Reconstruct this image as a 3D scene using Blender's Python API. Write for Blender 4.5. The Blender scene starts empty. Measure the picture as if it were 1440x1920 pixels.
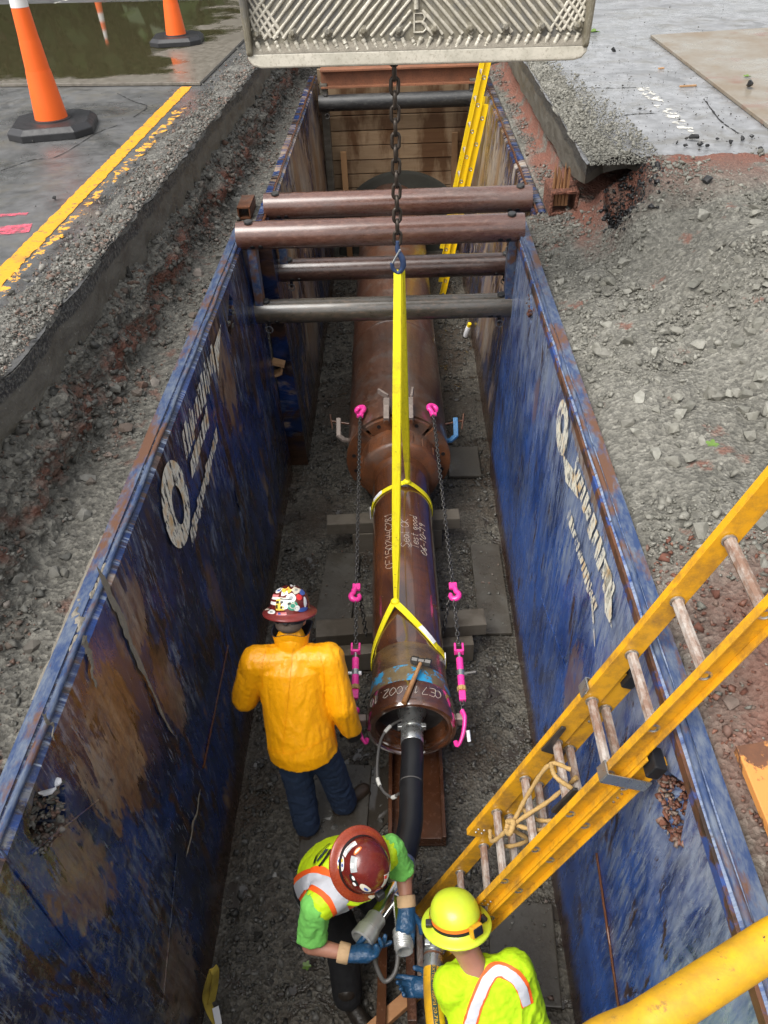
import bpy, bmesh, math, random
import numpy as np
from mathutils import Vector, Matrix, Quaternion
random.seed(7); rng = np.random.default_rng(7)
R = math.radians
scene = bpy.context.scene
COL = scene.collection

# ------------------------------------------------------------------ camera
FPX = 1460.0; PP = (720.0, 960.0); VPX = (740.0, -280.0); ROLL = R(2.6); HC = 4.85
fw = np.array([VPX[0]-PP[0], VPX[1]-PP[1], FPX]); fw /= np.linalg.norm(fw)
hh = np.array([math.cos(ROLL), -math.sin(ROLL), 0.0])
hx = hh - fw*np.dot(hh, fw); hx /= np.linalg.norm(hx)
upv = np.cross(hx, fw); upv = -upv if upv[1] > 0 else upv
BAS = np.stack([hx, fw, upv])                      # world axes in image-camera space (x right, y down, z forward)
cam = bpy.data.objects.new('camera', bpy.data.cameras.new('camera')); COL.objects.link(cam)
cx, cy, cz = BAS[:, 0], -BAS[:, 1], -BAS[:, 2]     # blender camera axes in world
cam.matrix_world = Matrix(((cx[0], cy[0], cz[0], 0), (cx[1], cy[1], cz[1], 0), (cx[2], cy[2], cz[2], HC), (0, 0, 0, 1)))
cam.data.sensor_fit = 'VERTICAL'; cam.data.sensor_height = 24.0; cam.data.lens = FPX/1920*24.0
cam.data.clip_start = 0.05; cam.data.clip_end = 500
scene.camera = cam
def at(px, py, z=None, y=None, x=None):            # a pixel's ray met with a plane of the place
    d = BAS @ np.array([(px-PP[0])/FPX, (py-PP[1])/FPX, 1.0])
    s = (z-HC)/d[2] if z is not None else (y/d[1] if y is not None else x/d[0])
    return Vector((d[0]*s, d[1]*s, HC+d[2]*s))

# ------------------------------------------------------------------ world, sun, exposure
SUN_EL, SUN_ROT = R(58), R(230)
w = bpy.data.worlds.new('World'); scene.world = w; w.use_nodes = True
nt = w.node_tree; nt.nodes.clear()
sky = nt.nodes.new('ShaderNodeTexSky'); sky.sky_type = 'NISHITA'; sky.sun_disc = False
sky.sun_elevation = SUN_EL; sky.sun_rotation = SUN_ROT; sky.dust_density = 4.0; sky.air_density = 1.5
hs = nt.nodes.new('ShaderNodeHueSaturation'); hs.inputs['Saturation'].default_value = 0.18
bg = nt.nodes.new('ShaderNodeBackground'); bg.inputs['Strength'].default_value = 0.105
wo = nt.nodes.new('ShaderNodeOutputWorld')
nt.links.new(sky.outputs[0], hs.inputs['Color']); nt.links.new(hs.outputs[0], bg.inputs['Color']); nt.links.new(bg.outputs[0], wo.inputs[0])
sl = bpy.data.lights.new('sun', 'SUN'); sl.energy = 1.5; sl.angle = R(42); sl.color = (1.0, 0.97, 0.92)
so = bpy.data.objects.new('sun', sl); COL.objects.link(so)
sd = Vector((math.sin(SUN_ROT)*math.cos(SUN_EL), math.cos(SUN_ROT)*math.cos(SUN_EL), math.sin(SUN_EL)))
so.rotation_euler = sd.to_track_quat('Z', 'Y').to_euler()
vs = scene.view_settings; vs.view_transform = 'Standard'; vs.look = 'None'; vs.gamma = 1.0; vs.exposure = 1.12

S = 3.05          # street level above the trench floor
T = 2.53          # top of the trench shields

# ------------------------------------------------------------------ helpers
def hash3(i, j, k, seed):
    n = (i*374761393 + j*668265263 + k*2147483647 + seed*1274126177) & 0xffffffff
    n = ((n ^ (n >> 13))*1274126177) & 0xffffffff
    n = (n ^ (n >> 16)) & 0xffff
    return n/65535.0
def vnoise(p, seed=0):
    p = np.asarray(p, float); f = np.floor(p).astype(np.int64); t = p-f; t = t*t*(3-2*t)
    o = 0
    for a in (0, 1):
        for b in (0, 1):
            for c in (0, 1):
                wgt = (t[..., 0] if a else 1-t[..., 0])*(t[..., 1] if b else 1-t[..., 1])*(t[..., 2] if c else 1-t[..., 2])
                o = o + wgt*hash3(f[..., 0]+a, f[..., 1]+b, f[..., 2]+c, seed)
    return o*2-1
def fbm(p, octv=4, seed=0, gain=.5):
    p = np.asarray(p, float); a = 1.0; o = 0; s = 0
    for i in range(octv):
        o = o + a*vnoise(p*(2.03**i)+i*17.3, seed+i); s += a; a *= gain
    return o/s
def P3(x, y, z): return np.stack(np.broadcast_arrays(np.asarray(x, float), np.asarray(y, float), np.asarray(z, float)), -1)

def tag(o, label=None, cat=None, group=None, kind=None):
    if label: o['label'] = label
    if cat: o['category'] = cat
    if group: o['group'] = group
    if kind: o['kind'] = kind
    return o
def empty(name, loc, label=None, cat=None, group=None):
    o = bpy.data.objects.new(name, None); COL.objects.link(o); o.location = loc; o.empty_display_size = .1
    return tag(o, label, cat, group)
class MB:
    def __init__(s): s.v = []; s.f = []; s.mi = []
    def add(s, v, f, mi=0):
        b = len(s.v); s.v += [tuple(q) for q in v]; s.f += [tuple(i+b for i in q) for q in f]; s.mi += [mi]*len(f); return s
    def box(s, c, size, rot=None, mi=0, bev=0.0):
        hxx, hyy, hzz = [q/2 for q in size]; c = Vector(c)
        if bev:
            bm = bmesh.new(); bmesh.ops.create_cube(bm, size=1.0, matrix=Matrix.Diagonal((size[0], size[1], size[2], 1)))
            bmesh.ops.bevel(bm, geom=list(bm.edges), offset=bev, segments=2, affect='EDGES', profile=.6)
            bm.verts.ensure_lookup_table()
            vs_ = [v.co.copy() for v in bm.verts]; fs = [[v.index for v in f.verts] for f in bm.faces]; bm.free()
        else:
            vs_ = [Vector((x, y, z)) for x in (-hxx, hxx) for y in (-hyy, hyy) for z in (-hzz, hzz)]
            fs = [(0, 1, 3, 2), (4, 6, 7, 5), (0, 4, 5, 1), (2, 3, 7, 6), (0, 2, 6, 4), (1, 5, 7, 3)]
        if rot is not None: vs_ = [rot @ v for v in vs_]
        return s.add([v+c for v in vs_], fs, mi)
    def tube(s, pts, r, n=10, cap=True, mi=0, closed=False, flat=None):
        pts = [Vector(p) for p in pts]; m = len(pts); rs = r if hasattr(r, '__len__') else [r]*m
        up = None; vs_ = []
        for i, p in enumerate(pts):
            if closed: t = (pts[(i+1) % m]-pts[i-1])
            else: t = pts[min(i+1, m-1)]-pts[max(i-1, 0)]
            t.normalize()
            if up is None:
                up = Vector((0, 0, 1)) if abs(t.z) < .9 else Vector((1, 0, 0))
            a = (up - t*up.dot(t)).normalized(); b = t.cross(a); up = a
            for k in range(n):
                th = 2*math.pi*k/n
                q = a*math.cos(th)*rs[i] + b*math.sin(th)*rs[i]*(flat if flat else 1)
                vs_.append(p+q)
        fs = []
        for i in range(m if closed else m-1):
            for k in range(n):
                j = (i+1) % m
                fs.append((i*n+k, i*n+(k+1) % n, j*n+(k+1) % n, j*n+k))
        if cap and not closed:
            fs.append(tuple(range(n-1, -1, -1))); fs.append(tuple((m-1)*n+k for k in range(n)))
        return s.add(vs_, fs, mi)
    def lathe(s, prof, o=(0, 0, 0), ax=(0, 0, 1), n=32, mi=0, cap=True, sx=1.0, xd=None):
        o = Vector(o); ax = Vector(ax).normalized()
        a = Vector(xd) if xd is not None else (Vector((1, 0, 0)) if abs(ax.x) < .9 else Vector((0, 1, 0)))
        a = (a-ax*a.dot(ax)).normalized(); b = ax.cross(a)
        vs_ = []; m = len(prof)
        for (r, h) in prof:
            for k in range(n):
                th = 2*math.pi*k/n
                vs_.append(o+ax*h+a*(r*sx*math.cos(th))+b*(r*math.sin(th)))
        fs = [(i*n+k, i*n+(k+1) % n, (i+1)*n+(k+1) % n, (i+1)*n+k) for i in range(m-1) for k in range(n)]
        if cap:
            fs.append(tuple(range(n-1, -1, -1))); fs.append(tuple((m-1)*n+k for k in range(n)))
        return s.add(vs_, fs, mi)
    def prism(s, poly, d, mi=0):                       # polygon of 3D points extruded by vector d
        poly = [Vector(p) for p in poly]; d = Vector(d); n = len(poly)
        vs_ = poly+[p+d for p in poly]
        fs = [tuple(range(n-1, -1, -1)), tuple(range(n, 2*n))]+[(i, (i+1) % n, n+(i+1) % n, n+i) for i in range(n)]
        return s.add(vs_, fs, mi)
    def capsule(s, a, b, ra, rb, n=14, m=5, mi=0, sq=1.0, sqd=None):
        a = Vector(a); b = Vector(b); t = b-a; L = t.length
        t = t.normalized() if L > 1e-6 else Vector((0, 0, 1))
        pts = []; rs = []
        for i in range(m+1):
            th = math.pi/2*(1-i/m); pts.append(a-t*ra*math.sin(th)); rs.append(max(ra*math.cos(th), 1e-4))
        for i in range(m+1):
            th = math.pi/2*(i/m); pts.append(b+t*rb*math.sin(th)); rs.append(max(rb*math.cos(th), 1e-4))
        sd_ = Vector(sqd) if sqd is not None else (Vector((1, 0, 0)) if abs(t.x) < .9 else Vector((0, 1, 0)))
        u = (sd_-t*sd_.dot(t)).normalized(); v = t.cross(u); vs_ = []
        for p, r in zip(pts, rs):
            for k in range(n):
                th = 2*math.pi*k/n; vs_.append(p+u*(r*sq*math.cos(th))+v*(r*math.sin(th)))
        M = len(pts)
        fs = [(i*n+k, i*n+(k+1) % n, (i+1)*n+(k+1) % n, (i+1)*n+k) for i in range(M-1) for k in range(n)]
        fs.append(tuple(range(n-1, -1, -1))); fs.append(tuple((M-1)*n+k for k in range(n)))
        return s.add(vs_, fs, mi)
    def ell(s, c, rad, rot=None, n=18, m=12, mi=0):
        c = Vector(c); vs_ = []
        for i in range(m+1):
            ph = math.pi*i/m
            for k in range(n):
                th = 2*math.pi*k/n
                q = Vector((rad[0]*max(math.sin(ph), 1e-3)*math.cos(th), rad[1]*max(math.sin(ph), 1e-3)*math.sin(th), -rad[2]*math.cos(ph)))
                vs_.append(c+(rot @ q if rot is not None else q))
        fs = [(i*n+k, i*n+(k+1) % n, (i+1)*n+(k+1) % n, (i+1)*n+k) for i in range(m) for k in range(n)]
        fs.append(tuple(range(n-1, -1, -1))); fs.append(tuple(m*n+k for k in range(n)))
        return s.add(vs_, fs, mi)
    def mesh(s, name):
        me = bpy.data.meshes.new(name); me.from_pydata(s.v, [], s.f); me.update(); return me
    def build(s, name, mat, parent=None, smooth=None, bevel=0.0, origin=None):
        me = s.mesh(name)
        mats = mat if isinstance(mat, (list, tuple)) else [mat]
        for q in mats: me.materials.append(MATS[q])
        if len(mats) > 1: me.polygons.foreach_set('material_index', s.mi)
        return link(name, me, parent, smooth, bevel, origin)
def link(name, me, parent=None, smooth=None, bevel=0.0, origin=None):
    if smooth is not None:
        me.polygons.foreach_set('use_smooth', [True]*len(me.polygons))
        if smooth < 170: 
            try: me.set_sharp_from_angle(angle=R(smooth))
            except Exception: pass
    o = bpy.data.objects.new(name, me); COL.objects.link(o)
    if bevel:
        b = o.modifiers.new('bevel', 'BEVEL'); b.width = bevel; b.segments = 2; b.limit_method = 'ANGLE'; b.angle_limit = R(40)
    if parent is None and origin is not None:
        ov = Vector(origin); me.transform(Matrix.Translation(-ov)); o.location = ov
        bpy.context.view_layer.update()
    if parent is not None:
        mw = Matrix.Identity(4); chain = []
        q = parent
        while q is not None: chain.append(q); q = q.parent
        for q in reversed(chain): mw = mw @ q.matrix_parent_inverse @ q.matrix_basis if q.parent else q.matrix_basis.copy()
        o.parent = parent; o.matrix_parent_inverse = mw.inverted()
    return o
def place(name, me, parent, mat4):                    # an object sharing mesh data, placed by a world matrix
    o = link(name, me, parent); o.matrix_basis = mat4; return o
def spline(pts, n=60):
    P = [Vector(p) for p in pts]; P = [P[0]*2-P[1]]+P+[P[-1]*2-P[-2]]; out = []; seg = len(P)-3
    for i in range(n+1):
        u = i/n*seg; k = min(int(u), seg-1); t = u-k; a, b, c, d = P[k:k+4]
        out.append(.5*((2*b)+(c-a)*t+(2*a-5*b+4*c-d)*t*t+(3*b-a-3*c+d)*t**3))
    return out
def frame(zdir, xdir):
    z = Vector(zdir).normalized(); x = Vector(xdir); x = (x-z*x.dot(z)).normalized(); y = z.cross(x)
    return Matrix(((x.x, y.x, z.x), (x.y, y.y, z.y), (x.z, y.z, z.z)))
def fast_mesh(name, v, f):                            # big triangle/quad arrays
    v = np.ascontiguousarray(v, np.float32); f = np.ascontiguousarray(f, np.int32); me = bpy.data.meshes.new(name); k = f.shape[1]
    me.vertices.add(len(v)); me.vertices.foreach_set('co', v.ravel())
    me.loops.add(f.size); me.loops.foreach_set('vertex_index', f.ravel())
    me.polygons.add(len(f)); me.polygons.foreach_set('loop_start', np.arange(0, f.size, k, dtype=np.int32))
    me.update(calc_edges=True); me.validate(); return me
def grid_mesh(name, X):                               # X: (a,b,3)
    a, b = X.shape[:2]; i = np.arange(a*b).reshape(a, b)
    f = np.stack([i[:-1, :-1], i[1:, :-1], i[1:, 1:], i[:-1, 1:]], -1).reshape(-1, 4)
    return fast_mesh(name, X.reshape(-1, 3), f)
def text_faces(s, size=1.0, spacing=1.0, shear=0.0):
    cu = bpy.data.curves.new('txt', 'FONT'); cu.body = s; cu.size = size; cu.resolution_u = 2; cu.space_character = spacing; cu.shear = shear
    ob = bpy.data.objects.new('txt', cu); COL.objects.link(ob)
    dg = bpy.context.evaluated_depsgraph_get(); me = bpy.data.meshes.new_from_object(ob.evaluated_get(dg))
    v = [q.co.copy() for q in me.vertices]; f = [tuple(p.vertices) for p in me.polygons]
    bpy.data.objects.remove(ob); bpy.data.curves.remove(cu); bpy.data.meshes.remove(me)
    return v, f
def remesh(mb, name, vox, smooth_it=6, disp=None):
    me = mb.mesh(name); o = bpy.data.objects.new(name, me); COL.objects.link(o)
    m = o.modifiers.new('r', 'REMESH'); m.mode = 'VOXEL'; m.voxel_size = vox
    if smooth_it:
        s_ = o.modifiers.new('s', 'SMOOTH'); s_.iterations = smooth_it; s_.factor = .5
    dg = bpy.context.evaluated_depsgraph_get(); out = bpy.data.meshes.new_from_object(o.evaluated_get(dg))
    bpy.data.objects.remove(o); bpy.data.meshes.remove(me); out.name = name; out.materials.clear()
    if disp is not None:
        n = len(out.vertices); co = np.zeros(n*3, np.float32); no = np.zeros(n*3, np.float32)
        out.vertices.foreach_get('co', co); out.vertices.foreach_get('normal', no)
        co = co.reshape(-1, 3); no = no.reshape(-1, 3)
        co = co+no*disp(co)[:, None]
        out.vertices.foreach_set('co', co.astype(np.float32).ravel()); out.update()
    return out
# ------------------------------------------------------------------ materials
MATS = {}
class NT:
    def __init__(s, name):
        m = bpy.data.materials.new(name); m.use_nodes = True; s.m = m; s.t = m.node_tree; s.t.nodes.clear()
        s.out = s.t.nodes.new('ShaderNodeOutputMaterial'); s.b = s.t.nodes.new('ShaderNodeBsdfPrincipled')
        s.t.links.new(s.b.outputs[0], s.out.inputs[0]); MATS[name] = m
        g = s.t.nodes.new('ShaderNodeNewGeometry'); s.pos = g.outputs['Position']; s.nrm = g.outputs['Normal']
        tc = s.t.nodes.new('ShaderNodeTexCoord'); s.obj = tc.outputs['Object']
    def set(s, sock, v):
        i = s.b.inputs[sock] if isinstance(sock, str) else sock
        if isinstance(v, bpy.types.NodeSocket): s.t.links.new(v, i)
        elif hasattr(v, '__len__') and i.type == 'RGBA': i.default_value = (*v[:3], 1)
        else: i.default_value = v
        return s
    def node(s, t, **k):
        n = s.t.nodes.new(t)
        for a, b in k.items(): setattr(n, a, b)
        return n
    def mp(s, scale=(1, 1, 1), rot=(0, 0, 0), vec=None, loc=(0, 0, 0)):
        n = s.node('ShaderNodeMapping'); n.inputs['Scale'].default_value = scale; n.inputs['Rotation'].default_value = rot; n.inputs['Location'].default_value = loc
        s.t.links.new(vec if vec is not None else s.pos, n.inputs['Vector']); return n.outputs[0]
    def noise(s, scale, detail=4, rough=.55, vec=None, dist=0.0):
        n = s.node('ShaderNodeTexNoise'); n.inputs['Scale'].default_value = scale; n.inputs['Detail'].default_value = detail
        n.inputs['Roughness'].default_value = rough; n.inputs['Distortion'].default_value = dist
        s.t.links.new(vec if vec is not None else s.pos, n.inputs['Vector']); return n.outputs['Fac']
    def vor(s, scale, vec=None, feature='F1', out='Distance'):
        n = s.node('ShaderNodeTexVoronoi'); n.inputs['Scale'].default_value = scale; n.feature = feature
        s.t.links.new(vec if vec is not None else s.pos, n.inputs['Vector']); return n.outputs[out]
    def ramp(s, fac, stops):
        n = s.node('ShaderNodeValToRGB'); e = n.color_ramp.elements
        while len(e) < len(stops): e.new(.5)
        for i, (p, c) in enumerate(stops):
            e[i].position = p; e[i].color = (*c, 1) if hasattr(c, '__len__') else (c, c, c, 1)
        s.t.links.new(fac, n.inputs[0]); return n.outputs[0]
    def mask(s, fac, a, b): return s.ramp(fac, [(a, 0.0), (b, 1.0)])
    def mix(s, fac, a, b, mode='MIX'):
        n = s.node('ShaderNodeMix', data_type='RGBA', blend_type=mode)
        s.set(n.inputs[0], fac); s.set(n.inputs[6], a); s.set(n.inputs[7], b); return n.outputs[2]
    def math(s, op, a, b=0.0, c=None):
        n = s.node('ShaderNodeMath', operation=op); s.set(n.inputs[0], a); s.set(n.inputs[1], b)
        if c is not None: s.set(n.inputs[2], c)
        return n.outputs[0]
    def xyz(s, vec=None):
        n = s.node('ShaderNodeSeparateXYZ'); s.t.links.new(vec if vec is not None else s.pos, n.inputs[0]); return n.outputs
    def rng(s, v, a, b, c=0.0, d=1.0):
        n = s.node('ShaderNodeMapRange'); n.clamp = True; s.set(n.inputs[0], v)
        for i, q in enumerate((a, b, c, d)): n.inputs[i+1].default_value = q
        return n.outputs[0]
    def bump(s, h, strength=.5, dist=.01):
        n = s.node('ShaderNodeBump'); n.inputs['Strength'].default_value = strength; n.inputs['Distance'].default_value = dist
        s.t.links.new(h, n.inputs['Height']); s.t.links.new(n.outputs[0], s.b.inputs['Normal']); return s
    def rnd(s):
        n = s.node('ShaderNodeObjectInfo'); return n.outputs['Random']
def simple(name, col, rough=.5, metal=0.0, var=.25, scale=12, bump=.0, spec=None, coat=0.0):
    m = NT(name); n = m.noise(scale, 5)
    m.set('Base Color', m.mix(n, tuple(q*(1-var) for q in col), tuple(min(1, q*(1+var)) for q in col)))
    m.set('Roughness', m.rng(n, .3, .7, max(rough-.08, .02), min(rough+.12, 1))); m.set('Metallic', metal)
    if coat: m.set('Coat Weight', coat); m.set('Coat Roughness', .1)
    if bump: m.bump(m.noise(scale*4, 4), bump, .004)
    return m

# asphalt, wet
def asphalt(name, base, wetlo=.46, wethi=.62, tint=(1, 1, 1)):
    m = NT(name); big = m.noise(.9, 4, .6); fine = m.noise(160, 3, .7); med = m.noise(9, 5, .6)
    col = m.mix(m.mask(fine, .3, .7), tuple(base*.6*t for t in tint), tuple(base*1.5*t for t in tint))
    col = m.mix(m.mask(med, .35, .75), col, tuple(base*1.9*t for t in tint))
    col = m.mix(m.math('MULTIPLY', m.mask(m.noise(2.4, 6, .7, dist=.6), .50, .66), .75), col, (.13, .12, .10)); col = m.mix(m.math('MULTIPLY', m.mask(m.noise(1.1, 7, .72, dist=1.2), .54, .62), .6), col, (base*.55,)*3)   # dusty silt
    m.set('Base Color', col); wet = m.mask(big, wetlo, wethi)
    m.set('Roughness', m.mix(wet, m.mix(med, (.38,)*3, (.62,)*3), (.17, .17, .17)))
    m.bump(m.math('ADD', fine, m.math('MULTIPLY', med, .5)), .25, .004); return m
asphalt('asphalt', .075, .42, .62); asphalt('asphalt_right', .17, .34, .56, (1, 1.01, 1.04))
# wet crushed stone and soil
def soil(name, a, b, c, rough=(.45, .8), sc=1.0, bump=.8, dark=.35):
    m = NT(name); n1 = m.noise(3*sc, 6, .65); n2 = m.noise(28*sc, 5, .7); v = m.vor(48*sc); v2 = m.vor(120*sc)
    col = m.mix(m.mask(n1, .35, .68), a, b); col = m.mix(m.mask(n2, .5, .72), col, c)
    cellc = m.vor(48*sc, out='Color')
    sep = m.xyz(cellc)[0]
    col = m.mix(1.0, col, m.ramp(sep, [(0, .55), (.6, .95), (1, 1.35)]), 'MULTIPLY')
    m.set('Base Color', col)
    m.set('Roughness', m.rng(n2, .3, .7, rough[0], rough[1]))
    h = m.math('ADD', m.math('MULTIPLY', v, 1.0), m.math('MULTIPLY', n2, .9)); h = m.math('ADD', h, m.math('MULTIPLY', v2, .4))
    m.bump(h, bump, .018); return m
soil('soil_right', (.19, .182, .155), (.27, .258, .222), (.34, .328, .285), (.6, .95))
soil('soil_berm', (.10, .097, .085), (.15, .145, .128), (.21, .2, .178), (.5, .9))
soil('soil_floor', (.05, .046, .04), (.085, .08, .07), (.13, .125, .11), (.25, .7))
soil('clay', (.20, .075, .045), (.14, .055, .035), (.24, .12, .08), (.55, .9))
# left bank: rubble, red clay band, gravel
m = NT('soil_bank'); n1 = m.noise(2.2, 6, .65); n2 = m.noise(26, 5, .7); v = m.vor(46); x_, y_, z_ = m.xyz()
grey = m.mix(m.mask(n2, .35, .7), (.075, .07, .059), (.185, .176, .15))
grey = m.mix(1.0, grey, m.ramp(m.xyz(m.vor(46, out='Color'))[0], [(0, .6), (.6, 1.0), (1, 1.4)]), 'MULTIPLY')
red = m.mix(n2, (.085, .035, .025), (.20, .085, .055))
zz = m.math('ADD', z_, m.math('MULTIPLY', m.math('SUBTRACT', n1, .5), .30))
band = m.math('MULTIPLY', m.math('MULTIPLY', m.rng(zz, 2.53, 2.57), m.rng(zz, 2.66, 2.70, 1, 0)), m.mask(m.noise(2.9, 5, .65), .40, .52))
low = m.math('MULTIPLY', m.mask(m.noise(5, 5, .6), .6, .68), .65)
m.set('Base Color', m.mix(m.math('MAXIMUM', band, low), grey, red)); m.set('Roughness', m.rng(n2, .3, .7, .5, .9))
m.bump(m.math('ADD', v, n2), .8, .018)
# right bench : grey with red patches
m = NT('soil_mixed'); n1 = m.noise(1.7, 6, .65); n2 = m.noise(30, 5, .7); v = m.vor(50); x_, y_, z_ = m.xyz()
grey = m.mix(m.mask(n1, .35, .68), (.105, .10, .083), (.175, .167, .142)); grey = m.mix(m.mask(n2, .5, .72), grey, (.25, .24, .208))
grey = m.mix(1.0, grey, m.ramp(m.xyz(m.vor(50, out='Color'))[0], [(0, .6), (.6, 1.0), (1, 1.3)]), 'MULTIPLY')
red = m.mix(n2, (.12, .045, .03), (.25, .11, .075))
f1 = m.math('MULTIPLY', m.rng(y_, 1.9, 2.5, 1, 0), m.rng(m.math('ADD', x_, m.math('MULTIPLY', n1, .8)), 1.3, 1.75))
f2 = m.math('MULTIPLY', m.rng(y_, 5.3, 6.0), m.math('MULTIPLY', m.mask(m.noise(4, 5, .65), .36, .50), m.rng(m.math('ADD', x_, m.math('MULTIPLY', m.math('SUBTRACT', n1, .5), .5)), 1.22, 1.31)))
f3 = m.math('MULTIPLY', m.mask(m.noise(3.1, 6, .65), .605, .66), .8)
m.set('Base Color', m.mix(m.math('MAXIMUM', m.math('MAXIMUM', f1, f2), f3), grey, red)); m.set('Roughness', m.rng(n2, .3, .7, .6, .95))
m.bump(m.math('ADD', v, n2), .8, .018)
# trench floor mud with puddles
m = NT('trench_floor'); n1 = m.noise(1.6, 6, .65); n2 = m.noise(30, 5, .7); v = m.vor(45)
col = m.mix(m.mask(n1, .35, .68), (.058, .050, .038), (.118, .107, .086)); col = m.mix(m.mask(n2, .5, .75), col, (.17, .158, .133))
col = m.mix(1.0, col, m.ramp(m.xyz(m.vor(45, out='Color'))[0], [(0, .6), (.6, 1.0), (1, 1.4)]), 'MULTIPLY')
col = m.mix(m.math('MULTIPLY', m.mask(m.noise(.9, 5, .6), .48, .60), .75), col, m.mix(n2, (.038, .024, .014), (.075, .05, .032)))
wet = m.mask(m.noise(4.0, 5, .6, dist=.4), .55, .62)
m.set('Base Color', m.mix(wet, col, (.045, .036, .028))); m.set('Roughness', m.mix(wet, (.6,)*3, (.08,)*3))
n = m.math('ADD', v, n2); m.bump(m.math('MULTIPLY', n, m.math('SUBTRACT', 1.0, wet)), .8, .018)
# loose stones : per-object / per-island variation
def stone(name, cols, rough=(.5, .9), world=7.0):
    m = NT(name); n = m.noise(35, 4, .6)
    g = [q for q in m.t.nodes if q.bl_idname == 'ShaderNodeNewGeometry'][0]; r = g.outputs['Random Per Island']
    st = [(i/(len(cols)-1), c) for i, c in enumerate(cols)]
    c = m.ramp(m.math('FRACT', m.math('ADD', r, m.rnd())), st)
    c = m.mix(m.mask(n, .35, .75), m.mix(1.0, c, (.7, .7, .68), 'MULTIPLY'), c)
    m.set('Base Color', c); m.set('Roughness', m.rng(r, 0, 1, rough[0], rough[1])); m.bump(n, .3, .006)
stone('stone_pale', [(.14, .136, .116), (.21, .202, .172), (.27, .26, .225), (.17, .162, .138), (.33, .32, .28)])
stone('stone_mid', [(.09, .088, .078), (.16, .155, .138), (.23, .222, .2), (.13, .122, .105), (.17, .10, .075), (.28, .27, .245)])
stone('stone_rubble', [(.04, .039, .035), (.09, .086, .076), (.14, .135, .12), (.06, .055, .047), (.12, .065, .045), (.17, .16, .14)])
stone('stone_dark', [(.045, .043, .038), (.09, .086, .077), (.15, .144, .128), (.07, .063, .053), (.21, .202, .182)], (.2, .65))
stone('stone_clay', [(.19, .075, .045), (.14, .052, .034), (.26, .12, .08), (.22, .18, .15), (.16, .06, .04)])
stone('asphalt_lump', [(.012, .012, .013), (.02, .02, .021), (.03, .03, .031), (.016, .016, .017)], (.25, .6))
m = NT('concrete_cut'); zc_ = m.xyz()[2]; n1 = m.noise(5, 6, .6, m.mp((1, 1, 2.5))); n2 = m.noise(45, 4)
col = m.mix(m.mask(n1, .35, .65), (.075, .066, .052), (.13, .12, .098)); col = m.mix(m.mask(n2, .62, .72), col, (.2, .19, .165))
lay = m.rng(m.math('ADD', zc_, m.math('MULTIPLY', n1, .06)), 2.985, 3.0); ag = m.mix(m.mask(m.noise(60, 4, .7), .45, .62), (.025, .024, .022), (.13, .125, .11)); col = m.mix(lay, col, ag)
m.set('Base Color', col); m.set('Roughness', m.rng(n1, .3, .7, .4, .7)); m.bump(m.math('ADD', n2, n1), .5, .012)
m = NT('road_yellow'); n1 = m.noise(24, 6, .7); n2 = m.noise(3, 4, .6)
wear = m.math('ADD', m.mask(n1, .56, .66), m.math('MULTIPLY', m.mask(n2, .6, .75), .5))
m.set('Base Color', m.mix(m.math('MINIMUM', wear, 1.0), (.80, .34, .02), (.16, .12, .06))); m.set('Roughness', m.rng(n1, .3, .7, .3, .6)); m.bump(m.noise(160, 3), .25, .004)
def worn(name, col, lo, hi, sc=10, rough=.5):       # paint with bare gaps
    m = NT(name); n1 = m.noise(sc, 6, .72); m.set('Base Color', col); m.set('Roughness', rough)
    m.set('Alpha', m.mask(n1, lo, hi)); return m
worn('paint_white_worn', (.62, .60, .54), .5, .56, 12); worn('paint_yellow_worn', (.8, .38, .04), .5, .55, 14)
worn('paint_pink_worn', (.75, .12, .18), .36, .62, 16)
# steel plates
m = NT('wet_steel_plate'); x_, y_, z_ = m.xyz(); n1 = m.noise(1.1, 5, .6); n2 = m.noise(14, 6, .65); sp = m.noise(70, 3, .7)
edge = m.math('ADD', m.math('MULTIPLY', x_, -.55), m.math('MULTIPLY', n1, 1.8))
pud = m.math('MULTIPLY', m.rng(edge, 2.25, 2.42), m.rng(m.math('ADD', y_, m.math('MULTIPLY', n1, 1.2)), 10.1, 10.25))
dry = m.mix(m.mask(n2, .35, .7), (.12, .105, .085), (.21, .19, .16)); dry = m.mix(m.mask(sp, .6, .72), dry, (.30, .28, .25))
wat = m.mix(m.mask(n2, .3, .7), (.035, .033, .016), (.075, .065, .034)); wat = m.mix(m.mask(m.noise(60, 2, .6), .72, .76), wat, (.4, .4, .38))
m.set('Base Color', m.mix(pud, dry, wat)); m.set('Roughness', m.mix(pud, m.mix(n2, (.22,)*3, (.45,)*3), (.045,)*3)); m.set('Metallic', 0.0)
m = NT('dry_steel_plate'); n1 = m.noise(1.3, 6, .65); n2 = m.noise(22, 6, .7)
c = m.mix(m.mask(n1, .35, .65), (.24, .22, .18), (.20, .15, .10)); c = m.mix(m.mask(n2, .55, .75), c, (.13, .10, .075)); c = m.mix(m.math('MULTIPLY', m.mask(m.noise(2.7, 4), .6, .7), .6), c, (.19, .075, .045))
m.set('Base Color', c); m.set('Roughness', m.rng(n1, .35, .6, .18, .5)); m.bump(n2, .15, .004)
m = NT('orange_plate'); n1 = m.noise(9, 6, .7); m.set('Base Color', m.mix(m.mask(n1, .47, .53), (.60, .25, .06), m.mix(m.noise(30, 5), (.06, .03, .02), (.2, .08, .035)))); m.set('Roughness', .55); m.bump(n1, .2, .006)

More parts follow.
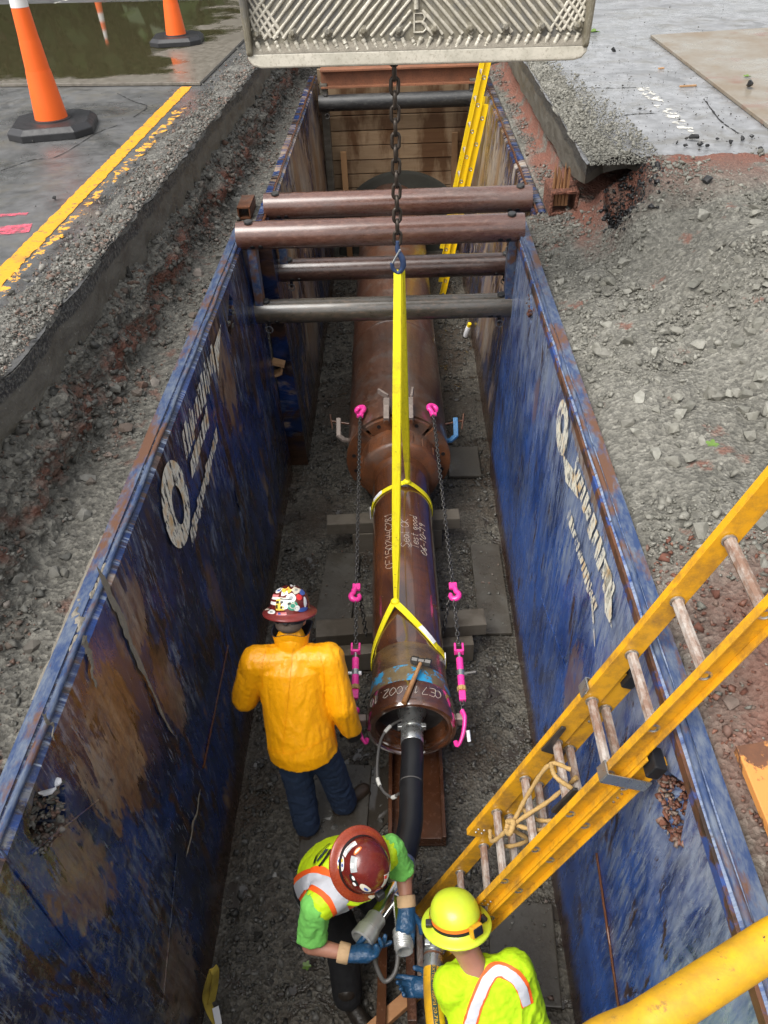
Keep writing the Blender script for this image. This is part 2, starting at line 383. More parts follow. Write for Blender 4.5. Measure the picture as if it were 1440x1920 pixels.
# worn blue shield paint: scrapes run down the plate where it was dragged through soil
def shield(name, heavy=0.0, mirror=1.0, patches=(), lite=0.0):
    m = NT(name); x_, y_, z_ = m.xyz(); wv = m.noise(1.7, 3, .5)
    def st(ys_, zs_, rot, loc=(0, 0, 0)): return m.mp((1, ys_, zs_), (R(rot*mirror), 0, 0), None, loc)
    f1 = m.noise(1, 6, .72, st(30, 4.2, 3)); f2 = m.noise(1, 6, .72, st(18, 3.4, -6, (0, 3, 1)), .4); f3 = m.noise(1, 5, .7, st(90, 9, 2, (0, 1, 5)))
    m1 = m.noise(1, 7, .66, st(7, 2.4, 8), .8); m2 = m.noise(1, 7, .66, st(5, 1.8, -10, (0, 5, 2)), 1.0); b1 = m.noise(1, 6, .6, st(2.2, 1.3, 22, (0, 2, 9)), .6); b2 = m.noise(1, 6, .62, st(1.5, 1.2, -20, (0, 8, 3)), .5)
    iso = m.noise(26, 6, .75); pt = m.noise(75, 4, .7)
    up = m.rng(m.math('ADD', z_, m.math('MULTIPLY', b1, .8)), .75, 2.3)
    dkb, mdb, ltb = ((.009, .026, .10), (.015, .052, .215), (.024, .088, .34)) if lite else ((.006, .010, .026), (.010, .023, .078), (.014, .045, .185))
    c = m.mix(m.mask(m1, .38, .62), dkb, mdb)
    c = m.mix(m.math('MULTIPLY', m.mask(b2, .46, .58), .75), c, ltb)
    c = m.mix(m.math('MULTIPLY', m.mask(f2, .54+.07*lite, .60+.07*lite), .7), c, (.008, .014, .040))
    sc1 = m.math('MULTIPLY', m.mask(f1, .50-.04*lite, .57), m.math('MULTIPLY', m.mask(b1, .50-.13*lite, .58), up)); c = m.mix(m.math('MULTIPLY', sc1, .85), c, m.mix(f3, (.085, .125, .22), (.30, .34, .40)))
    if lite:
        wt = m.math('MULTIPLY', m.rng(m.math('ADD', z_, m.math('MULTIPLY', m.math('SUBTRACT', m.math('ADD', m1, b2), 1.0), 1.6)), 1.75, 2.15), m.mask(f2, .36, .56)); c = m.mix(m.math('MULTIPLY', wt, .8), c, m.mix(f1, (.11, .175, .33), (.40, .44, .49)))
    sc2 = m.math('MULTIPLY', m.mask(f3, .58, .62), m.mask(m2, .42, .55)); c = m.mix(m.math('MULTIPLY', sc2, .7), c, (.27, .31, .38))
    br = m.mask(m.math('ADD', m.math('MULTIPLY', m2, .62), m.math('MULTIPLY', f2, .38)), .535-.03*heavy, .575-.03*heavy); c = m.mix(m.math('MULTIPLY', br, .92), c, m.mix(m.mask(f1, .4, .62), (.016, .011, .009), (.085, .040, .020)))
    tn = m.mask(m.math('ADD', m.math('MULTIPLY', m1, .45), m.math('MULTIPLY', b2, .55)), .60-.035*heavy, .63-.03*heavy); pm = tn
    for (py, pz, ry, rz, k) in patches:
        dy = m.math('DIVIDE', m.math('SUBTRACT', y_, py), ry); dz = m.math('DIVIDE', m.math('SUBTRACT', z_, pz), rz)
        d = m.math('ADD', m.math('ADD', m.math('MULTIPLY', dy, dy), m.math('MULTIPLY', dz, dz)), m.math('MULTIPLY', m.math('SUBTRACT', m.math('ADD', m1, f2), 1.0), 5.0)); pm = m.math('MAXIMUM', pm, m.math('MULTIPLY', m.rng(d, .55, 1.0, 1, 0), k))
    tc = m.mix(m.mask(f2, .35, .65), (.12, .055, .026) if name != 'shield_far' else (.26, .17, .10), m.mix(m.mask(b1, .4, .6), (.27, .155, .08), (.34, .29, .23) if name != 'shield_far' else (.44, .42, .38))); c = m.mix(m.math('MULTIPLY', pm, m.rng(iso, .36, .5, .55, .95)), c, tc)
    dk = m.math('MULTIPLY', m.mask(m2, .56+.04*lite, .66+.04*lite), m.mask(iso, .38, .6)); c = m.mix(m.math('MULTIPLY', dk, .7), c, (.012, .011, .012))
    c = m.mix(m.math('MULTIPLY', m.mask(pt, .70, .73), .8), c, (.34, .35, .36))
    bot = m.rng(m.math('ADD', z_, m.math('MULTIPLY', m.math('ADD', m2, f2), .35)), .50, .66, 1, 0); c = m.mix(m.math('MULTIPLY', bot, .96), c, m.mix(m.mask(f1, .35, .65), (.024, .015, .010), (.085, .042, .024)))
    if name == 'shield_left':
        mud = m.math('MULTIPLY', m.mask(m.noise(17, 7, .78), .50, .60), m.math('MULTIPLY', m.rng(y_, 1.2, 2.0, 1, 0), m.mask(b1, .36, .54))); c = m.mix(m.math('MULTIPLY', mud, .75), c, (.17, .165, .145))
    m.set('Base Color', c); m.set('Roughness', m.math('ADD', m.rng(m1, .3, .7, .16, .38), m.math('MULTIPLY', pm, .15))); m.set('Metallic', 0.0)
    m.bump(m.math('ADD', m.math('MULTIPLY', f1, .5), m.math('ADD', m1, m.math('MULTIPLY', f2, .5))), .45, .006)
shield('shield_left', .55, 1.0, ((4.75, 2.05, .22, .42, 1), (1.85, 2.0, .28, .40, 1), (2.35, 2.25, .18, .28, .9), (1.35, 1.9, .16, .3, .8), (2.45, 1.6, .14, .3, .7), (1.45, .55, .2, .4, .7), (3.4, 1.35, .10, .3, .5)))
shield('shield_right', -1.2, -1.0, ((4.6, 1.9, .08, .2, .6), (2.6, 1.3, .16, .35, .7), (3.2, 2.42, .5, .05, .9)), 1.0); shield('shield_far', 1.6, 1.0, ((7.5, 1.9, .4, .6, 1), (9.0, 1.9, .8, .6, 1), (10.8, 1.6, .9, .8, 1), (8.2, .8, .7, .5, .8)))
m = NT('shield_edge'); n1 = m.noise(7, 6, .7, m.mp((1, .4, 1))); n2 = m.noise(40, 5, .7, m.mp((1, .3, 1)))
c = m.mix(m.mask(n2, .4, .65), (.025, .05, .13), (.12, .145, .19)); c = m.mix(m.mask(n1, .50, .60), c, (.12, .055, .03))
m.set('Base Color', c); m.set('Roughness', m.rng(n1, .3, .7, .3, .55)); m.bump(n2, .2, .004)
m = NT('rail_rust'); n1 = m.noise(9, 6, .7, m.mp((1, .5, 1))); n2 = m.noise(50, 5, .7)
c = m.mix(m.mask(n1, .42, .58), (.035, .022, .016), (.14, .06, .03)); c = m.mix(m.mask(m.noise(5, 5, .65), .54, .6), c, (.03, .07, .24)); m.set('Base Color', c); m.set('Roughness', .5); m.bump(n2, .4, .006)
m = NT('lettering_worn'); fine = m.noise(38, 5, .7, m.mp((1, 1, .2), (R(20), 0, 0))); n1 = m.noise(9, 5, .65)
m.set('Base Color', m.mix(m.mask(n1, .52, .66), (.74, .71, .60), (.58, .38, .17))); m.set('Roughness', .45)
m.set('Alpha', m.mask(m.math('ADD', m.math('MULTIPLY', fine, .6), m.math('MULTIPLY', n1, .4)), .44, .49))
m = NT('mud_dry'); n2 = m.noise(40, 6, .7); m.set('Base Color', m.mix(n2, (.13, .115, .09), (.30, .27, .22))); m.set('Roughness', .9); m.bump(n2, .7, .012)
# rusty wet steel pipes
def rust(name, a, b, c, rough=(.16, .5), sc=1.0, streak=(1, 1, 1), grey=0.0):
    m = NT(name); v = m.mp(streak); n1 = m.noise(2.6*sc, 6, .65, v); n2 = m.noise(26*sc, 5, .7, v); n3 = m.noise(120, 3)
    col = m.mix(m.mask(n1, .35, .66), a, b); col = m.mix(m.mask(n2, .52, .70), col, c)
    if grey: col = m.mix(m.math('MULTIPLY', m.mask(m.noise(4, 6, .7, v), .5, .62), grey), col, (.12, .115, .105))
    m.set('Base Color', col); m.set('Roughness', m.rng(n2, .3, .7, rough[0], rough[1])); m.set('Specular IOR Level', .6)
    if name.startswith('rust_sp') or name == 'rust_casing' or name == 'rust_tail': m.set('Coat Weight', .6); m.set('Coat Roughness', .18); m.set('Coat IOR', 1.7)
    m.bump(m.math('ADD', n2, m.math('MULTIPLY', n3, .4)), .15, .004); return m
rust('rust_brown', (.060, .022, .010), (.115, .042, .017), (.13, .05, .022), (.16, .32))
m = NT('hammer_steel'); v = m.mp((1, 1, 1), (0, R(25), 0)); n1 = m.noise(2.2, 6, .6, v, .8); n2 = m.noise(14, 5, .65, m.mp((.5, 2.4, .5), (R(20), 0, 0)), .5); n3 = m.noise(90, 3)
c = m.mix(m.mask(n1, .35, .65), (.052, .018, .008), (.135, .046, .016)); c = m.mix(m.math('MULTIPLY', m.mask(n2, .48, .64), .6), c, (.035, .018, .013)); c = m.mix(m.mask(m.noise(45, 3, .5), .73, .76), c, (.3, .26, .22))
m.set('Base Color', c); m.set('Roughness', m.rng(n2, .3, .7, .10, .26)); m.set('Specular IOR Level', .8); m.set('Coat Weight', 1.0); m.set('Coat Roughness', .10); m.set('Coat IOR', 1.8); m.bump(n3, .03, .002)
rust('rust_casing', (.068, .027, .014), (.115, .045, .022), (.15, .072, .042), (.25, .6), grey=.4)
rust('rust_orange', (.085, .032, .014), (.17, .058, .020), (.05, .024, .015), (.3, .65), 2.6, grey=.35)
rust('rust_spreader', (.085, .036, .024), (.135, .060, .042), (.20, .10, .07), (.2, .42), 1.8, (.35, 1, 1), .25)
rust('rust_spreader_dark', (.035, .018, .013), (.065, .031, .022), (.11, .062, .045), (.2, .5), 1.5, (.35, 1, 1))
rust('rust_spreader_green', (.04, .032, .023), (.072, .060, .044), (.13, .085, .055), (.2, .5), 1.5, (.35, 1, 1), .3)
rust('rust_beam', (.20, .085, .045), (.30, .12, .06), (.14, .05, .03), (.4, .7), 2)
rust('steel_black', (.012, .012, .013), (.03, .03, .03), (.07, .068, .062), (.25, .6), 2, (.4, 1, 1), .3)
rust('rust_tail', (.06, .035, .02), (.16, .09, .03), (.03, .022, .018), (.15, .5), 2.6, (1, 2.2, 1))
m = NT('blue_band'); n1 = m.noise(9, 6, .7); m.set('Base Color', m.mix(m.mask(n1, .47, .52), (.03, .30, .55), m.mix(m.noise(22, 5, .7), (.07, .045, .025), (.26, .19, .09)))); m.set('Roughness', .35); m.bump(n1, .2, .006)
# timber
def wood(name, a, b, stain, rough=.75, ax=(1, 9, 9)):
    m = NT(name); v = m.mp(ax); n = m.noise(3.5, 6, .65, v, .6); n2 = m.noise(1.7, 5, .65, m.mp((1, 1, .35)))
    r = m.rnd(); c = m.mix(n, a, b); c = m.mix(1.0, c, m.ramp(r, [(0, .6), (1, 1.25)]), 'MULTIPLY')
    c = m.mix(m.mask(n2, .5, .6), c, m.mix(1.0, c, stain, 'MULTIPLY')); m.set('Base Color', c); m.set('Roughness', rough); m.bump(n, .35, .006)
wood('lagging', (.30, .185, .095), (.54, .39, .245), (.40, .29, .21)); wood('crib_timber', (.12, .10, .075), (.21, .18, .14), (.55, .5, .45))
wood('stud_wood', (.38, .20, .09), (.50, .30, .15), (.7, .6, .5), .7, (9, 9, 1)); m = NT('mat_board'); n = m.noise(3, 6, .7); n2 = m.noise(25, 5, .7); c = m.mix(n2, (.06, .054, .043), (.108, .10, .085)); m.set('Base Color', m.mix(m.mask(n, .40, .54), c, m.mix(n2, (.04, .032, .023), (.08, .07, .055)))); m.set('Roughness', m.rng(n, .4, .6, .6, .25)); m.bump(n2, .4, .008)
wood('handle_wood', (.42, .20, .08), (.58, .33, .15), (.7, .6, .5), .5, (20, 20, 4)); wood('broken_wood', (.30, .13, .05), (.42, .22, .10), (.5, .4, .3))
m = NT('bore_mud'); n = m.noise(6, 6, .7); m.set('Base Color', m.mix(n, (.035, .036, .030), (.075, .075, .064))); m.set('Roughness', .5); m.bump(n, .3, .01)
# bucket, cast steel with hardfacing
rust('bucket_steel', (.13, .112, .075), (.20, .178, .128), (.27, .25, .20), (.35, .6), 2.2, (2, 1, 1), .8)
rust('bucket_bead', (.36, .335, .27), (.52, .48, .40), (.25, .22, .165), (.3, .55), 3)
# metals
simple('galvanised', (.50, .51, .50), .28, .85, .2, 25); simple('polished_steel', (.62, .62, .60), .14, 1.0, .1, 10); simple('zinc_cast', (.55, .55, .53), .35, .7, .15, 30, .1)
simple('chain_steel', (.09, .085, .08), .35, .7, .3, 60); simple('chain_rusty', (.055, .043, .034), .42, .5, .4, 50); simple('hook_blue', (.05, .08, .17), .4, .4, .3, 40)
simple('alloy_rung', (.44, .38, .33), .5, .3, .3, 30)
m = NT('rung'); n = m.noise(26, 7, .72, m.mp((2, 1, 2))); n2 = m.noise(5, 4); m.set('Base Color', m.mix(m.mask(m.math('ADD', m.math('MULTIPLY', n, .6), m.math('MULTIPLY', n2, .4)), .42, .60), (.22, .13, .09), (.44, .40, .36))); m.set('Roughness', .6); m.set('Metallic', .1)
# plastics, rubber, cloth
simple('pink_paint', (.85, .045, .32), .3, 0, .12, 30, coat=.3); simple('clamp_blue', (.06, .19, .38), .4, .1, .35, 30); simple('clamp_grey', (.27, .22, .19), .5, .3, .35, 30)
m = NT('ladder_yellow'); n = m.noise(7, 7, .75); n2 = m.noise(55, 5, .7); m.set('Base Color', m.mix(m.mask(n, .46, .66), m.mix(n2, (.66, .31, .010), (.74, .38, .016)), (.34, .17, .03)))
c = m.b.inputs['Base Color'].links[0].from_socket; m.set('Base Color', m.mix(m.mask(n2, .70, .76), c, (.10, .07, .04))); m.set('Roughness', m.rng(n2, .3, .7, .28, .5)); m.bump(n2, .08, .003)
m = NT('far_ladder_yellow'); n2 = m.noise(30, 5, .7); m.set('Base Color', m.mix(m.mask(n2, .6, .7), (.88, .60, .01), (.5, .33, .06))); m.set('Roughness', .4)
simple('black_plastic', (.012, .012, .013), .45, 0, .3, 40); simple('rubber_black', (.012, .012, .013), .38, 0, .35, 9, .1); simple('cone_rubber', (.022, .022, .024), .45, 0, .4, 20, .1)
simple('cone_orange', (.86, .13, .012), .42, 0, .08, 6); simple('cone_white', (.72, .72, .70), .35, 0, .06, 20)
m = NT('hose_yellow'); n = m.noise(5, 6, .7); n2 = m.noise(60, 4, .7, m.mp((3, 3, 3))); cl = m.mix(m.mask(n, .42, .62), (.68, .37, .010), (.44, .235, .018)); cl = m.mix(m.mask(m.noise(24, 6, .78), .58, .66), cl, (.30, .17, .03)); m.set('Base Color', m.mix(m.mask(m.noise(30, 6, .75), .66, .69), cl, (.07, .05, .025))); m.set('Roughness', .42); m.bump(n2, .12, .004)
simple('print_dark', (.02, .045, .05), .5); simple('cable_grey', (.10, .095, .09), .5, .2); simple('cable_tape', (.55, .54, .5), .5)
m = NT('sling_yellow'); n = m.noise(1, 4, .7, m.mp((260, 60, 6))); n2 = m.noise(9, 6, .75); c = m.mix(m.mask(n, .42, .6), (.74, .62, .006), (.88, .76, .010)); c = m.mix(m.mask(n2, .54, .68), c, (.58, .48, .02)); m.set('Base Color', m.mix(m.mask(m.noise(26, 6, .75), .64, .69), c, (.16, .13, .04))); m.set('Roughness', .6); m.bump(n, .25, .003)
simple('sling_dirty', (.45, .33, .05), .75, 0, .45, 14, .2); simple('tag_white', (.78, .78, .80), .5, 0, .05); simple('rope_fibre', (.42, .27, .10), .85, 0, .3, 120, .3)
simple('chalk', (.46, .42, .37), .8, 0, .3, 60)
# clothing
def cloth(name, col, rough=.7, amp=.3, sc=6, var=.18, sheen=.0):
    m = NT(name); n = m.noise(sc, 5, .6, None, .7); n2 = m.noise(260, 2); m.set('Base Color', m.mix(n, tuple(q*(1-var) for q in col), tuple(min(1, q*(1+var)) for q in col)))
    m.set('Roughness', rough); m.bump(m.math('ADD', n, m.math('MULTIPLY', n2, .12)), amp, .02); return m
cloth('rain_jacket', (.90, .38, .004), .34, .30, 26, .08); cloth('jeans', (.026, .048, .10), .85, .35, 14, .35); cloth('trousers_black', (.006, .006, .007), .8, .3, 10)
cloth('shirt_green', (.17, .52, .10), .85, .4, 16, .15); cloth('collar_navy', (.012, .014, .025), .8, .3, 20); cloth('boot_leather', (.055, .036, .024), .45, .3, 20, .4); cloth('boot_dark', (.022, .017, .013), .4, .3, 20, .4)
cloth('glove_blue', (.012, .055, .125), .35, .35, 30, .3); cloth('glove_black', (.01, .01, .011), .6, .3, 20); cloth('glove_cuff', (.50, .33, .18), .8, .3, 25); cloth('shirt_lime', (.47, .74, .004), .8, .4, 14, .10)
cloth('vest_lime', (.52, .72, .006), .6, .4, 14, .10); cloth('vest_orange', (.92, .12, .012), .6, .2, 12, .06); cloth('tape_silver', (.55, .56, .60), .3, .25, 14, .12)
m = NT('skin'); n = m.noise(14, 4); m.set('Base Color', m.mix(n, (.34, .15, .095), (.45, .22, .15))); m.set('Roughness', .5); m.set('Subsurface Weight', .08); m.set('Subsurface Radius', (.01, .004, .002))
simple('hair_grey', (.13, .10, .08), .8, 0, .4, 120, .4)
def hat(name, a, b, rough): 
    m = NT(name); n = m.noise(9, 6, .7); n2 = m.noise(60, 4, .7); m.set('Base Color', m.mix(m.mask(n, .4, .7), a, b)); m.set('Roughness', m.rng(n2, .3, .7, rough, rough+.15)); m.set('Coat Weight', .3); m.bump(n2, .06, .003)
hat('hat_maroon', (.11, .012, .010), (.17, .024, .016), .16); hat('hat_brim', (.25, .035, .014), (.34, .06, .02), .2); hat('hat_lime', (.58, .70, .035), (.47, .58, .035), .34); hat('hat_sticker_base', (.16, .02, .018), (.22, .035, .03), .25)
for nm, cl in (('st_white', (.78, .77, .74)), ('st_yellow', (.80, .56, .08)), ('st_blue', (.05, .10, .35)), ('st_green', (.04, .26, .17)), ('st_red', (.65, .03, .03)), ('st_black', (.015, .015, .015)), ('st_cream', (.68, .62, .50)), ('st_orange', (.85, .18, .02)), ('st_grey', (.35, .36, .36)), ('st_pinkred', (.65, .2, .2))):
    simple(nm, cl, .35, 0, .06, 30)
simple('lamp_glass', (.02, .02, .022), .08, 0, .1)
m = NT('leaf'); m.set('Base Color', m.mix(m.noise(3, 3), (.022, .05, .012), (.05, .09, .022))); m.set('Roughness', .5)
simple('leaf_fresh', (.11, .19, .035), .5); simple('bark', (.10, .07, .05), .9, 0, .3, 8, .4)
# ------------------------------------------------------------------ ground, roads, banks
def xL(y): return -1.99+.04*np.asarray(y, float)
XR = 1.37
def sheet(name, pts, mat, label=None):
    mb = MB(); mb.add(pts, [tuple(range(len(pts)))]); return tag(mb.build(name, mat), label, kind='structure')
ys = np.concatenate([[-40, -10], np.linspace(-3, 14, 300), [20, 40, 90]])
wob = np.array([float(fbm(np.array([[y*5, 1.0, 2.0]]), 5, 3, .65)[0])*.06 for y in ys])
xe = np.where((ys > -4) & (ys < 12.2), xL(np.clip(ys, -3, 14))+wob, xL(np.clip(ys, -3, 14)))
cols = np.array([-90, -30, -8, -4, -2.6])
X = np.zeros((len(ys), 6, 3)); X[:, :5, 0] = cols; X[:, 5, 0] = xe; X[:, :, 1] = ys[:, None]; X[:, :, 2] = S
me = grid_mesh('road_left', X); me.materials.append(MATS['asphalt']); tag(link('road_left', me), 'dark wet asphalt road beside the open trench', kind='structure')
def slab_face(name, xs, ysl, sgn, mat='concrete_cut', z0=S-.006, z1=S-.27, ragged=.02):
    zz_ = np.linspace(0, 1, 9); X = np.zeros((len(ysl), 11, 3))
    for i, (x, y) in enumerate(zip(xs, ysl)):
        low = z1 + float(fbm(np.array([[y*2.2, 5.0, 1.0]]), 3, 9)[0])*.05
        X[i, 0] = (x-sgn*.5, y, z0)
        for j, t in enumerate(zz_): X[i, j+1] = (x+sgn*.004, y, z0+(low-z0)*t)
        X[i, 10] = (x-sgn*.5, y, low)
    X[:, 1:10, 0] += sgn*fbm(P3(X[:, 1:10, 1]*6, X[:, 1:10, 2]*9, 3.0), 4, 5)*.008
    me = grid_mesh(name, X); me.materials.append(MATS[mat]); o = link(name, me, None, 60); return tag(o, kind='structure')
sel = (ys > -4) & (ys < 13)
tag(slab_face('pavement_slab_left', xe[sel], ys[sel], 1), 'saw-cut concrete pavement edge left of the trench')
# right road: its near edge is broken, with a notch where the hole is
def ynear(x): return np.interp(x, [1.37, 1.45, 1.56, 1.74, 1.86, 2.1, 3, 90], [6.0, 6.16, 6.34, 6.30, 5.9, 5.8, 5.75, 5.7])
xc_ = np.concatenate([[1.37, 1.40, 1.45, 1.5, 1.56, 1.62, 1.68, 1.74, 1.80, 1.86, 1.95, 2.1, 2.4, 2.8, 3.4, 4, 20, 90]]); tv = np.concatenate([np.linspace(0, 1, 60)**1.3, [1.6, 3, 8]])
X = np.zeros((len(tv), len(xc_), 3)); yn = ynear(xc_)[None]; X[..., 1] = yn+(13-yn)*tv[:, None]; X[..., 0] = xc_[None]; X[..., 2] = S
X[:, 0, 0] += np.array([float(fbm(np.array([[y*3, 8.0, 2.0]]), 4, 13)[0])*.03 for y in X[:, 0, 1]])*(tv < 1.1); X[0, :, 1] += rng.normal(0, .012, len(xc_)); rr_edge = X[:, 0].copy(); rn_edge = X[0, :14].copy()
me = grid_mesh('road_right', X); me.materials.append(MATS['asphalt_right']); tag(link('road_right', me), 'pale wet asphalt road right of the trench', kind='structure')
path = np.concatenate([rr_edge[tv <= 1][::-1], rn_edge[1:]]); Xf = np.zeros((len(path), 8, 3))
for i_, t_ in enumerate(np.linspace(0, 1, 8)): Xf[:, i_] = path; Xf[:, i_, 2] = S-.006-t_*np.interp(path[:, 1]-1.2*np.clip(path[:, 0]-1.4, 0, 1), [5.6, 6.0, 6.6, 7.2], [.10, .13, .24, .28])
nx_ = np.gradient(path[:, 1]); ny_ = -np.gradient(path[:, 0]); L_ = np.hypot(nx_, ny_)+1e-9; wv_ = fbm(P3(Xf[..., 1]*7+Xf[..., 0]*5, Xf[..., 2]*9, 3.0), 4, 5)*.012; Xf[..., 0] += nx_[:, None]/L_[:, None]*wv_; Xf[..., 1] += ny_[:, None]/L_[:, None]*wv_
me = grid_mesh('pavement_slab_right', Xf); me.materials.append(MATS['concrete_cut']); tag(link('pavement_slab_right', me, None, 60), 'broken concrete pavement edge right of the trench', kind='structure')
sheet('road_far', [(xL(12.2), 12.2, S-.002), (XR, 12.2, S-.002), (XR, 90, S-.002), (xL(12.2), 90, S-.002)], 'asphalt')
sheet('road_near', [(-2.1, -40, S-.003), (90, -40, S-.003), (90, -1.6, S-.003), (-2.1, -1.6, S-.003)], 'asphalt')
sheet('ground', [(-300, -300, -.6), (300, -300, -.6), (300, 300, -.6), (-300, 300, -.6)], 'soil_floor')
sheet('trench_end_soil', [(-2.2, 12.19, -.5), (1.6, 12.19, -.5), (1.6, 12.19, S-.004), (-2.2, 12.19, S-.004)], 'soil_floor')
# left bank : cross-section swept along the trench
sec = np.array([(-.16, S-.20), (-.015, S-.245), (.055, S-.27), (.10, S-.33), (.13, S-.40), (.15, S-.47), (.17, S-.53), (.22, S-.575), (.30, S-.60), (.40, S-.605), (.62, S-.60), (.72, S-1.0), (.73, -.2)])
tt = np.linspace(0, len(sec)-1, 74); u = np.interp(tt, np.arange(len(sec)), sec[:, 0]); vz = np.interp(tt, np.arange(len(sec)), sec[:, 1])
yb = np.linspace(-1.6, 12.2, 420)
def xin(y): return np.where(np.asarray(y) > 6.45, -1.236, -1.386)
def bank_x(y, uu): return xL(y)+uu*((xin(y)-xL(y))/.62)
X = np.zeros((len(yb), len(tt), 3)); X[..., 1] = yb[:, None]; X[..., 0] = bank_x(yb[:, None], u[None]); X[..., 2] = vz[None]
n1 = fbm(P3(X[..., 0]*5, X[..., 1]*5, X[..., 2]*5), 5, 21, .6); n2 = fbm(P3(X[..., 0]*16, X[..., 1]*16, X[..., 2]*16), 3, 22, .6)
amp = np.interp(tt, [0, 1.5, 3, 6, 8, 10, 11, 12], [.02, .09, .12, .12, .06, .02, .0, .0])
X[..., 0] += (n1*1.1+n2*.35)*amp[None]; X[..., 2] += (n2*.4+n1*.5)*amp[None]*.8
X[..., 0] = np.minimum(X[..., 0], xin(yb)[:, None]-.002)
hl_grid = X
me = grid_mesh('left_bank', X); me.materials.append(MATS['soil_bank']); tag(link('left_bank', me, None, 180), 'rubble, red clay and gravel bank under the cut pavement', kind='structure')
# right bank : height field
def hR(x, y):
    x = np.asarray(x, float); y = np.asarray(y, float)
    t = x-1.0
    n = fbm(P3(x*2.2, y*2.2, 0), 4, 31)
    a = 2.49+.40*np.clip(t/1.5, 0, 1)**.8+.13*np.clip((t-1.2)/1.2, 0, 1)+n*.05*np.clip(t*4, .2, 1)
    mound = .20*np.exp(-(((x-2.15)/.42)**2+((y-4.7)/.75)**2))+.12*np.exp(-(((x-2.6)/.4)**2+((y-3.4)/.7)**2))-.07*np.exp(-(((x-1.75)/.3)**2+((y-3.4)/.8)**2))
    a = a+mound*np.clip(t*2, 0, 1)
    far = 2.50+.10*np.clip(t/.38, 0, 1)+n*.04                       # bench beside the far shield
    rise = 1/(1+np.exp(-(x-1.52)/.035))
    lip = (S+.028+n*.05)*rise+far*(1-rise)
    k = np.clip((y-4.9)/.75, 0, 1); k = k*k*(3-2*k)
    h = a*(1-k)+lip*k
    under = np.clip((y-6.05+.25*n)/.22, 0, 1); h = np.where(x > 1.4, h*(1-under)+(far+.1)*under, h*(1-np.clip((y-5.6)/.4, 0, 1))+far*np.clip((y-5.6)/.4, 0, 1))
    pit = np.exp(-(((x-1.62-.12*(y-5.8))/.12)**4+((y-5.86)/.36)**4)); h = h-pit*np.clip(h-2.60-.2*np.clip((5.8-y)*1.5, 0, 1), 0, 1)
    nearc = np.clip((2.4-y)/.8, 0, 1); h = h-nearc*.10*np.clip(t*1.5, 0, 1)
    return h
gx = np.concatenate([np.linspace(1.0, 3.4, 230), np.linspace(3.5, 9, 40)]); gy = np.concatenate([np.linspace(-1.6, 7.2, 500), np.linspace(7.25, 12.2, 140)])
GX, GY = np.meshgrid(gx, gy, indexing='ij'); GZ = hR(GX, GY)+fbm(P3(GX*14, GY*14, 0), 3, 41)*.012+fbm(P3(GX*6, GY*6, 0), 3, 42)*.02*np.clip((GX-1.02)*6, 0, 1)
GX = np.where(GY > 6.45, np.maximum(GX, 1.196), GX); X = np.stack([GX, GY, GZ], -1); X[0, :, 2] = np.minimum(X[0, :, 2], T-.03)
skirt = X[:1].copy(); skirt[..., 2] = -.2; X = np.concatenate([skirt, X])
me = grid_mesh('right_bank', X); me.materials.append(MATS['soil_mixed']); tag(link('right_bank', me, None, 180), 'grey gravel bank spread right of the trench', kind='structure')
# trench floor
def hF(x, y): return fbm(P3(np.asarray(x)*3, np.asarray(y)*3, 0), 4, 51)*.035
gx = np.linspace(-1.25, 1.15, 130); gy = np.linspace(-.8, 12.3, 560); GX, GY = np.meshgrid(gx, gy, indexing='ij')
X = np.stack([GX, GY, hF(GX, GY)+fbm(P3(GX*12, GY*12, 0), 3, 52)*.012], -1)
me = grid_mesh('trench_floor', X); me.materials.append(MATS['trench_floor']); tag(link('trench_floor', me, None, 180), 'muddy wet gravel trench floor', kind='structure')
# puddle by the pipe's tail
mb = MB(); pc = at(680, 1500, z=.012)
pts = [pc+Vector((math.cos(a)*(.22+.07*math.sin(3*a+1)), math.sin(a)*(.42+.1*math.sin(2*a)), 0)) for a in np.linspace(0, 2*math.pi, 40)[:-1]]
mb.add(pts, [tuple(range(len(pts)))]); 
m = NT('puddle_water'); m.set('Base Color', (.05, .042, .033)); m.set('Roughness', .03); m.bump(m.noise(60, 3), .03, .003)
tag(mb.build('puddle', 'puddle_water'), 'shallow muddy puddle on the trench floor', kind='structure')

# ---- loose stones
def rock_shape(seed, npt=15):                           # angular stone: hull of scattered points
    r_ = np.random.default_rng(seed); v = r_.normal(size=(npt, 3)); bm = bmesh.new(); v = v/np.linalg.norm(v, axis=1)[:, None]*np.array([1.15, .85, .62])*r_.uniform(.8, 1.1, 3)*r_.uniform(.78, 1.05, (npt, 1))
    for q in v: bm.verts.new(q)
    bmesh.ops.convex_hull(bm, input=list(bm.verts)); bmesh.ops.triangulate(bm, faces=list(bm.faces)); used = [q for q in bm.verts if q.link_faces]; ix = {q: k for k, q in enumerate(used)}
    vv = np.array([q.co[:] for q in used]); ff = np.array([[ix[q] for q in p.verts] for p in bm.faces]); bm.free(); return vv, ff
SHAPES = [rock_shape(100+i) for i in range(12)]
def ico_small(seed):
    r_ = np.random.default_rng(seed); v = r_.normal(size=(9, 3)); bm = bmesh.new()
    for q in v/np.linalg.norm(v, axis=1)[:, None]*np.array([1.1, .85, .6])*r_.uniform(.75, 1.1, (9, 1)): bm.verts.new(q)
    ret = bmesh.ops.convex_hull(bm, input=list(bm.verts)); bm.verts.index_update()
    bmesh.ops.triangulate(bm, faces=list(bm.faces)); bm.verts.ensure_lookup_table()
    used = [q for q in bm.verts if q.link_faces]; ix = {q: i for i, q in enumerate(used)}
    vv = np.array([q.co[:] for q in used]); ff = np.array([[ix[q] for q in p.verts] for p in bm.faces]); bm.free(); return vv, ff
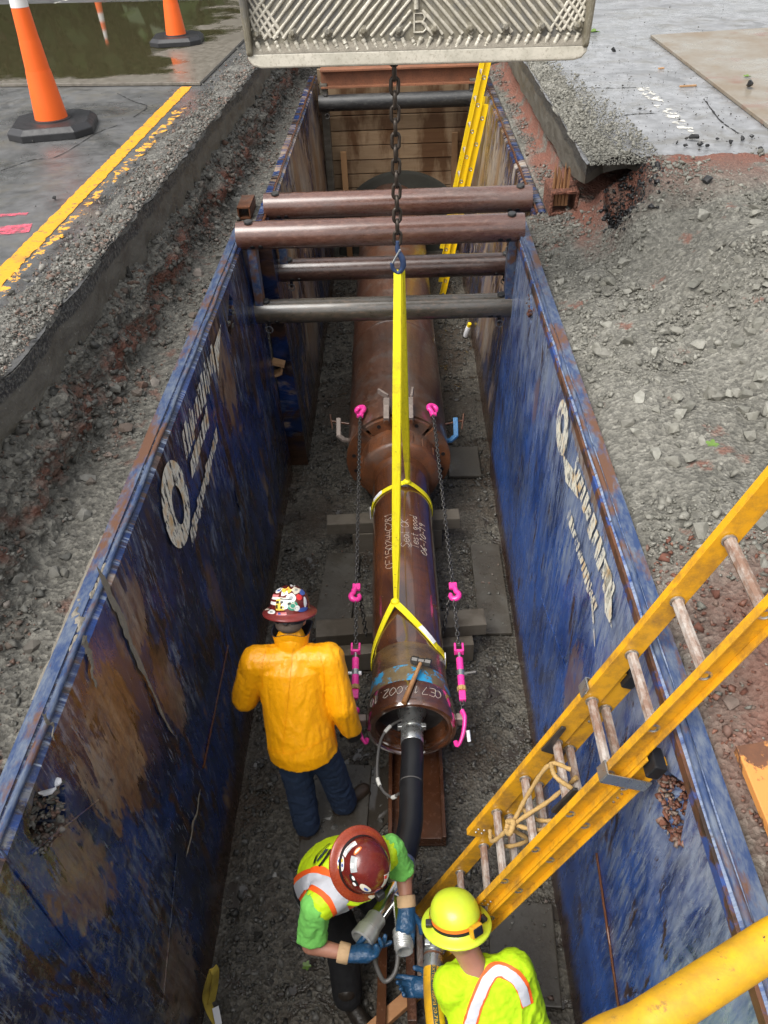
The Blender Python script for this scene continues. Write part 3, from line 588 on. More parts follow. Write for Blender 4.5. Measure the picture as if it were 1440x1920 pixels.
SMALL = [ico_small(500+i) for i in range(16)]
def rand_rot(n, tilt=.6):
    a = rng.uniform(0, 2*np.pi, n); b = rng.normal(0, tilt, n); c = rng.normal(0, tilt, n)
    ca, sa, cb, sb, cc, sc = np.cos(a), np.sin(a), np.cos(b), np.sin(b), np.cos(c), np.sin(c); z = np.zeros(n); o = np.ones(n)
    Rz = np.stack([ca, -sa, z, sa, ca, z, z, z, o], -1).reshape(-1, 3, 3); Rx = np.stack([o, z, z, z, cb, -sb, z, sb, cb], -1).reshape(-1, 3, 3); Ry = np.stack([cc, z, sc, z, o, z, -sc, z, cc], -1).reshape(-1, 3, 3)
    return Rz@Rx@Ry
def gravel(name, P, s, mat, label, sink=.25):
    V = []; F_ = []; base = 0; n = len(P); k = rng.integers(0, len(SMALL), n); RR = rand_rot(n)
    for i in range(len(SMALL)):
        id_ = np.where(k == i)[0]
        if not len(id_): continue
        v, f = SMALL[i]; q = np.einsum('nij,vj->nvi', RR[id_], v)*s[id_, None, None]+P[id_, None, :]; q[..., 2] += (s[id_]*(.5-sink))[:, None]
        V.append(q.reshape(-1, 3)); F_.append((f[None]+(np.arange(len(id_))*len(v))[:, None, None]).reshape(-1, 3)+base); base += len(id_)*len(v)
    me = fast_mesh(name, np.concatenate(V), np.concatenate(F_)); me.materials.append(MATS[mat]); return tag(link(name, me), label, 'gravel', kind='stuff')
def psize(n, a, b, p=2.2): return a*(1-rng.uniform(0, 1, n)*(1-(a/b)**p))**(-1/p)
def scatter(n, x0, x1, y0, y1, hf, dens=None):
    x = rng.uniform(x0, x1, n*3); y = rng.uniform(y0, y1, n*3)
    k = dens(x, y) > rng.uniform(0, 1, n*3) if dens is not None else np.ones(n*3, bool)
    x, y = x[k][:n], y[k][:n]; return np.stack([x, y, hf(x, y)], -1)
def clump(sc, seed, lo=.0): return lambda x, y: np.clip(.5+1.6*fbm(P3(x*sc, y*sc, 0), 3, seed)+lo, .06, 1)
P = scatter(13000, 1.03, 3.6, .7, 6.15, hR, lambda x, y: np.clip(.32+2.6*fbm(P3(x*1.6, y*1.6, 0), 4, 61), .05, 1)); P = P[~((P[:, 0] < 1.74) & (P[:, 0] > 1.50) & (P[:, 1] > 5.5))]
gravel('loose_gravel', P, psize(len(P), .006, .036, 2.0), 'stone_pale', 'pale crushed gravel spread over the right bank')
P = scatter(3800, 1.03, 1.36, 5.6, 12, hR, clump(3, 62, .2)); P = P[(P[:, 1] < 6.45) | (P[:, 0] > 1.215)]; gravel('loose_gravel', P, psize(len(P), .007, .03), 'stone_mid', 'small gravel on the ledge beside the far shield')
P = scatter(2600, 1.03, 2.4, .6, 2.5, hR, clump(3, 63, .2)); gravel('clay_crumbs', P, psize(len(P), .007, .035), 'stone_clay', 'red clay crumbs on the bank under the ladder')
ii = rng.integers(0, len(yb)-1, 15000); jj = (rng.beta(2.0, 1.3, 15000)*38+22).astype(int).clip(6, 59)
P = hl_grid[ii, jj]+rng.normal(0, .008, (15000, 3)); k = fbm(P*2.2, 3, 64)+rng.normal(0, .15, len(P)) > .02; P = P[k & (P[:, 0] < xin(P[:, 1])-.01)]
gravel('loose_gravel', P, psize(len(P), .006, .034, 2.0), 'stone_mid', 'small grey gravel on the left ledge and bank')
ii = rng.integers(0, len(yb)-1, 5000); jj = (rng.uniform(5, 40, 5000)).astype(int); P = hl_grid[ii, jj]; P = P[P[:, 0] < xin(P[:, 1])-.03]
gravel('rubble', P, psize(len(P), .010, .05, 1.9), 'stone_rubble', 'rubble embedded in the left bank under the pavement', .5)
P = scatter(15000, -1.14, .84, 1.1, 11.8, hF, clump(1.6, 65, .15)); gravel('loose_gravel', P, psize(len(P), .008, .036, 1.9), 'stone_dark', 'dark wet gravel over the trench floor')
def edgeL(x, y): return np.full_like(x, S+.012)
P = scatter(10000, -.42, .02, 2.2, 12, lambda x, y: np.full_like(x, S+.022), lambda x, y: np.clip((x+.42)/.36, 0.02, 1)**1.5); P[:, 0] += xL(P[:, 1]); gravel('loose_gravel', P, psize(len(P), .005, .030, 2.0), 'stone_mid', 'grit along the edge of the left pavement')
P = scatter(7500, 0, .55, 5.9, 12, lambda x, y: np.full_like(x, S+.022), lambda x, y: np.clip(1-x/.5*np.clip((y-5)/3.5, .5, 1.6), .02, 1)**1.5); P[:, 0] += XR; gravel('loose_gravel', P, psize(len(P), .005, .030, 2.0), 'stone_pale', 'grit along the edge of the right pavement')
P = scatter(1500, 1.5, 5, 6.2, 14, edgeL, lambda x, y: np.clip(1.2-(x-1.5)/2.2-(y-6)/9, .05, 1)); P = np.concatenate([P, scatter(350, -6, -2, 3, 9, edgeL)]); gravel('road_grit', P, psize(len(P), .004, .016), 'stone_dark', 'scattered dark grit on the road surfaces')
P = np.concatenate([scatter(200, -.86, -.30, 4.1, 5.2, lambda x, y: np.full_like(x, .058)), scatter(150, .46, .82, 4.1, 5.2, lambda x, y: np.full_like(x, .05)), scatter(90, -.7, -.3, 2.25, 2.98, lambda x, y: np.full_like(x, .04)), scatter(100, .42, .8, 1.5, 2.05, lambda x, y: np.full_like(x, .05))]); gravel('board_grit', P, psize(len(P), .003, .022, 1.6), 'stone_mid', 'dark grit scattered over the floor boards')
# soil berms lying on the pavement edges
def berm(name, xs, xe_, y0, y1, label, mat, side):
    gy = np.linspace(y0, y1, 300); gu = np.linspace(0, 1, 28); GU, GY = np.meshgrid(gu, gy, indexing='ij')
    GX = xs(GY)+(xe_(GY)-xs(GY))*GU
    n = fbm(P3(GX*4, GY*4, 0), 4, 71); n2 = fbm(P3(GX*18, GY*18, 0), 3, 72)
    e = np.clip(GU*3.2, 0, 1); h = S+.0+(.016*e+.032*n*e+.014*n2)-(1-e)*.03
    h = np.where(GU > .97, S-.02, h); X = np.stack([GX, GY, h], -1)
    me = grid_mesh(name, X); me.materials.append(MATS[mat]); return tag(link(name, me, None, 180), label, 'gravel', kind='stuff')
berm('soil_berm', lambda y: xL(y)-.34-.06*np.sin(y*2.1), lambda y: xL(y)-.002+.015*np.sin(y*9), 1.5, 12, 'grey grit heaped along the left pavement edge', 'soil_berm', 1)
berm('soil_berm', lambda y: XR+.30+.07*np.sin(y*1.7)+np.clip((7.4-y)*.14, 0, .2), lambda y: XR+.012+.012*np.sin(y*8)+np.clip((6.35-y)*.5, 0, .3), 6.12, 12, 'grey grit heaped along the right pavement edge', 'soil_right', -1)

# individual stones
RMESH = {}
def rock_mesh(i, mat):
    if (i, mat) not in RMESH:
        v, f = SHAPES[i]; mb = MB(); mb.add([Vector(q) for q in v], [tuple(int(z) for z in q) for q in f]); me = mb.mesh('stone'); me.materials.append(MATS[mat]); RMESH[(i, mat)] = me
    return RMESH[(i, mat)]
def stones(n, P, s, mat, name, label, group, cat='stone', sink=.3):
    for p, q in zip(P[:n], s[:n]):
        rot = Matrix.Rotation(random.uniform(0, 6.28), 4, 'Z') @ Matrix.Rotation(random.gauss(0, .3), 4, 'X') @ Matrix.Rotation(random.gauss(0, .3), 4, 'Y')
        o = bpy.data.objects.new(name, rock_mesh(random.randrange(12), mat)); COL.objects.link(o)
        o.matrix_world = Matrix.Translation((p[0], p[1], p[2]+q*(.45-sink))) @ rot @ Matrix.Scale(q, 4)
        tag(o, label, cat, group)
P = scatter(150, 1.08, 2.9, 1.9, 5.2, hR, lambda x, y: np.clip(1.15-((x-1.75)/.75)**2*.5-((y-3.6)/1.4)**2*.5, .08, 1)); stones(150, P, psize(150, .034, .075, 2), 'stone_pale', 'stone', 'pale angular stone lying loose on the right gravel bank', 'stones on the right bank')
ii = rng.integers(60, len(yb)-80, 600); jj = rng.integers(36, 60, 600); P = hl_grid[ii, jj]; P = P[P[:, 0] < -1.43]; stones(75, P, psize(75, .03, .065, 2), 'stone_mid', 'stone', 'grey stone on the gravel ledge outside the left shield', 'stones on the left ledge')
P = scatter(60, -1.08, -.5, 1.6, 4.5, hF); stones(60, P, psize(60, .028, .05, 2), 'stone_dark', 'stone', 'dark wet stone on the trench floor', 'stones on the trench floor')
P = scatter(15, 1.1, 1.9, .8, 2.2, hR); stones(15, P, psize(15, .035, .07, 2), 'stone_clay', 'clay_lump', 'red clay lump on the bank under the ladder', 'clay lumps under the ladder', 'clay lump')
# black asphalt in the pit, lumps on the road
P = scatter(2600, 1.46, 1.86, 5.3, 6.45, hR, lambda x, y: np.exp(-(((x-1.66-.12*(y-5.8))/.10)**2+((y-5.90)/.28)**2)))
gravel('broken_asphalt', P, psize(len(P), .007, .034, 1.9), 'asphalt_lump', 'black broken asphalt filling the hole at the pavement corner', .1)
LP = [(1300, 262, .05), (1312, 272, .03), (1285, 275, .022), (1325, 275, .025), (1270, 268, .02), (1345, 262, .02), (1370, 268, .03), (1390, 262, .03), (1410, 258, .025), (1425, 280, .022), (1325, 342, .045), (1150, 95, .04), (1200, 205, .02), (1355, 240, .015)]
for (px, py, sz) in LP:
    p = at(px, py, z=S+.012); stones(1, np.array([p[:]]), np.array([sz]), 'asphalt_lump', 'asphalt_lump', 'black asphalt lump lying on the right road', 'asphalt lumps on the right road', 'asphalt lump', .1)
p = at(1405, 160, z=S+.06); stones(1, np.array([p[:]]), np.array([.06]), 'asphalt_lump', 'asphalt_lump', 'black asphalt lump lying on the dry steel plate', None, 'asphalt lump', .2)
for (px, py, sz) in ((103, 373, .022), (240, 150, .02)):
    p = at(px, py, z=S+.01); stones(1, np.array([p[:]]), np.array([sz]), 'asphalt_lump', 'asphalt_lump', 'small black asphalt lump on the left road near the cones', 'asphalt lumps on the left road', 'asphalt lump', .1)
# broken clay duct and splintered timber at the right pavement edge
b = at(1055, 400, z=2.58); mb = MB()
for dx, dz, sx, sz in ((-.10, .08, .025, .16), (.10, .08, .025, .16), (0, .165, .225, .025), (0, .0, .225, .025)): mb.box((b.x+dx, b.y+.15, b.z+dz), (sx, .34, sz))
tag(mb.build('clay_duct', 'clay', None, None, .006), 'broken square red clay duct sticking out below the right pavement', 'duct')
mb = MB(); b2 = at(1050, 345, z=2.8)
for k in range(5): mb.prism([b2+Vector((-.06+.028*k, 0, -.17)), b2+Vector((-.036+.028*k, 0, -.17)), b2+Vector((-.02+.026*k, .05, .04+.05*math.sin(k*2.1))), b2+Vector((-.035+.026*k, .05, .1+.04*math.sin(k*2.1+1)))], (0, .03, .01))
tag(mb.build('splintered_timber', 'broken_wood'), 'splintered orange-brown timber end beside the clay duct', 'timber')
# road markings
def strip(name, a, b, wa, mat, label, z=S+.004, seg=120, jit=.004):
    a = Vector(a); b = Vector(b); d = (b-a).normalized(); n = Vector((-d.y, d.x, 0)); L = []; 
    for i in range(seg+1):
        t = i/seg; p = a.lerp(b, t); j1, j2 = random.gauss(0, jit), random.gauss(0, jit)
        L.append((p+n*(wa/2+j1), p-n*(wa/2+j2)))
    mb = MB(); mb.add([Vector((q.x, q.y, z)) for pr in L for q in pr], [(2*i, 2*i+1, 2*i+3, 2*i+2) for i in range(seg)]); return tag(mb.build(name, mat), label, kind='structure')
a_, b_ = at(350, 163, z=S), at(-40, 562, z=S)
strip('road_line', a_, b_, .115, 'road_yellow', 'solid yellow painted line on the left road')
strip('road_line', at(345, 212, z=S), at(-20, 590, z=S), .07, 'paint_yellow_worn', 'worn second yellow line by the pavement edge', S+.045, 60, .015)
strip('road_paint', at(-60, 440, z=S), at(58, 428, z=S), .16, 'paint_pink_worn', 'faded pink utility paint mark on the left road', S+.0045)
strip('road_paint', at(-60, 408, z=S), at(52, 402, z=S), .05, 'paint_pink_worn', 'thin faded pink utility paint mark on the left road', S+.0045)
strip('road_line', at(1205, 165, z=S), at(1310, 265, z=S), .12, 'paint_white_worn', 'worn white painted line on the right road')
strip('road_line', at(95, 10, z=S), at(140, -5, z=S), .1, 'paint_white_worn', 'short white painted mark far on the left road')
mb = MB()
def crack(pts, w=.006):
    pts = spline([at(px, py, z=S+.003) for px, py in pts], 30); v = []; 
    for i, p in enumerate(pts):
        d = (pts[min(i+1, len(pts)-1)]-pts[max(i-1, 0)]).normalized(); n = Vector((-d.y, d.x, 0)); ww = w*(.5+random.random()); v += [p+n*ww+Vector((random.gauss(0, .004), random.gauss(0, .008), 0)), p-n*ww]
    mb.add(v, [(2*i, 2*i+1, 2*i+3, 2*i+2) for i in range(len(pts)-1)])
crack([(220, 175), (250, 190), (275, 200), (250, 220)]); crack([(0, 320), (60, 300), (110, 292), (180, 250), (220, 235)], .004); crack([(1085, 163), (1150, 165), (1205, 163)]); crack([(1320, 185), (1350, 225), (1385, 250)]); crack([(1130, 225), (1180, 215), (1230, 212)], .005)
m = NT('crack_dark'); m.set('Base Color', (.012, .012, .012)); m.set('Roughness', .8)
tag(mb.build('road_crack', 'crack_dark'), 'dark cracks in the asphalt', kind='structure')
# steel plates
def plate(name, poly, h, mat, label):
    mb = MB(); mb.prism([Vector((p.x, p.y, S+.004)) for p in poly], (0, 0, h)); o = mb.build(name, mat, None, None, .004, origin=poly[0]); return tag(o, label, 'steel plate')
p0, p1, p2 = at(375, 155, z=S+.03), at(0, 158, z=S+.03), at(458, 72, z=S+.03)
d = (p2-p0).normalized(); e = (p1-p0).normalized()
plate('steel_plate', [p0, p0+d*6.0, p0+d*6.0+e*5.0, p0+e*5.0], .03, 'wet_steel_plate', 'wet steel road plate holding a puddle beside the orange cones')
p0, p1 = at(1220, 66, z=S+.03), at(1445, 238, z=S+.03); d = (p1-p0).normalized()
plate('steel_plate', [p0, p0+Vector((4, .5, 0)), p1+Vector((4, .2, 0)), p1+d*.3], .03, 'dry_steel_plate', 'tan steel road plate on the right road')
p = at(1375, 1410, z=2.58); q = at(1440, 1600, z=2.56)
mb = MB(); mb.prism([p, Vector((p.x+.35, p.y+.05, p.z+.02)), Vector((q.x+.4, q.y-.25, q.z)), Vector((q.x+.02, q.y-.12, q.z))], (0, 0, .035)); tag(mb.build('orange_plate', 'orange_plate', None, None, .003), 'orange-painted rusty steel offcut on the red clay', 'steel plate')
# slivers and leaves
for px, py, nm, lb, mt, L, a in ((1290, 161, 'wood_sliver', 'thin pale wood sliver on the right road', 'stud_wood', .16, .1), (1240, 128, 'wood_sliver', 'tiny orange wood chip on the right road', 'stud_wood', .06, .3)):
    p = at(px, py, z=S+.012); mb = MB(); mb.box(p, (L, .022, .012), Matrix.Rotation(a, 3, 'Z')); tag(mb.build(nm, mt, None, None, origin=p), lb, 'wood')
def leaf(px, py, z, label, s=.05):
    p = at(px, py, z=z); mb = MB(); pts = []
    for k in range(20):
        a = 2*math.pi*k/20; r = s*(.55+.45*abs(math.cos(2.5*a))); pts.append(p+Vector((r*math.cos(a), r*math.sin(a), .006+.35*r*abs(math.sin(a)))))
    mb.add([p+Vector((0, 0, .004))]+pts, [(0, 1+k, 1+(k+1) % 20) for k in range(20)]); o = mb.build('leaf', 'leaf_fresh', None, None, origin=p); tag(o, label, 'leaf')
leaf(1112, 62, S+.01, 'green leaf on the road beside the excavator bucket', .09); leaf(1335, 836, 2.86, 'small yellow-green leaf on the right gravel bank', .03); leaf(575, 1812, .05, 'green leaf on the trench floor beside the vested worker', .028); leaf(1401, 145, S+.04, 'green leaf scrap on the tan steel plate', .04)
# ------------------------------------------------------------------ trench shields
def panel(name, parent, y0, y1, xo, xt, xi, xb, mat, holes=(), seed=0, dent=.008):
    """xo outer face, xt inner edge of the flat top, xi inner face at the top, xb inner face at the bottom"""
    prof = [(xo, -.15), (xo, T*.5), (xo, T), ((xo+xt)/2, T), (xt, T)]
    zs = np.linspace(T-.028, -.15, 34)
    inner = [(xi+(xb-xi)*(1-(z+.15)/(T+.12)), z) for z in zs]
    prof += inner; n = len(prof); ysn = np.linspace(y0, y1, int((y1-y0)*14)); mb = MB(); V = []
    sg = 1 if xi > xo else -1
    for y in ysn:
        for j, (x, z) in enumerate(prof):
            if j >= 5: x += sg*dent*float(fbm(np.array([[y*1.3, z*1.6, seed]]), 3, 81+seed)[0])*(1 if 0 < j-5 < 33 else .3)
            V.append((x, y, z+(dent*1.2*float(fbm(np.array([[y*5, 3.0, seed]]), 3, 82)[0]) if 2 <= j <= 3 else 0)))
    m_ = len(ysn); F_ = []
    for i in range(m_-1):
        for j in range(n):
            a, b, c, d_ = i*n+j, i*n+(j+1) % n, (i+1)*n+(j+1) % n, (i+1)*n+j
            F_.append((a, b, c, d_) if sg < 0 else (d_, c, b, a))
    e0 = tuple(range(n)); e1 = tuple((m_-1)*n+k for k in range(n))
    F_.append(e0[::-1] if sg < 0 else e0); F_.append(e1 if sg < 0 else e1[::-1])
    mb.add(V, F_); me = mb.mesh(name)
    if holes:
        o = bpy.data.objects.new('tmp', me); COL.objects.link(o); cut = []
        for poly in holes:
            cb = MB(); xm = min(xo, xi)-.1; cb.prism([(xm, y, z) for y, z in poly], (abs(xo-xi)+.35, 0, 0)); cm = cb.mesh('cut')
            bmx = bmesh.new(); bmx.from_mesh(cm); bmesh.ops.recalc_face_normals(bmx, faces=bmx.faces); bmx.to_mesh(cm); bmx.free()
            co = bpy.data.objects.new('cut', cm); COL.objects.link(co); md = o.modifiers.new('b', 'BOOLEAN'); md.operation = 'DIFFERENCE'; md.object = co; md.solver = 'EXACT'; cut.append(co)
        bmx = bmesh.new(); bmx.from_mesh(me); bmesh.ops.recalc_face_normals(bmx, faces=bmx.faces); bmx.to_mesh(me); bmx.free()
        dg = bpy.context.evaluated_depsgraph_get(); me2 = bpy.data.meshes.new_from_object(o.evaluated_get(dg))
        for c in cut: bpy.data.objects.remove(c)
        bpy.data.objects.remove(o); me = me2; me.name = name
    me.materials.clear(); me.materials.append(MATS[mat]); return link(name, me, parent, 35)
def spreader(parent, y, z, xa, xb, mat, r=.102, tilt=0.0, pins=True):
    mb = MB(); za, zb = z-tilt, z+tilt
    n = 26; pts = [Vector((xa+(xb-xa)*t, y, za+(zb-za)*t)) for t in np.linspace(0, 1, n)]
    mb.tube(pts, [r*(1+.012*math.sin(k*2.7)) for k in range(n)], 28); o = mb.build('spreader', mat, parent, 50)
    for s_ in (0, 1):
        x = xa+.10 if s_ == 0 else xb-.10; zt = za if s_ == 0 else zb
        mb = MB(); mb.lathe([(.034, 0), (.034, .012), (.03, .018)], (x, y-.02, zt+r-.003), (0, -.1, 1), 14); mb.tube([(x, y, zt-r-.06), (x, y, zt+r)], .016, 8); mb.build('pin', 'steel_black', o, 50)
        for dx in ((.02, .085) if s_ == 0 else (-.02, -.085)):
            d = Vector((0, -.80, -.60)).normalized(); mb = MB(); mb.lathe([(.021, -.004), (.021, .0015)], Vector((x+dx, y, zt))+d*r, d, 14); mb.build('adjustment_hole', 'black_plastic', o)
        mb = MB(); cx_ = Vector((x, y-.03, zt-r-.05)); mb.tube([cx_+Vector((.03*math.cos(a), -.004, .03*math.sin(a))) for a in np.linspace(0, 2*math.pi, 14)[:-1]], .005, 6, closed=True); mb.build('pin_ring', 'galvanised', o, 60)
    return o
def edge_bar(parent, x, y0, y1, z, r=.014, mat='shield_edge'):
    mb = MB(); n = 50; mb.tube([Vector((x+.003*math.sin(i*1.3), y0+(y1-y0)*i/n, z+.002*math.sin(i*.9))) for i in range(n+1)], r, 8); return mb.build('edge_bar', mat, parent, 60)
box1 = empty('trench_shield', (-.18, 3, 0), 'blue steel trench shield around the workers, worn paint and white lettering', 'trench shield', 'trench shields')
hl1 = [(1.37, 2.48), (1.50, 2.31), (1.40, 2.20), (1.24, 2.30), (1.27, 2.44)]
hl2 = [(5.33, 2.44), (5.40, 2.36), (5.12, 2.20), (5.08, 2.27)]
panL = panel('side_panel', box1, -.6, 6.38, -1.38, -1.325, -1.27, -1.17, 'shield_left', (hl1, hl2), 1); panL['label'] = 'worn blue left panel with tan rust scrapes'
hr1 = [(1.58, 2.27), (1.40, 2.45), (1.36, 2.44), (1.29, 2.22), (1.40, 2.13)]
hr2 = [(5.25, 2.44), (5.30, 2.38), (5.12, 2.24), (5.08, 2.30)]
panR = panel('side_panel', box1, -.6, 6.38, 1.0, .945, .91, .84, 'shield_right', (hr1, hr2), 2); panR['label'] = 'bright blue right panel with white scuffs'
for pn, xs_, sg in ((panL, -1.305, 1), (panR, .930, -1)):
    edge_bar(pn, xs_, -.6, 6.36, T-.006)
mb = MB(); mb.box((-1.352, 2.9, T+.004), (.054, 6.9, .006)); mb.build('top_strip', 'shield_edge', panL)
mb = MB(); mb.box((.972, 2.9, T+.004), (.054, 6.9, .006)); mb.build('top_strip', 'shield_edge', panR)
mb = MB(); mb.box((.906, 2.9, T-.05), (.012, 6.9, .05)); mb.build('rub_rail', 'rail_rust', panR)
spreader(box1, 6.1, 2.57, -1.30, .95, 'rust_spreader', .108); spreader(box1, 6.1, 1.92, -1.25, .91, 'rust_spreader_green', .100)
for x in (-1.20, .87):
    mb = MB(); mb.box((x, 6.1, 2.24), (.07, .12, .52), None, 0, .008); mb.build('spreader_post', 'shield_edge', box1)
# diagonal weld stiffeners on the left panel
def on_left(y, z, off=.006): return Vector((-1.27+(.10)*(1-(z+.15)/(T+.12))+off, y, z))
def on_right(y, z, off=.006): return Vector((.91-.07*(1-(z+.15)/(T+.12))-off, y, z))
def bead(parent, a, b, fn, r=.006, mat='shield_left'):
    mb = MB(); mb.tube([fn(a[0]+(b[0]-a[0])*t, a[1]+(b[1]-a[1])*t, .002+.002*random.random()) for t in np.linspace(0, 1, 24)], r, 6); mb.build('weld_seam', mat, parent, 60)
def Lp(px, py): q = at(px, py, x=-1.215); return (q.y, q.z)
def Rp(px, py): q = at(px, py, x=.875); return (q.y, q.z)
for a, b, r, mt in (((0, 1540), (215, 1880), .005, 'shield_left'), ((425, 1210), (378, 1440), .007, 'rust_brown'), ((395, 700), (460, 1000), .005, 'shield_left'), ((85, 1600), (200, 1500), .005, 'shield_left'), ((330, 1600), (300, 1880), .005, 'shield_left')): bead(panL, Lp(*a), Lp(*b), on_left, r, mt)
for a, b, r, mt in (((1120, 1600), (1165, 1900), .007, 'rust_brown'), ((1060, 1250), (1010, 1100), .003, 'shield_right')): bead(panR, Rp(*a), Rp(*b), on_right, r, mt)
# worn lettering left on the panels
def decal(parent, poly, fn, name='lettering', mat='lettering_worn', off=.012):
    # fan over a fine strip so that it follows the plate
    mb = MB(); pts = [fn(y, z, off) for y, z in poly]; mb.add(pts, [tuple(range(len(pts)))]); return mb.build(name, mat, parent)
def ring_poly(cy, cz, a, b, ia, ib, oy, oz, fn, parent):
    mb = MB(); n = 40; V = []
    for k in range(n):
        th = 2*math.pi*k/n; V.append(fn(cy+a*math.cos(th), cz+b*math.sin(th), .012)); V.append(fn(cy+oy+ia*math.cos(th), cz+oz+ib*math.sin(th), .012))
    mb.add(V, [(2*k, 2*k+1, (2*k+3) % (2*n), (2*k+2) % (2*n)) for k in range(n)]); return mb.build('lettering', 'lettering_worn', parent)
ring_poly(3.22, 2.20, .22, .25, .085, .12, .02, -.02, on_left, panL)
def bars(fn, parent, y0, y1, zc0, zc1, hgt, slant, wid, gap, ovals=()):
    y = y0; k = 0; sg = 1 if y1 > y0 else -1
    while (y-y1)*sg < 0:
        t = (y-y0)/(y1-y0); zc = zc0+(zc1-zc0)*t; w_ = wid*random.uniform(.7, 1.5); h = hgt*random.uniform(.6, 1.15)
        decal(parent, [(y, zc-h/2), (y+sg*w_, zc-h/2), (y+sg*w_+slant, zc+h/2), (y+slant, zc+h/2)], fn); y += sg*(w_+gap*random.uniform(.6, 1.6)); k += 1
bars(on_left, panL, 3.55, 4.55, 2.33, 2.36, .17, .05, .035, .022); bars(on_left, panL, 3.55, 4.1, 2.16, 2.18, .12, .05, .05, .015); bars(on_left, panL, 3.25, 4.15, 1.90, 1.98, .10, .04, .04, .012)
decal(panL, [(4.55, 2.2), (4.6, 2.25), (4.9, 2.42), (4.6, 2.4)], on_left)
ring_poly(3.72, 2.30, .16, .16, .05, .06, .01, .02, on_right, panR)
bars(on_right, panR, 3.35, 2.45, 2.33, 2.30, .14, -.04, .05, .018); bars(on_right, panR, 3.30, 2.55, 2.03, 2.06, .09, -.03, .035, .014)
decal(panR, [(3.6, 2.2), (3.45, 2.12), (3.15, 2.24), (3.3, 2.3)], on_right); decal(panR, [(2.75, 2.1), (2.6, 2.05), (2.35, 1.85), (2.5, 1.95)], on_right); decal(panR, [(2.6, 2.36), (2.45, 2.38), (2.3, 2.2), (2.42, 2.17)], on_right)
# pale scraped streaks and mud smears
def smear(parent, a, b, w0, w1, fn, mat='mud_dry', th=.006, name='mud_streak'):
    a = Vector((a[0], a[1], 0)); b = Vector((b[0], b[1], 0)); n = 60; mb = MB(); V = []; sd = random.random()*50
    d = (b-a).normalized(); s_ = Vector((-d.y, d.x, 0)); tt_ = np.linspace(0, 1, n+1); q1 = fbm(P3(tt_*14+sd, 0, 0), 4, 3, .7); q2 = fbm(P3(tt_*14+sd, 5, 0), 4, 4, .7); q3 = fbm(P3(tt_*5+sd, 9, 0), 3, 5)
    for i, t in enumerate(tt_):
        p = a.lerp(b, t)+s_*float(q3[i])*.03; w_ = w0+(w1-w0)*t; e = min(1, t*12, (1-t)*12); wa = w_*max(.15, .7+1.1*float(q1[i]))*e+.001; wb = w_*max(.15, .7+1.1*float(q2[i]))*e+.001
        for q, o in ((-wa, 0), (-wa*.45, th*(.6+.5*float(q2[i]))*e), (wb*.45, th*(.6+.5*float(q1[i]))*e), (wb, 0)): r_ = p+s_*q; V.append(fn(r_.x, r_.y, o+.006))
    mb.add(V, [(i*4+j, i*4+j+1, i*4+j+5, i*4+j+4) for i in range(n) for j in range(3)]); return mb.build(name, mat, parent, 180)
for a, b, w0, w1 in (((205, 1065), (330, 1380), .036, .006), ((178, 1195), (203, 1290), .03, .008), ((372, 1480), (345, 1610), .016, .006), ((112, 1330), (130, 1385), .012, .004)): smear(panL, Lp(*a), Lp(*b), w0, w1, on_left)
# mud heaped on the left panel's top edge
gy = np.linspace(1.72, 2.62, 120); gu = np.linspace(0, 1, 18); GU, GY = np.meshgrid(gu, gy, indexing='ij'); prof_ = np.sin(np.pi*GU)**.7*np.clip(1.2-np.abs(GY-2.2)/.36, 0, 1)
nz = fbm(P3(GU*3, GY*12, 0), 4, 77, .65); nz2 = fbm(P3(GU*9, GY*40, 0), 3, 78); hz_ = (prof_*(.012+.05*nz+.018*nz2)).clip(-.012, .07); X = np.stack([-1.40+.12*GU+.015*nz, GY, T-.012+hz_-.05*np.clip((GU-.75)*4, 0, 1)], -1)
me = grid_mesh('mud_heap', X); me.materials.append(MATS['mud_dry']); tag(link('mud_heap', me, None, 180), 'dried mud caked over the top edge of the left shield panel', 'mud', kind='stuff')
# soil filling the lifting holes
def fill(hole, xc, mat, label, n=260):
    yc = sum(q[0] for q in hole)/len(hole); zc = min(q[1] for q in hole); P = np.array([(xc+random.uniform(-.07, .07), yc+random.uniform(-.13, .13), zc-.005+random.random()*.03) for _ in range(n)])
    P[:, 2] += np.abs(P[:, 1]-yc)*.9+np.abs(P[:, 0]-xc)*.2; gravel('hole_fill', P, psize(n, .010, .026), mat, label)
fill(hl1, -1.32, 'stone_mid', 'gravel packed in the lifting hole of the left shield panel'); fill(hl2, -1.32, 'stone_mid', 'gravel packed in the far lifting hole of the left panel', 120); fill(hr1, .955, 'stone_clay', 'red clay stones packed in the lifting hole of the right panel'); fill(hr2, .955, 'stone_clay', 'gravel packed in the far lifting hole of the right panel', 120)
# far shield
box2 = empty('trench_shield', (0, 9, 0), 'rust-scraped trench shield at the far end by the timber wall', 'trench shield', 'trench shields')
pl2 = panel('side_panel', box2, 6.52, 12.05, -1.23, -1.18, -1.13, -1.02, 'shield_far', (), 3, .012); pr2 = panel('side_panel', box2, 6.52, 12.05, 1.19, 1.14, 1.09, .86, 'shield_far', (), 4, .012)
edge_bar(pl2, -1.16, 6.52, 12.0, T-.004, .012, 'rust_brown'); edge_bar(pr2, 1.12, 6.52, 12.0, T-.004, .012, 'rust_brown')
spreader(box2, 6.78, 2.56, -1.17, 1.10, 'rust_spreader', .108); spreader(box2, 6.78, 1.99, -1.12, 1.02, 'rust_spreader_dark', .100)
spreader(box2, 11.5, 2.30, -1.08, 1.06, 'steel_black', .10)
for x, sg in ((-1.06, 1), (.98, -1)):
    mb = MB(); mb.box((x, 6.78, 2.27), (.07, .12, .50), None, 0, .008); mb.build('spreader_post', 'shield_edge', box2)
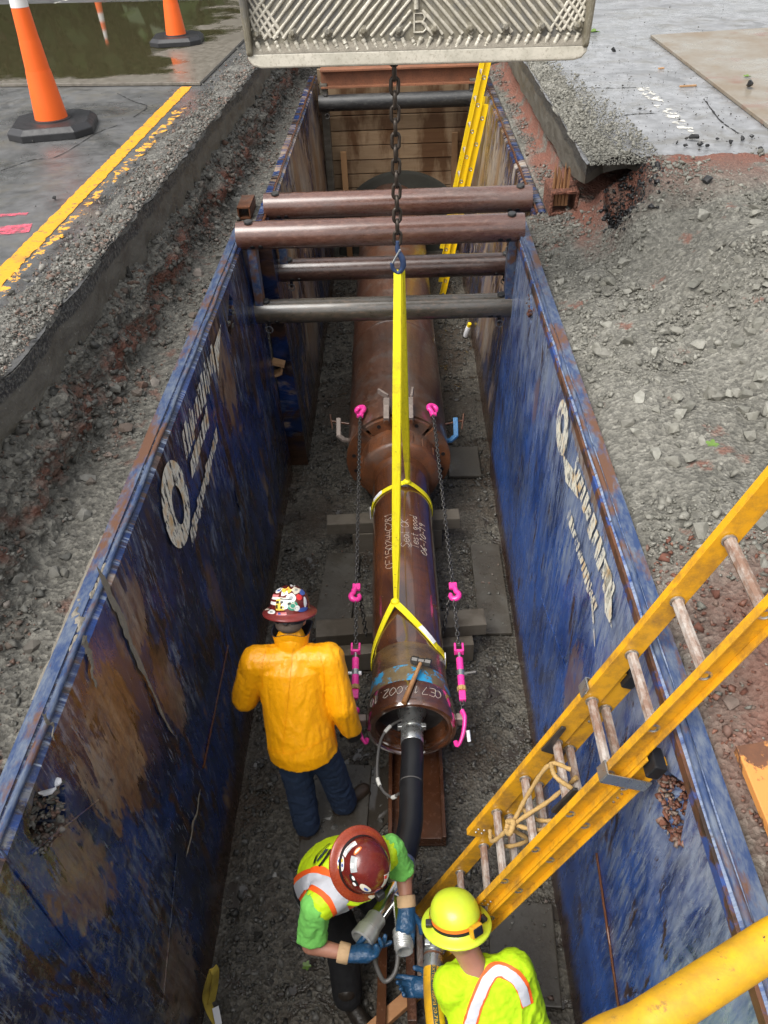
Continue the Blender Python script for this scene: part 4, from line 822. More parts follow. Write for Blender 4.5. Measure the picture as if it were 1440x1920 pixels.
for x in (-1.02, .99):
    mb = MB(); mb.box((x, 11.72, 1.2), (.10, .16, 2.6), None, 0, .01); mb.build('end_post', 'concrete_cut', box2)
smear(pl2, (7.7, 2.4), (7.6, .3), .012, .01, lambda y, z, o=.0: Vector((-1.13+.11*(1-(z+.15)/(T+.12))+.012+o, y, z)))
mb = MB(); p = at(470, 395, z=2.50)
for dx, dz, sx, sz in ((-.05, 0, .012, .09), (.05, 0, .012, .09), (0, .045, .112, .012), (0, -.045, .112, .012)): mb.box((p.x+dx-.05, p.y+.1, p.z+dz), (sx, .32, sz))
tag(mb.build('steel_tube', 'rust_orange'), 'short rusty square steel tube lying outside the left shield', 'steel tube')
# timber end wall
ew = empty('timber_wall', (0, 12.1, 0), 'stacked timber lagging wall closing the far end of the trench', 'timber wall')
for k in range(13):
    z = .0+.2*k; mb = MB(); mb.box((.05, 12.12+random.uniform(-.012, .012), z+.1), (2.36, .07, .188), None, 0, .006); mb.build('plank', 'lagging', ew)
mb = MB(); mb.lathe([(1.04, 0), (1.04, .02), (1.0, .025)], (.0, 12.07, .2), (0, -1, 0), 64); tag(mb.build('bore_face', 'bore_mud'), 'dark round bore face cut through the timber wall', 'bore')
bm_ = MB(); bm_.box((.05, 11.72, 2.66), (2.2, .22, .02)); bm_.box((.05, 11.72, 2.46), (2.2, .22, .02)); bm_.box((.05, 11.72, 2.56), (2.2, .016, .19)); tag(bm_.build('steel_beam', 'rust_beam', None, None, origin=(.05, 11.72, 2.45)), 'rusty orange steel beam across the top of the timber wall', 'steel beam')
for x, zt in ((-.83, 1.55), (.78, 1.76)):
    mb = MB(); mb.box((x, 11.98, zt/2), (.085, .05, zt), None, 0, .004); tag(mb.build('timber_stud', 'stud_wood', None, None, origin=(x, 11.98, 0)), 'upright orange timber stud against the wall, '+('left of the bore' if x < 0 else 'beside the leaning ladder'), 'timber stud')
# ------------------------------------------------------------------ casing, rammer, cribbing
ZA = .60
def axis_x(y): return float(np.interp(y, [2.8, 3.6, 5.4, 5.8, 8.3, 12.1], [.0, -.02, -.055, -.075, -.12, -.15]))
cas = empty('steel_casing', (axis_x(5.8), 5.8, 0), 'large rusty steel casing pipe running under the spreaders to the bore', 'pipe')
y0, y1 = 5.80, 12.06
mb = MB(); n = 40; rows = [(5.80, .40), (5.80, .462), (5.83, .465)]+[(y, .465) for y in np.linspace(6.2, 12.06, 16)]
V = []; 
for y, r in rows:
    for k in range(n): a = 2*math.pi*k/n; V.append((axis_x(y)+r*math.cos(a), y, ZA+r*math.sin(a)))
mb.add(V, [(i*n+k, i*n+(k+1) % n, (i+1)*n+(k+1) % n, (i+1)*n+k) for i in range(len(rows)-1) for k in range(n)]); mb.build('casing_pipe', 'rust_casing', cas, 50)
mb = MB(); c = Vector((axis_x(7.6), 7.6, ZA)); mb.lathe([(.466, -.02), (.471, -.01), (.471, .01), (.466, .02)], c, (0, 1, 0), 40, cap=False); mb.build('weld_ring', 'rust_casing', cas, 60)
# flange segments round the casing mouth
cc = Vector((axis_x(5.78), 5.77, ZA))
for k, (a0, a1) in enumerate(((52, 128), (133, 209), (214, 326), (331, 407))):
    mb = MB(); poly = []
    ra, rb = .335, .475 if k in (1, 3) else .46
    for a in np.linspace(a0, a1, 10): poly.append(cc+Vector((rb*math.cos(R(a)), 0, rb*math.sin(R(a)))))
    for a in np.linspace(a1, a0, 10): poly.append(cc+Vector((ra*math.cos(R(a)), 0, ra*math.sin(R(a)))))
    mb.prism(poly, (0, -.035, 0)); fl = mb.build('flange_segment', 'rust_orange', cas, None, .003)
    for a in (a0+14, (a0+a1)/2, a1-14):
        mb = MB(); mb.lathe([(.018, 0), (.018, .004)], cc+Vector((.41*math.cos(R(a)), -.036, .41*math.sin(R(a)))), (0, -1, 0), 12); mb.build('bolt_hole', 'black_plastic', fl)
# wedges and dogs on top of the casing mouth
for dx in (-.095, .115):
    c = cc+Vector((dx, 0, .445)); mb = MB(); mb.box(c+Vector((0, -.02, .05)), (.05, .16, .07), Matrix.Rotation(.25, 3, 'X')); mb.box(c+Vector((0, .12, .07)), (.055, .13, .045)); 
    mb.box(c+Vector((-.03 if dx < 0 else .02, .25, .09)), (.022, .14, .05), Matrix.Rotation(.7 if dx < 0 else -.1, 3, 'Z')); mb.build('wedge_clamp', 'clamp_grey', cas, None, .005)
    mb = MB(); mb.tube([c+Vector((0, -.10, .015)), c+Vector((0, -.02, .03))], .022, 10); mb.build('clamp_bolt', 'rust_orange', cas, 50)
# rammer (pneumatic hammer body) pushed into the casing
ram = empty('pipe_rammer', (0, 4.2, 0), 'long brown steel pipe rammer lying on timbers between the chains', 'pipe rammer')
def ax_lathe(rows, name, mat, parent=None, n=44, smooth=40, cap=True):
    mb = MB(); V = []
    for y, r in rows:
        for k in range(n): a = 2*math.pi*k/n; V.append((axis_x(y)+r*math.cos(a), y, ZA+r*math.sin(a)))
    F_ = [(i*n+k, i*n+(k+1) % n, (i+1)*n+(k+1) % n, (i+1)*n+k) for i in range(len(rows)-1) for k in range(n)]
    if cap: F_ += [tuple(range(n-1, -1, -1)), tuple((len(rows)-1)*n+k for k in range(n))]
    mb.add(V, F_); return mb.build(name, mat, parent, smooth)
ax_lathe([(5.86, .30), (5.86, .345), (5.66, .35), (5.53, .355), (5.51, .35), (5.495, .33), (5.47, .262)], 'driving_collar', 'rust_orange', ram)
mb = MB()
for k in range(16): a = 2*math.pi*k/16+.1; c = Vector((axis_x(5.6), 5.60, ZA))+Vector((math.cos(a), 0, math.sin(a)))*.345; mb.box(c, (.05, .12, .03), Matrix.Rotation(-a+math.pi/2, 3, 'Y'))
mb.build('collar_rib', 'rust_orange', ram, None, .006)
body = ax_lathe([(5.55, .245)]+[(y, .248) for y in np.linspace(5.5, 3.42, 14)]+[(3.40, .246), (3.38, .249)], 'hammer_body', 'hammer_steel', ram)
ax_lathe([(3.385, .2485), (3.36, .2505), (3.20, .254), (3.18, .254)], 'tail_cone', 'rust_tail', ram); ax_lathe([(3.185, .257), (3.17, .2585), (3.06, .270), (3.045, .272)], 'painted_band', 'blue_band', ram)
tail = ax_lathe([(3.05, .274), (3.03, .284), (2.90, .290), (2.875, .288), (2.862, .280), (2.860, .262), (2.872, .256), (2.874, .236), (2.90, .226), (3.00, .222)], 'tail_ring', 'hammer_steel', ram, cap=False)
ax_lathe([(2.999, .224), (2.995, .10), (2.994, .001)], 'tail_plate', 'steel_black', ram, cap=False)
ax_lathe([(2.868, .268), (2.8645, .2665), (2.8645, .262), (2.868, .2605)], 'seal_ring', 'galvanised', ram, cap=False)
# chalk writing on the hammer
STROKE = {'C': [[(.8, .8), (.4, 1), (0, .6), (.05, .2), (.4, 0), (.8, .15)]], 'E': [[(.7, 1), (0, 1), (0, 0), (.75, 0)], [(0, .5), (.5, .5)]], '1': [[(.2, .8), (.4, 1), (.4, 0)]], '5': [[(.7, 1), (.1, 1), (.05, .55), (.5, .6), (.7, .3), (.4, 0), (0, .1)]], '0': [[(.35, 1), (0, .6), (.05, .2), (.35, 0), (.65, .35), (.6, .8), (.35, 1)]], '2': [[(0, .8), (.35, 1), (.65, .75), (.0, 0), (.7, 0)]], '4': [[(.1, 1), (0, .4), (.7, .4)], [(.5, .8), (.5, 0)]], '8': [[(.35, .55), (.05, .8), (.35, 1), (.6, .8), (.05, .25), (.35, 0), (.65, .25), (.35, .55)]], 'S': [[(.7, .85), (.35, 1), (.05, .75), (.65, .3), (.35, 0), (0, .15)]], 'e': [[(.05, .3), (.55, .35), (.4, .6), (.1, .5), (.05, .15), (.3, 0), (.6, .12)]], 'a': [[(.55, .5), (.2, .55), (.05, .2), (.3, 0), (.55, .3), (.55, .5), (.6, 0)]], 'l': [[(.2, 1), (.2, .1), (.35, 0)]], 'O': [[(.4, 1), (0, .6), (.05, .2), (.4, 0), (.8, .35), (.75, .8), (.4, 1)]], 'K': [[(0, 1), (0, 0)], [(.65, 1), (.05, .5), (.7, 0)]], 'T': [[(0, 1), (.8, 1)], [(.4, 1), (.4, 0)]], 's': [[(.5, .5), (.2, .55), (.1, .38), (.45, .2), (.25, 0), (0, .08)]], 't': [[(.25, .9), (.25, .1), (.45, 0)], [(.05, .6), (.5, .6)]], 'g': [[(.5, .5), (.2, .55), (.05, .25), (.3, .05), (.5, .4), (.5, -.3), (.1, -.35)]], 'o': [[(.3, .55), (.05, .3), (.3, 0), (.55, .3), (.3, .55)]], 'd': [[(.5, 1), (.5, 0)], [(.5, .4), (.2, .5), (.05, .2), (.3, 0), (.5, .2)]], '6': [[(.6, 1), (.1, .5), (.1, .15), (.4, 0), (.6, .25), (.35, .45), (.1, .3)]], '-': [[(.05, .4), (.5, .4)]], '9': [[(.55, .7), (.3, 1), (.05, .7), (.3, .5), (.55, .75), (.5, 0)]], '7': [[(0, 1), (.65, 1), (.2, 0)]], '.': [[(.2, .05), (.26, .0)]]}
def handwriting(word, fn, size, rad=.0022, par=None):
    x = 0.0; mb = MB()
    for ch in word:
        for st_ in STROKE[ch]:
            pts = [fn((x+u+.15*v)*size+random.gauss(0, .001), v*size) for u, v in st_]; mb.tube(spline(pts, 4*len(pts)), rad, 5)
        x += .85 if ch.isupper() or ch.isdigit() else .7
    mb.build('chalk_writing', 'chalk', par); return x*size
def along(text, y0_, ang, size):
    y = y0_; Rr = .2485
    for wd in text.split(): y += handwriting(wd, lambda u, v: Vector((axis_x(y+u)+Rr*math.sin(ang-v/Rr), y+u, ZA+Rr*math.cos(ang-v/Rr))), size, .0015, body)+size*.5
along('CE150244C281', 4.10, R(-20), .062); along('Seal OK', 4.30, R(10), .066); along('Test good', 4.30, R(27), .062); along('06-10-19', 4.27, R(44), .056)
a = R(42)
for wd in ('CE7', '15', '002.10'):
    a -= handwriting(wd, lambda u, v: Vector((axis_x(3.0)+.2885*math.sin(a-u/.2885), 2.995-v, ZA+.2885*math.cos(a-u/.2885))), .055, .0016, tail)/.2885+.04
for sx in (-1, 1):                    # side lugs for the chain hooks
    mb = MB(); mb.box((axis_x(2.95)+sx*.315, 2.93, ZA+.02), (.06, .05, .07), None, 0, .008); mb.build('chain_lug', 'clamp_grey', ram)
# coupling and cable in the tail
air = empty('air_hose', (0, 2.4, .5), 'black rubber air hose clamped into the rammer tail', 'hose')
h0 = Vector((axis_x(3)+.005, 2.99, ZA+.015)); dirv = (Vector((.0, 2.55, .66))-h0).normalized()
mb = MB(); mb.lathe([(.095, 0), (.09, .02), (.07, .05), (.066, .11), (.073, .115), (.073, .14), (.066, .145), (.070, .15), (.072, .25), (.068, .255)], h0, dirv, 32); mb.build('hose_coupling', 'galvanised', air, 40)
mb = MB(); mb.box(h0+dirv*.13+Vector((.075, 0, .02)), (.03, .03, .04)); mb.box(h0+dirv*.13+Vector((-.075, 0, .02)), (.03, .03, .04)); mb.build('coupling_lug', 'galvanised', air, None, .004)
hp = [h0+dirv*.24, h0+dirv*.36, at(771, 1470, z=.66), at(770, 1540, z=.70), at(757, 1605, z=.76), at(748, 1645, z=.80)]
hp = spline(hp, 40); mb = MB(); mb.tube(hp, .069, 24); mb.build('hose', 'rubber_black', air, 60)
hc = hp[16]; hd = (hp[17]-hp[15]).normalized(); mb = MB(); mb.lathe([(.0725, -.004), (.0735, 0), (.0725, .004)], hc, hd, 28, cap=False); mb.build('clamp_wire', 'cable_grey', air, 60)
he = hp[-1]; hed = (hp[-1]-hp[-3]).normalized(); mb = MB(); mb.lathe([(.074, -.10), (.076, -.095), (.072, 0.0), (.062, .03), (.045, .06)], he, hed, 28); mb.build('hose_ferrule', 'galvanised', air, 40)
wc = empty('whip_check_cable', (-.15, 2.6, .4), 'thin grey safety cable looping from the rammer tail to the hose', 'cable')
cp = spline([h0+dirv*.06+Vector((-.05, 0, .02)), at(728, 1365, z=.66), at(712, 1395, z=.64), at(707, 1450, z=.62), at(716, 1480, z=.62), at(735, 1495, z=.66), at(748, 1488, z=.70)], 50)
mb = MB(); mb.tube(cp, .009, 8); mb.build('cable', 'cable_grey', wc, 60)
for i in (9, 29, 44):
    mb = MB(); mb.tube(cp[i-2:i+3], .0125, 8); mb.build('cable_sleeve', 'cable_tape', wc, 60)
# Y manifold held by the vested worker
man = empty('air_manifold', at(735, 1700, z=.82), 'polished steel Y-shaped air manifold held by the vested worker', 'manifold')
ya = at(742, 1668, z=.82); ea = at(668, 1778, z=.87); yb_ = at(748, 1690, z=.83); eb = at(759, 1792, z=.88)
mb = MB(); mb.tube([he+hed*.04, ya, ya.lerp(ea, .5)], .042, 20); mb.tube([ya.lerp(ea, .12), yb_, yb_.lerp(eb, .6)], .036, 18); mb.build('wye_body', 'polished_steel', man, 60)
d = (ea-ya).normalized(); mb = MB(); mb.lathe([(.044, 0), (.05, .01), (.05, .06), (.053, .065), (.053, .075), (.058, .08), (.062, .14), (.056, .145), (.05, .145), (.05, .10)], ya.lerp(ea, .47), d, 24); mb.build('large_coupling', 'zinc_cast', man, 40)
d = (eb-yb_).normalized(); q0 = yb_.lerp(eb, .52); mb = MB(); prof = [(.037, 0), (.046, .01), (.048, .04), (.044, .045)]
for k in range(5): prof += [(.047, .05+.011*k), (.043, .055+.011*k)]
prof += [(.041, .115), (.033, .115), (.033, .06)]; mb.lathe(prof, q0, d, 24, cap=False); mb.build('threaded_end', 'zinc_cast', man, 40)
mb = MB(); cb = spline([ea+Vector((.07, -.0, .02)), at(707, 1815, z=.80), at(722, 1840, z=.75), at(742, 1820, z=.78), at(748, 1770, z=.84)], 30); mb.tube(cb, .011, 8); tag(mb.build('whip_check_spring', 'cable_grey', man, 60))
# sledge hammer lying on the tail
sh = empty('sledge_hammer', at(775, 1262, z=.88), 'short sledge hammer with wooden handle lying on the rammer tail', 'hammer')
ha, hb = at(790, 1240, z=.895), at(757, 1318, z=.915); mb = MB(); hd_ = (hb-ha).normalized(); mb.tube([ha-hd_*.02, ha+hd_*.08, ha.lerp(hb, .6), hb], [.012, .013, .016, .017], 12); mb.build('handle', 'handle_wood', sh, 60)
sd_ = Vector((.92, -.22, 0)).normalized(); mb = MB(); mb.lathe([(.020, -.068), (.027, -.06), (.027, -.025), (.022, -.018), (.022, .018), (.027, .025), (.027, .06), (.020, .068)], ha, sd_, 8); mb.build('hammer_head', 'chain_steel', sh, 20)
# screw clamps beside the casing mouth
def cclamp(px, py, sgn, mat, label):
    p = at(px, py, z=.62); t = empty('screw_clamp', p, label, 'clamp')
    mb = MB(); path = [p+Vector((-sgn*.14, -.06, -.03)), p+Vector((-sgn*.03, -.09, 0)), p+Vector((sgn*.02, -.06, .03)), p+Vector((sgn*.02, .06, .14))]
    for a, b in zip(path[:-1], path[1:]):
        c = (a+b)/2; d = b-a; rot = frame(d, (0, 0, 1)); mb.box(c, (.03, .045, d.length+.02), rot)
    mb.build('clamp_frame', mat, t, None, .006)
    mb = MB(); mb.tube([p+Vector((-sgn*.08, .03, .10)), p+Vector((sgn*.09, .07, .11))], .011, 8); mb.build('screw', 'rust_brown', t, 60)
    mb = MB(); mb.tube([p+Vector((sgn*.08, .02, .05)), p+Vector((sgn*.10, .10, .17))], .008, 8); mb.build('tommy_bar', 'rust_orange', t, 60)
cclamp(640, 815, -1, 'clamp_grey', 'grey screw clamp on the left of the casing mouth'); cclamp(850, 815, 1, 'clamp_blue', 'blue screw clamp on the right of the casing mouth')
# timbers under the rammer
def timber(a, b, wy, hz, z, mat, name, label, cat='timber'):
    a = Vector(a); b = Vector(b); d = b-a; mb = MB(); c = (a+b)/2; c.z = z; rot = Matrix.Rotation(math.atan2(d.y, d.x), 3, 'Z'); mb.box(c, (Vector((d.x, d.y, 0)).length, wy, hz), rot, 0, .008)
    o = mb.build(name, mat, None, None, origin=(c.x, c.y, z-hz/2)); return tag(o, label, cat)
timber((-.72, 5.22, 0), (.46, 5.27, 0), .14, .12, .285, 'crib_timber', 'crib_timber', 'grey timber beam under the rammer just in front of the collar')
timber((-.5, 5.22, 0), (.3, 5.26, 0), .14, .22, .112, 'crib_timber', 'crib_timber', 'dark timber block below the front timber beam')
timber((-.72, 3.95, 0), (.58, 4.05, 0), .17, .12, .286, 'crib_timber', 'crib_timber', 'upper grey timber beam under the rammer near its tail'); timber((-.62, 3.86, 0), (.48, 3.96, 0), .17, .20, .122, 'crib_timber', 'crib_timber', 'dark lower timber beneath the timber beam near the tail')
timber((-.55, 6.6, 0), (.35, 6.6, 0), .2, .14, .066, 'crib_timber', 'crib_timber', 'timber beam under the casing behind its mouth'); timber((-.55, 9.5, 0), (.30, 9.5, 0), .2, .14, .066, 'crib_timber', 'crib_timber', 'timber beam under the casing below the far shield')
timber((-.76, 4.66, 0), (-.46, 4.64, 0), .9, .035, .035, 'mat_board', 'mat_board', 'grey plywood sheet on the floor left of the rammer', 'board'); timber((.56, 4.66, 0), (.82, 4.66, 0), 1.05, .03, .03, 'mat_board', 'mat_board', 'grey plywood sheet on the floor right of the rammer', 'board')
timber((-.72, 2.62, 0), (-.30, 2.6, 0), .75, .03, .02, 'mat_board', 'mat_board', 'muddy board under the boots of the worker in the yellow jacket', 'board'); timber((.42, 1.78, 0), (.80, 1.76, 0), .55, .03, .03, 'mat_board', 'mat_board', 'dark muddy board beside the ladder foot', 'board'); timber((.42, 6.45, 0), (.75, 6.45, 0), .5, .03, .03, 'mat_board', 'mat_board', 'small grey board on the floor beside the casing', 'board')
for px, py, a in ((522, 680, .3), (518, 700, -.4)):
    p = at(px, py, y=6.45); mb = MB(); mb.box(p, (.12, .09, .03), Matrix.Rotation(a, 3, 'Y')); tag(mb.build('wood_offcut', 'stud_wood', None, None, origin=p), 'small wood offcut wedged between the two shields', 'wood', 'wood offcuts between the shields')
mb = MB(); c = Vector((.02, 2.95, .08)); mb.box(c+Vector((0, 0, -.05)), (.34, 1.1, .02)); mb.box(c+Vector((-.17, 0, 0)), (.025, 1.1, .12)); mb.box(c+Vector((.17, 0, 0)), (.025, 1.1, .12)); mb.box(c+Vector((0, -.54, -.0)), (.31, .02, .08)); tag(mb.build('steel_channel', 'rust_brown', None, None, .003), 'rusty steel channel cradle under the black hose', 'steel channel')
for i, (pa, pb, lb) in enumerate((((718, 1800), (715, 1915), 'left of the two rusty rails on the floor by the kneeling boots'), ((768, 1760), (772, 1880), 'rusty rail on the floor running below the threaded manifold end'))):
    a, b = at(*pa, z=.12), at(*pb, z=.12); mb = MB(); d = b-a; mb.box((a+b)/2, (.05, d.length+.2, .10), Matrix.Rotation(math.atan2(d.y, d.x)-math.pi/2, 3, 'Z')); tag(mb.build('steel_rail', 'rust_brown', None, None, .004, origin=(a+b)/2), lb, 'steel rail')
a, b = at(705, 1925, z=.1), at(790, 1850, z=.1); mb = MB(); d = b-a; mb.box((a+b)/2, (d.length+.1, .07, .06), Matrix.Rotation(math.atan2(d.y, d.x), 3, 'Z'), 0, .005); tag(mb.build('crib_timber', 'broken_wood', None, None, origin=(a+b)/2), 'brown diagonal timber on the floor under the gloved hand', 'timber')

p = at(873, 630, z=.02); t_ = empty('spray_can', p, 'small white spray can with yellow top by the far right panel', 'spray can')
mb = MB(); mb.lathe([(.033, 0), (.034, .01), (.034, .15), (.028, .17)], p, (.2, -.3, 1), 16); mb.build('can', 'tag_white', t_, 40); mb = MB(); mb.lathe([(.026, .17), (.027, .18), (.024, .22), (.01, .225)], p, (.2, -.3, 1), 16); mb.build('cap', 'far_ladder_yellow', t_, 40)
p = at(88, 1478, z=2.36); mb = MB(); mb.ell(p, (.035, .03, .014), None, 8, 5); mb.ell(p+Vector((.03, .02, .008)), (.02, .018, .012), None, 8, 5); tag(mb.build('foam_scrap', 'tag_white', None, None, origin=p), 'white foam scrap lying in the lifting hole of the left panel', 'scrap')

# ------------------------------------------------------------------ chains
def link_mesh(name, L, W, r, mat):
    mb = MB(); pts = []; n = 12; h = (L-W)/2
    for k in range(n):
        a = 2*math.pi*k/n; x = math.cos(a)*(W/2-r); y = math.sin(a)*(W/2-r)+(h if math.sin(a) > 0 else -h); pts.append((x, y, 0))
    mb.tube(pts, r, 6, closed=True); me = mb.mesh(name); me.materials.append(MATS[mat]); me.polygons.foreach_set('use_smooth', [True]*len(me.polygons)); return me
def chain(parent, a, b, me, pitch, sag=0.0, rot0=0.0):
    a = Vector(a); b = Vector(b); d = b-a; n = max(1, int(d.length/pitch)); out = []
    for i in range(n):
        t = (i+.5)/n; p = a+d*t+Vector((0, 0, -sag*4*t*(1-t))); dd = (d+Vector((0, 0, -sag*4*(1-2*t)))).normalized()
        z = Vector((1, 0, .35)) if i % 2 else Vector((-.35, 0, 1)); 
        if abs(dd.z) > .9: z = Vector((1, 0, 0)) if i % 2 else Vector((0, 1, 0))
        z = (z-dd*z.dot(dd)).normalized(); x = dd.cross(z)
        M = Matrix(((x.x, dd.x, z.x, p.x), (x.y, dd.y, z.y, p.y), (x.z, dd.z, z.z, p.z), (0, 0, 0, 1))) @ Matrix.Rotation(random.gauss(0, .12)+rot0, 4, 'Y')
        out.append(place('link', me, parent, M))
    return out
lm = link_mesh('link', .048, .037, .006, 'chain_steel')
def hook_poly(p, d, side, s, mat, parent, name='hook', th=.022):
    d = Vector(d).normalized(); side = Vector(side); side = (side-d*side.dot(d)).normalized(); nrm = d.cross(side); pts = []
    for a in np.linspace(-60, 215, 18): pts.append(Vector(p)+(side*math.cos(R(a))*.36+d*(math.sin(R(a))*.36+.45))*s)
    pts = [Vector(p)-d*s*.45]+[Vector(p)-d*s*.15+side*s*.12]+pts
    rr = [.2*s, .24*s]+[.27*s*(1-.5*abs(k/17-.35)) for k in range(18)]
    mb = MB(); mb.tube(pts, rr, 10); return mb.build(name, mat, parent, 60)
def tension(pts, sgn, label):
    A, Bm, C, D, E_ = pts; t = empty('binder_chain', Bm, label, 'chain')
    d = (Bm-A).normalized(); chain(t, A+d*.05, Bm-d*.03, lm, .031); chain(t, Bm+d*.03, C-d*.02, lm, .031)
    hook_poly(A, (A-Bm), (-sgn, 0, .3), .10, 'pink_paint', t, 'claw_hook')
    mb = MB(); mb.box(A+d*.035, (.06, .03, .03), None, 0, .006); mb.build('hook_clevis', 'pink_paint', t)
    hook_poly(Bm+Vector((sgn*.006, 0, .01)), d, (sgn, 0, .2), .085, 'pink_paint', t, 'grab_hook'); mb = MB(); mb.box(Bm+Vector((0, .05, .01)), (.06, .06, .03), None, 0, .01); mb.build('hook_clevis', 'pink_paint', t)
    # dangling slack
    s0 = Bm+Vector((sgn*-.03 if sgn > 0 else .03, -.02, -.02)); chain(t, s0, s0+Vector((-.05*sgn if sgn > 0 else .03, -.10, -.32)), lm, .031)
    # turnbuckle
    d2 = (D-C).normalized(); Lr = (D-C).length
    mb = MB(); mb.box(C+d2*.02+Vector((.026, 0, 0)), (.014, .07, .05), None, 0, .005); mb.box(C+d2*.02-Vector((.026, 0, 0)), (.014, .07, .05), None, 0, .005); mb.box(C+d2*.045, (.06, .02, .04), None, 0, .005); mb.build('clevis', 'pink_paint', t)
    mb = MB(); mb.tube([C+d2*.04, D-d2*.03], .011, 10); mb.build('screw_rod', 'galvanised', t, 60)
    mb = MB(); mb.tube([C+d2*.10, C+d2*.10+d2*(Lr*.62)], .024, 16); bd = mb.build('barrel', 'pink_paint', t, 40)
    mb = MB(); mb.tube([C+d2*(.10+Lr*.25), C+d2*(.10+Lr*.36)], .027, 16); mb.build('ratchet_sleeve', 'galvanised', bd, 40)
    mb = MB(); mb.tube([C+d2*(.08+Lr*.62), C+d2*(.11+Lr*.62)], .031, 8); mb.build('lock_ring', 'rope_fibre', bd, 30)
    mb = MB(); hnd = C+d2*(.10+Lr*.31); mb.tube([hnd, hnd+Vector((-.19 if sgn < 0 else .10, .0, .02))], .010, 8); mb.tube([hnd+Vector((.0, 0, 0)), hnd+Vector((.04, 0, 0))], .016, 10); mb.build('ratchet_handle', 'tag_white' if sgn < 0 else 'cable_grey', bd, 60)
    mb = MB(); mb.box(D, (.045, .075, .035), None, 0, .008); mb.build('eye_end', 'pink_paint', t)
    d3 = (E_-D).normalized(); chain(t, D+d3*.03, D+d3*.11, lm, .031)
    # long pelican hook over the lug
    p0 = D+d3*.11; mb = MB(); o_ = Vector((sgn*.03, 0, 0)); path = spline([p0, p0+d3*.05+o_*.6, p0+d3*.14+o_*.3+Vector((0, 0, -.03)), p0+d3*.19-o_*.6+Vector((0, 0, -.07)), p0+d3*.15-o_*1.2+Vector((0, 0, -.09))], 16)
    mb.tube(path, [.028-.0008*k for k in range(17)], 10, flat=.6); mb.build('grip_hook', 'pink_paint', t, 60)
    mb = MB(); mb.tube([p0+d3*.12+Vector((sgn*.04, 0, -.02)), p0+d3*.17+Vector((sgn*.05, 0, -.06))], .012, 8); mb.build('hook_latch', 'tag_white', t, 60)
tension([at(675, 775, z=1.0), at(668, 1112, z=.74), at(667, 1212, z=.71), at(666, 1302, z=.68), at(674, 1355, z=.66)], -1, 'steel chain with pink hooks and binder left of the rammer')
tension([at(812, 772, z=1.0), at(850, 1110, z=.74), at(860, 1212, z=.71), at(867, 1305, z=.68), at(866, 1355, z=.66)], 1, 'steel chain with pink hooks and binder right of the rammer')
# lifting chain and hook
HK = at(746, 476, y=4.45); LT = at(739, 118, y=4.45); lc = empty('lifting_chain', LT, 'rusty steel lifting chain hanging from the excavator bucket', 'chain')
lm2 = link_mesh('link', .098, .062, .0105, 'chain_rusty'); chain(lc, LT+Vector((0, 0, .06)), HK+Vector((0, 0, .06)), lm2, .064)
mb = MB(); hkp = spline([HK+Vector((0, 0, .075)), HK+Vector((.0, 0, .02)), HK+Vector((.025, 0, -.03)), HK+Vector((.028, 0, -.08)), HK+Vector((0, 0, -.115)), HK+Vector((-.03, 0, -.09)), HK+Vector((-.036, 0, -.055))], 28)
mb.tube(hkp, [.012+.006*math.sin(min(1, k/20)*math.pi) for k in range(29)], 12); mb.build('hook', 'hook_blue', lc, 60); mb = MB(); mb.tube([HK+Vector((-.032, -.012, -.05)), HK+Vector((.014, -.012, .03))], .007, 8); mb.build('safety_latch', 'galvanised', lc, 60)
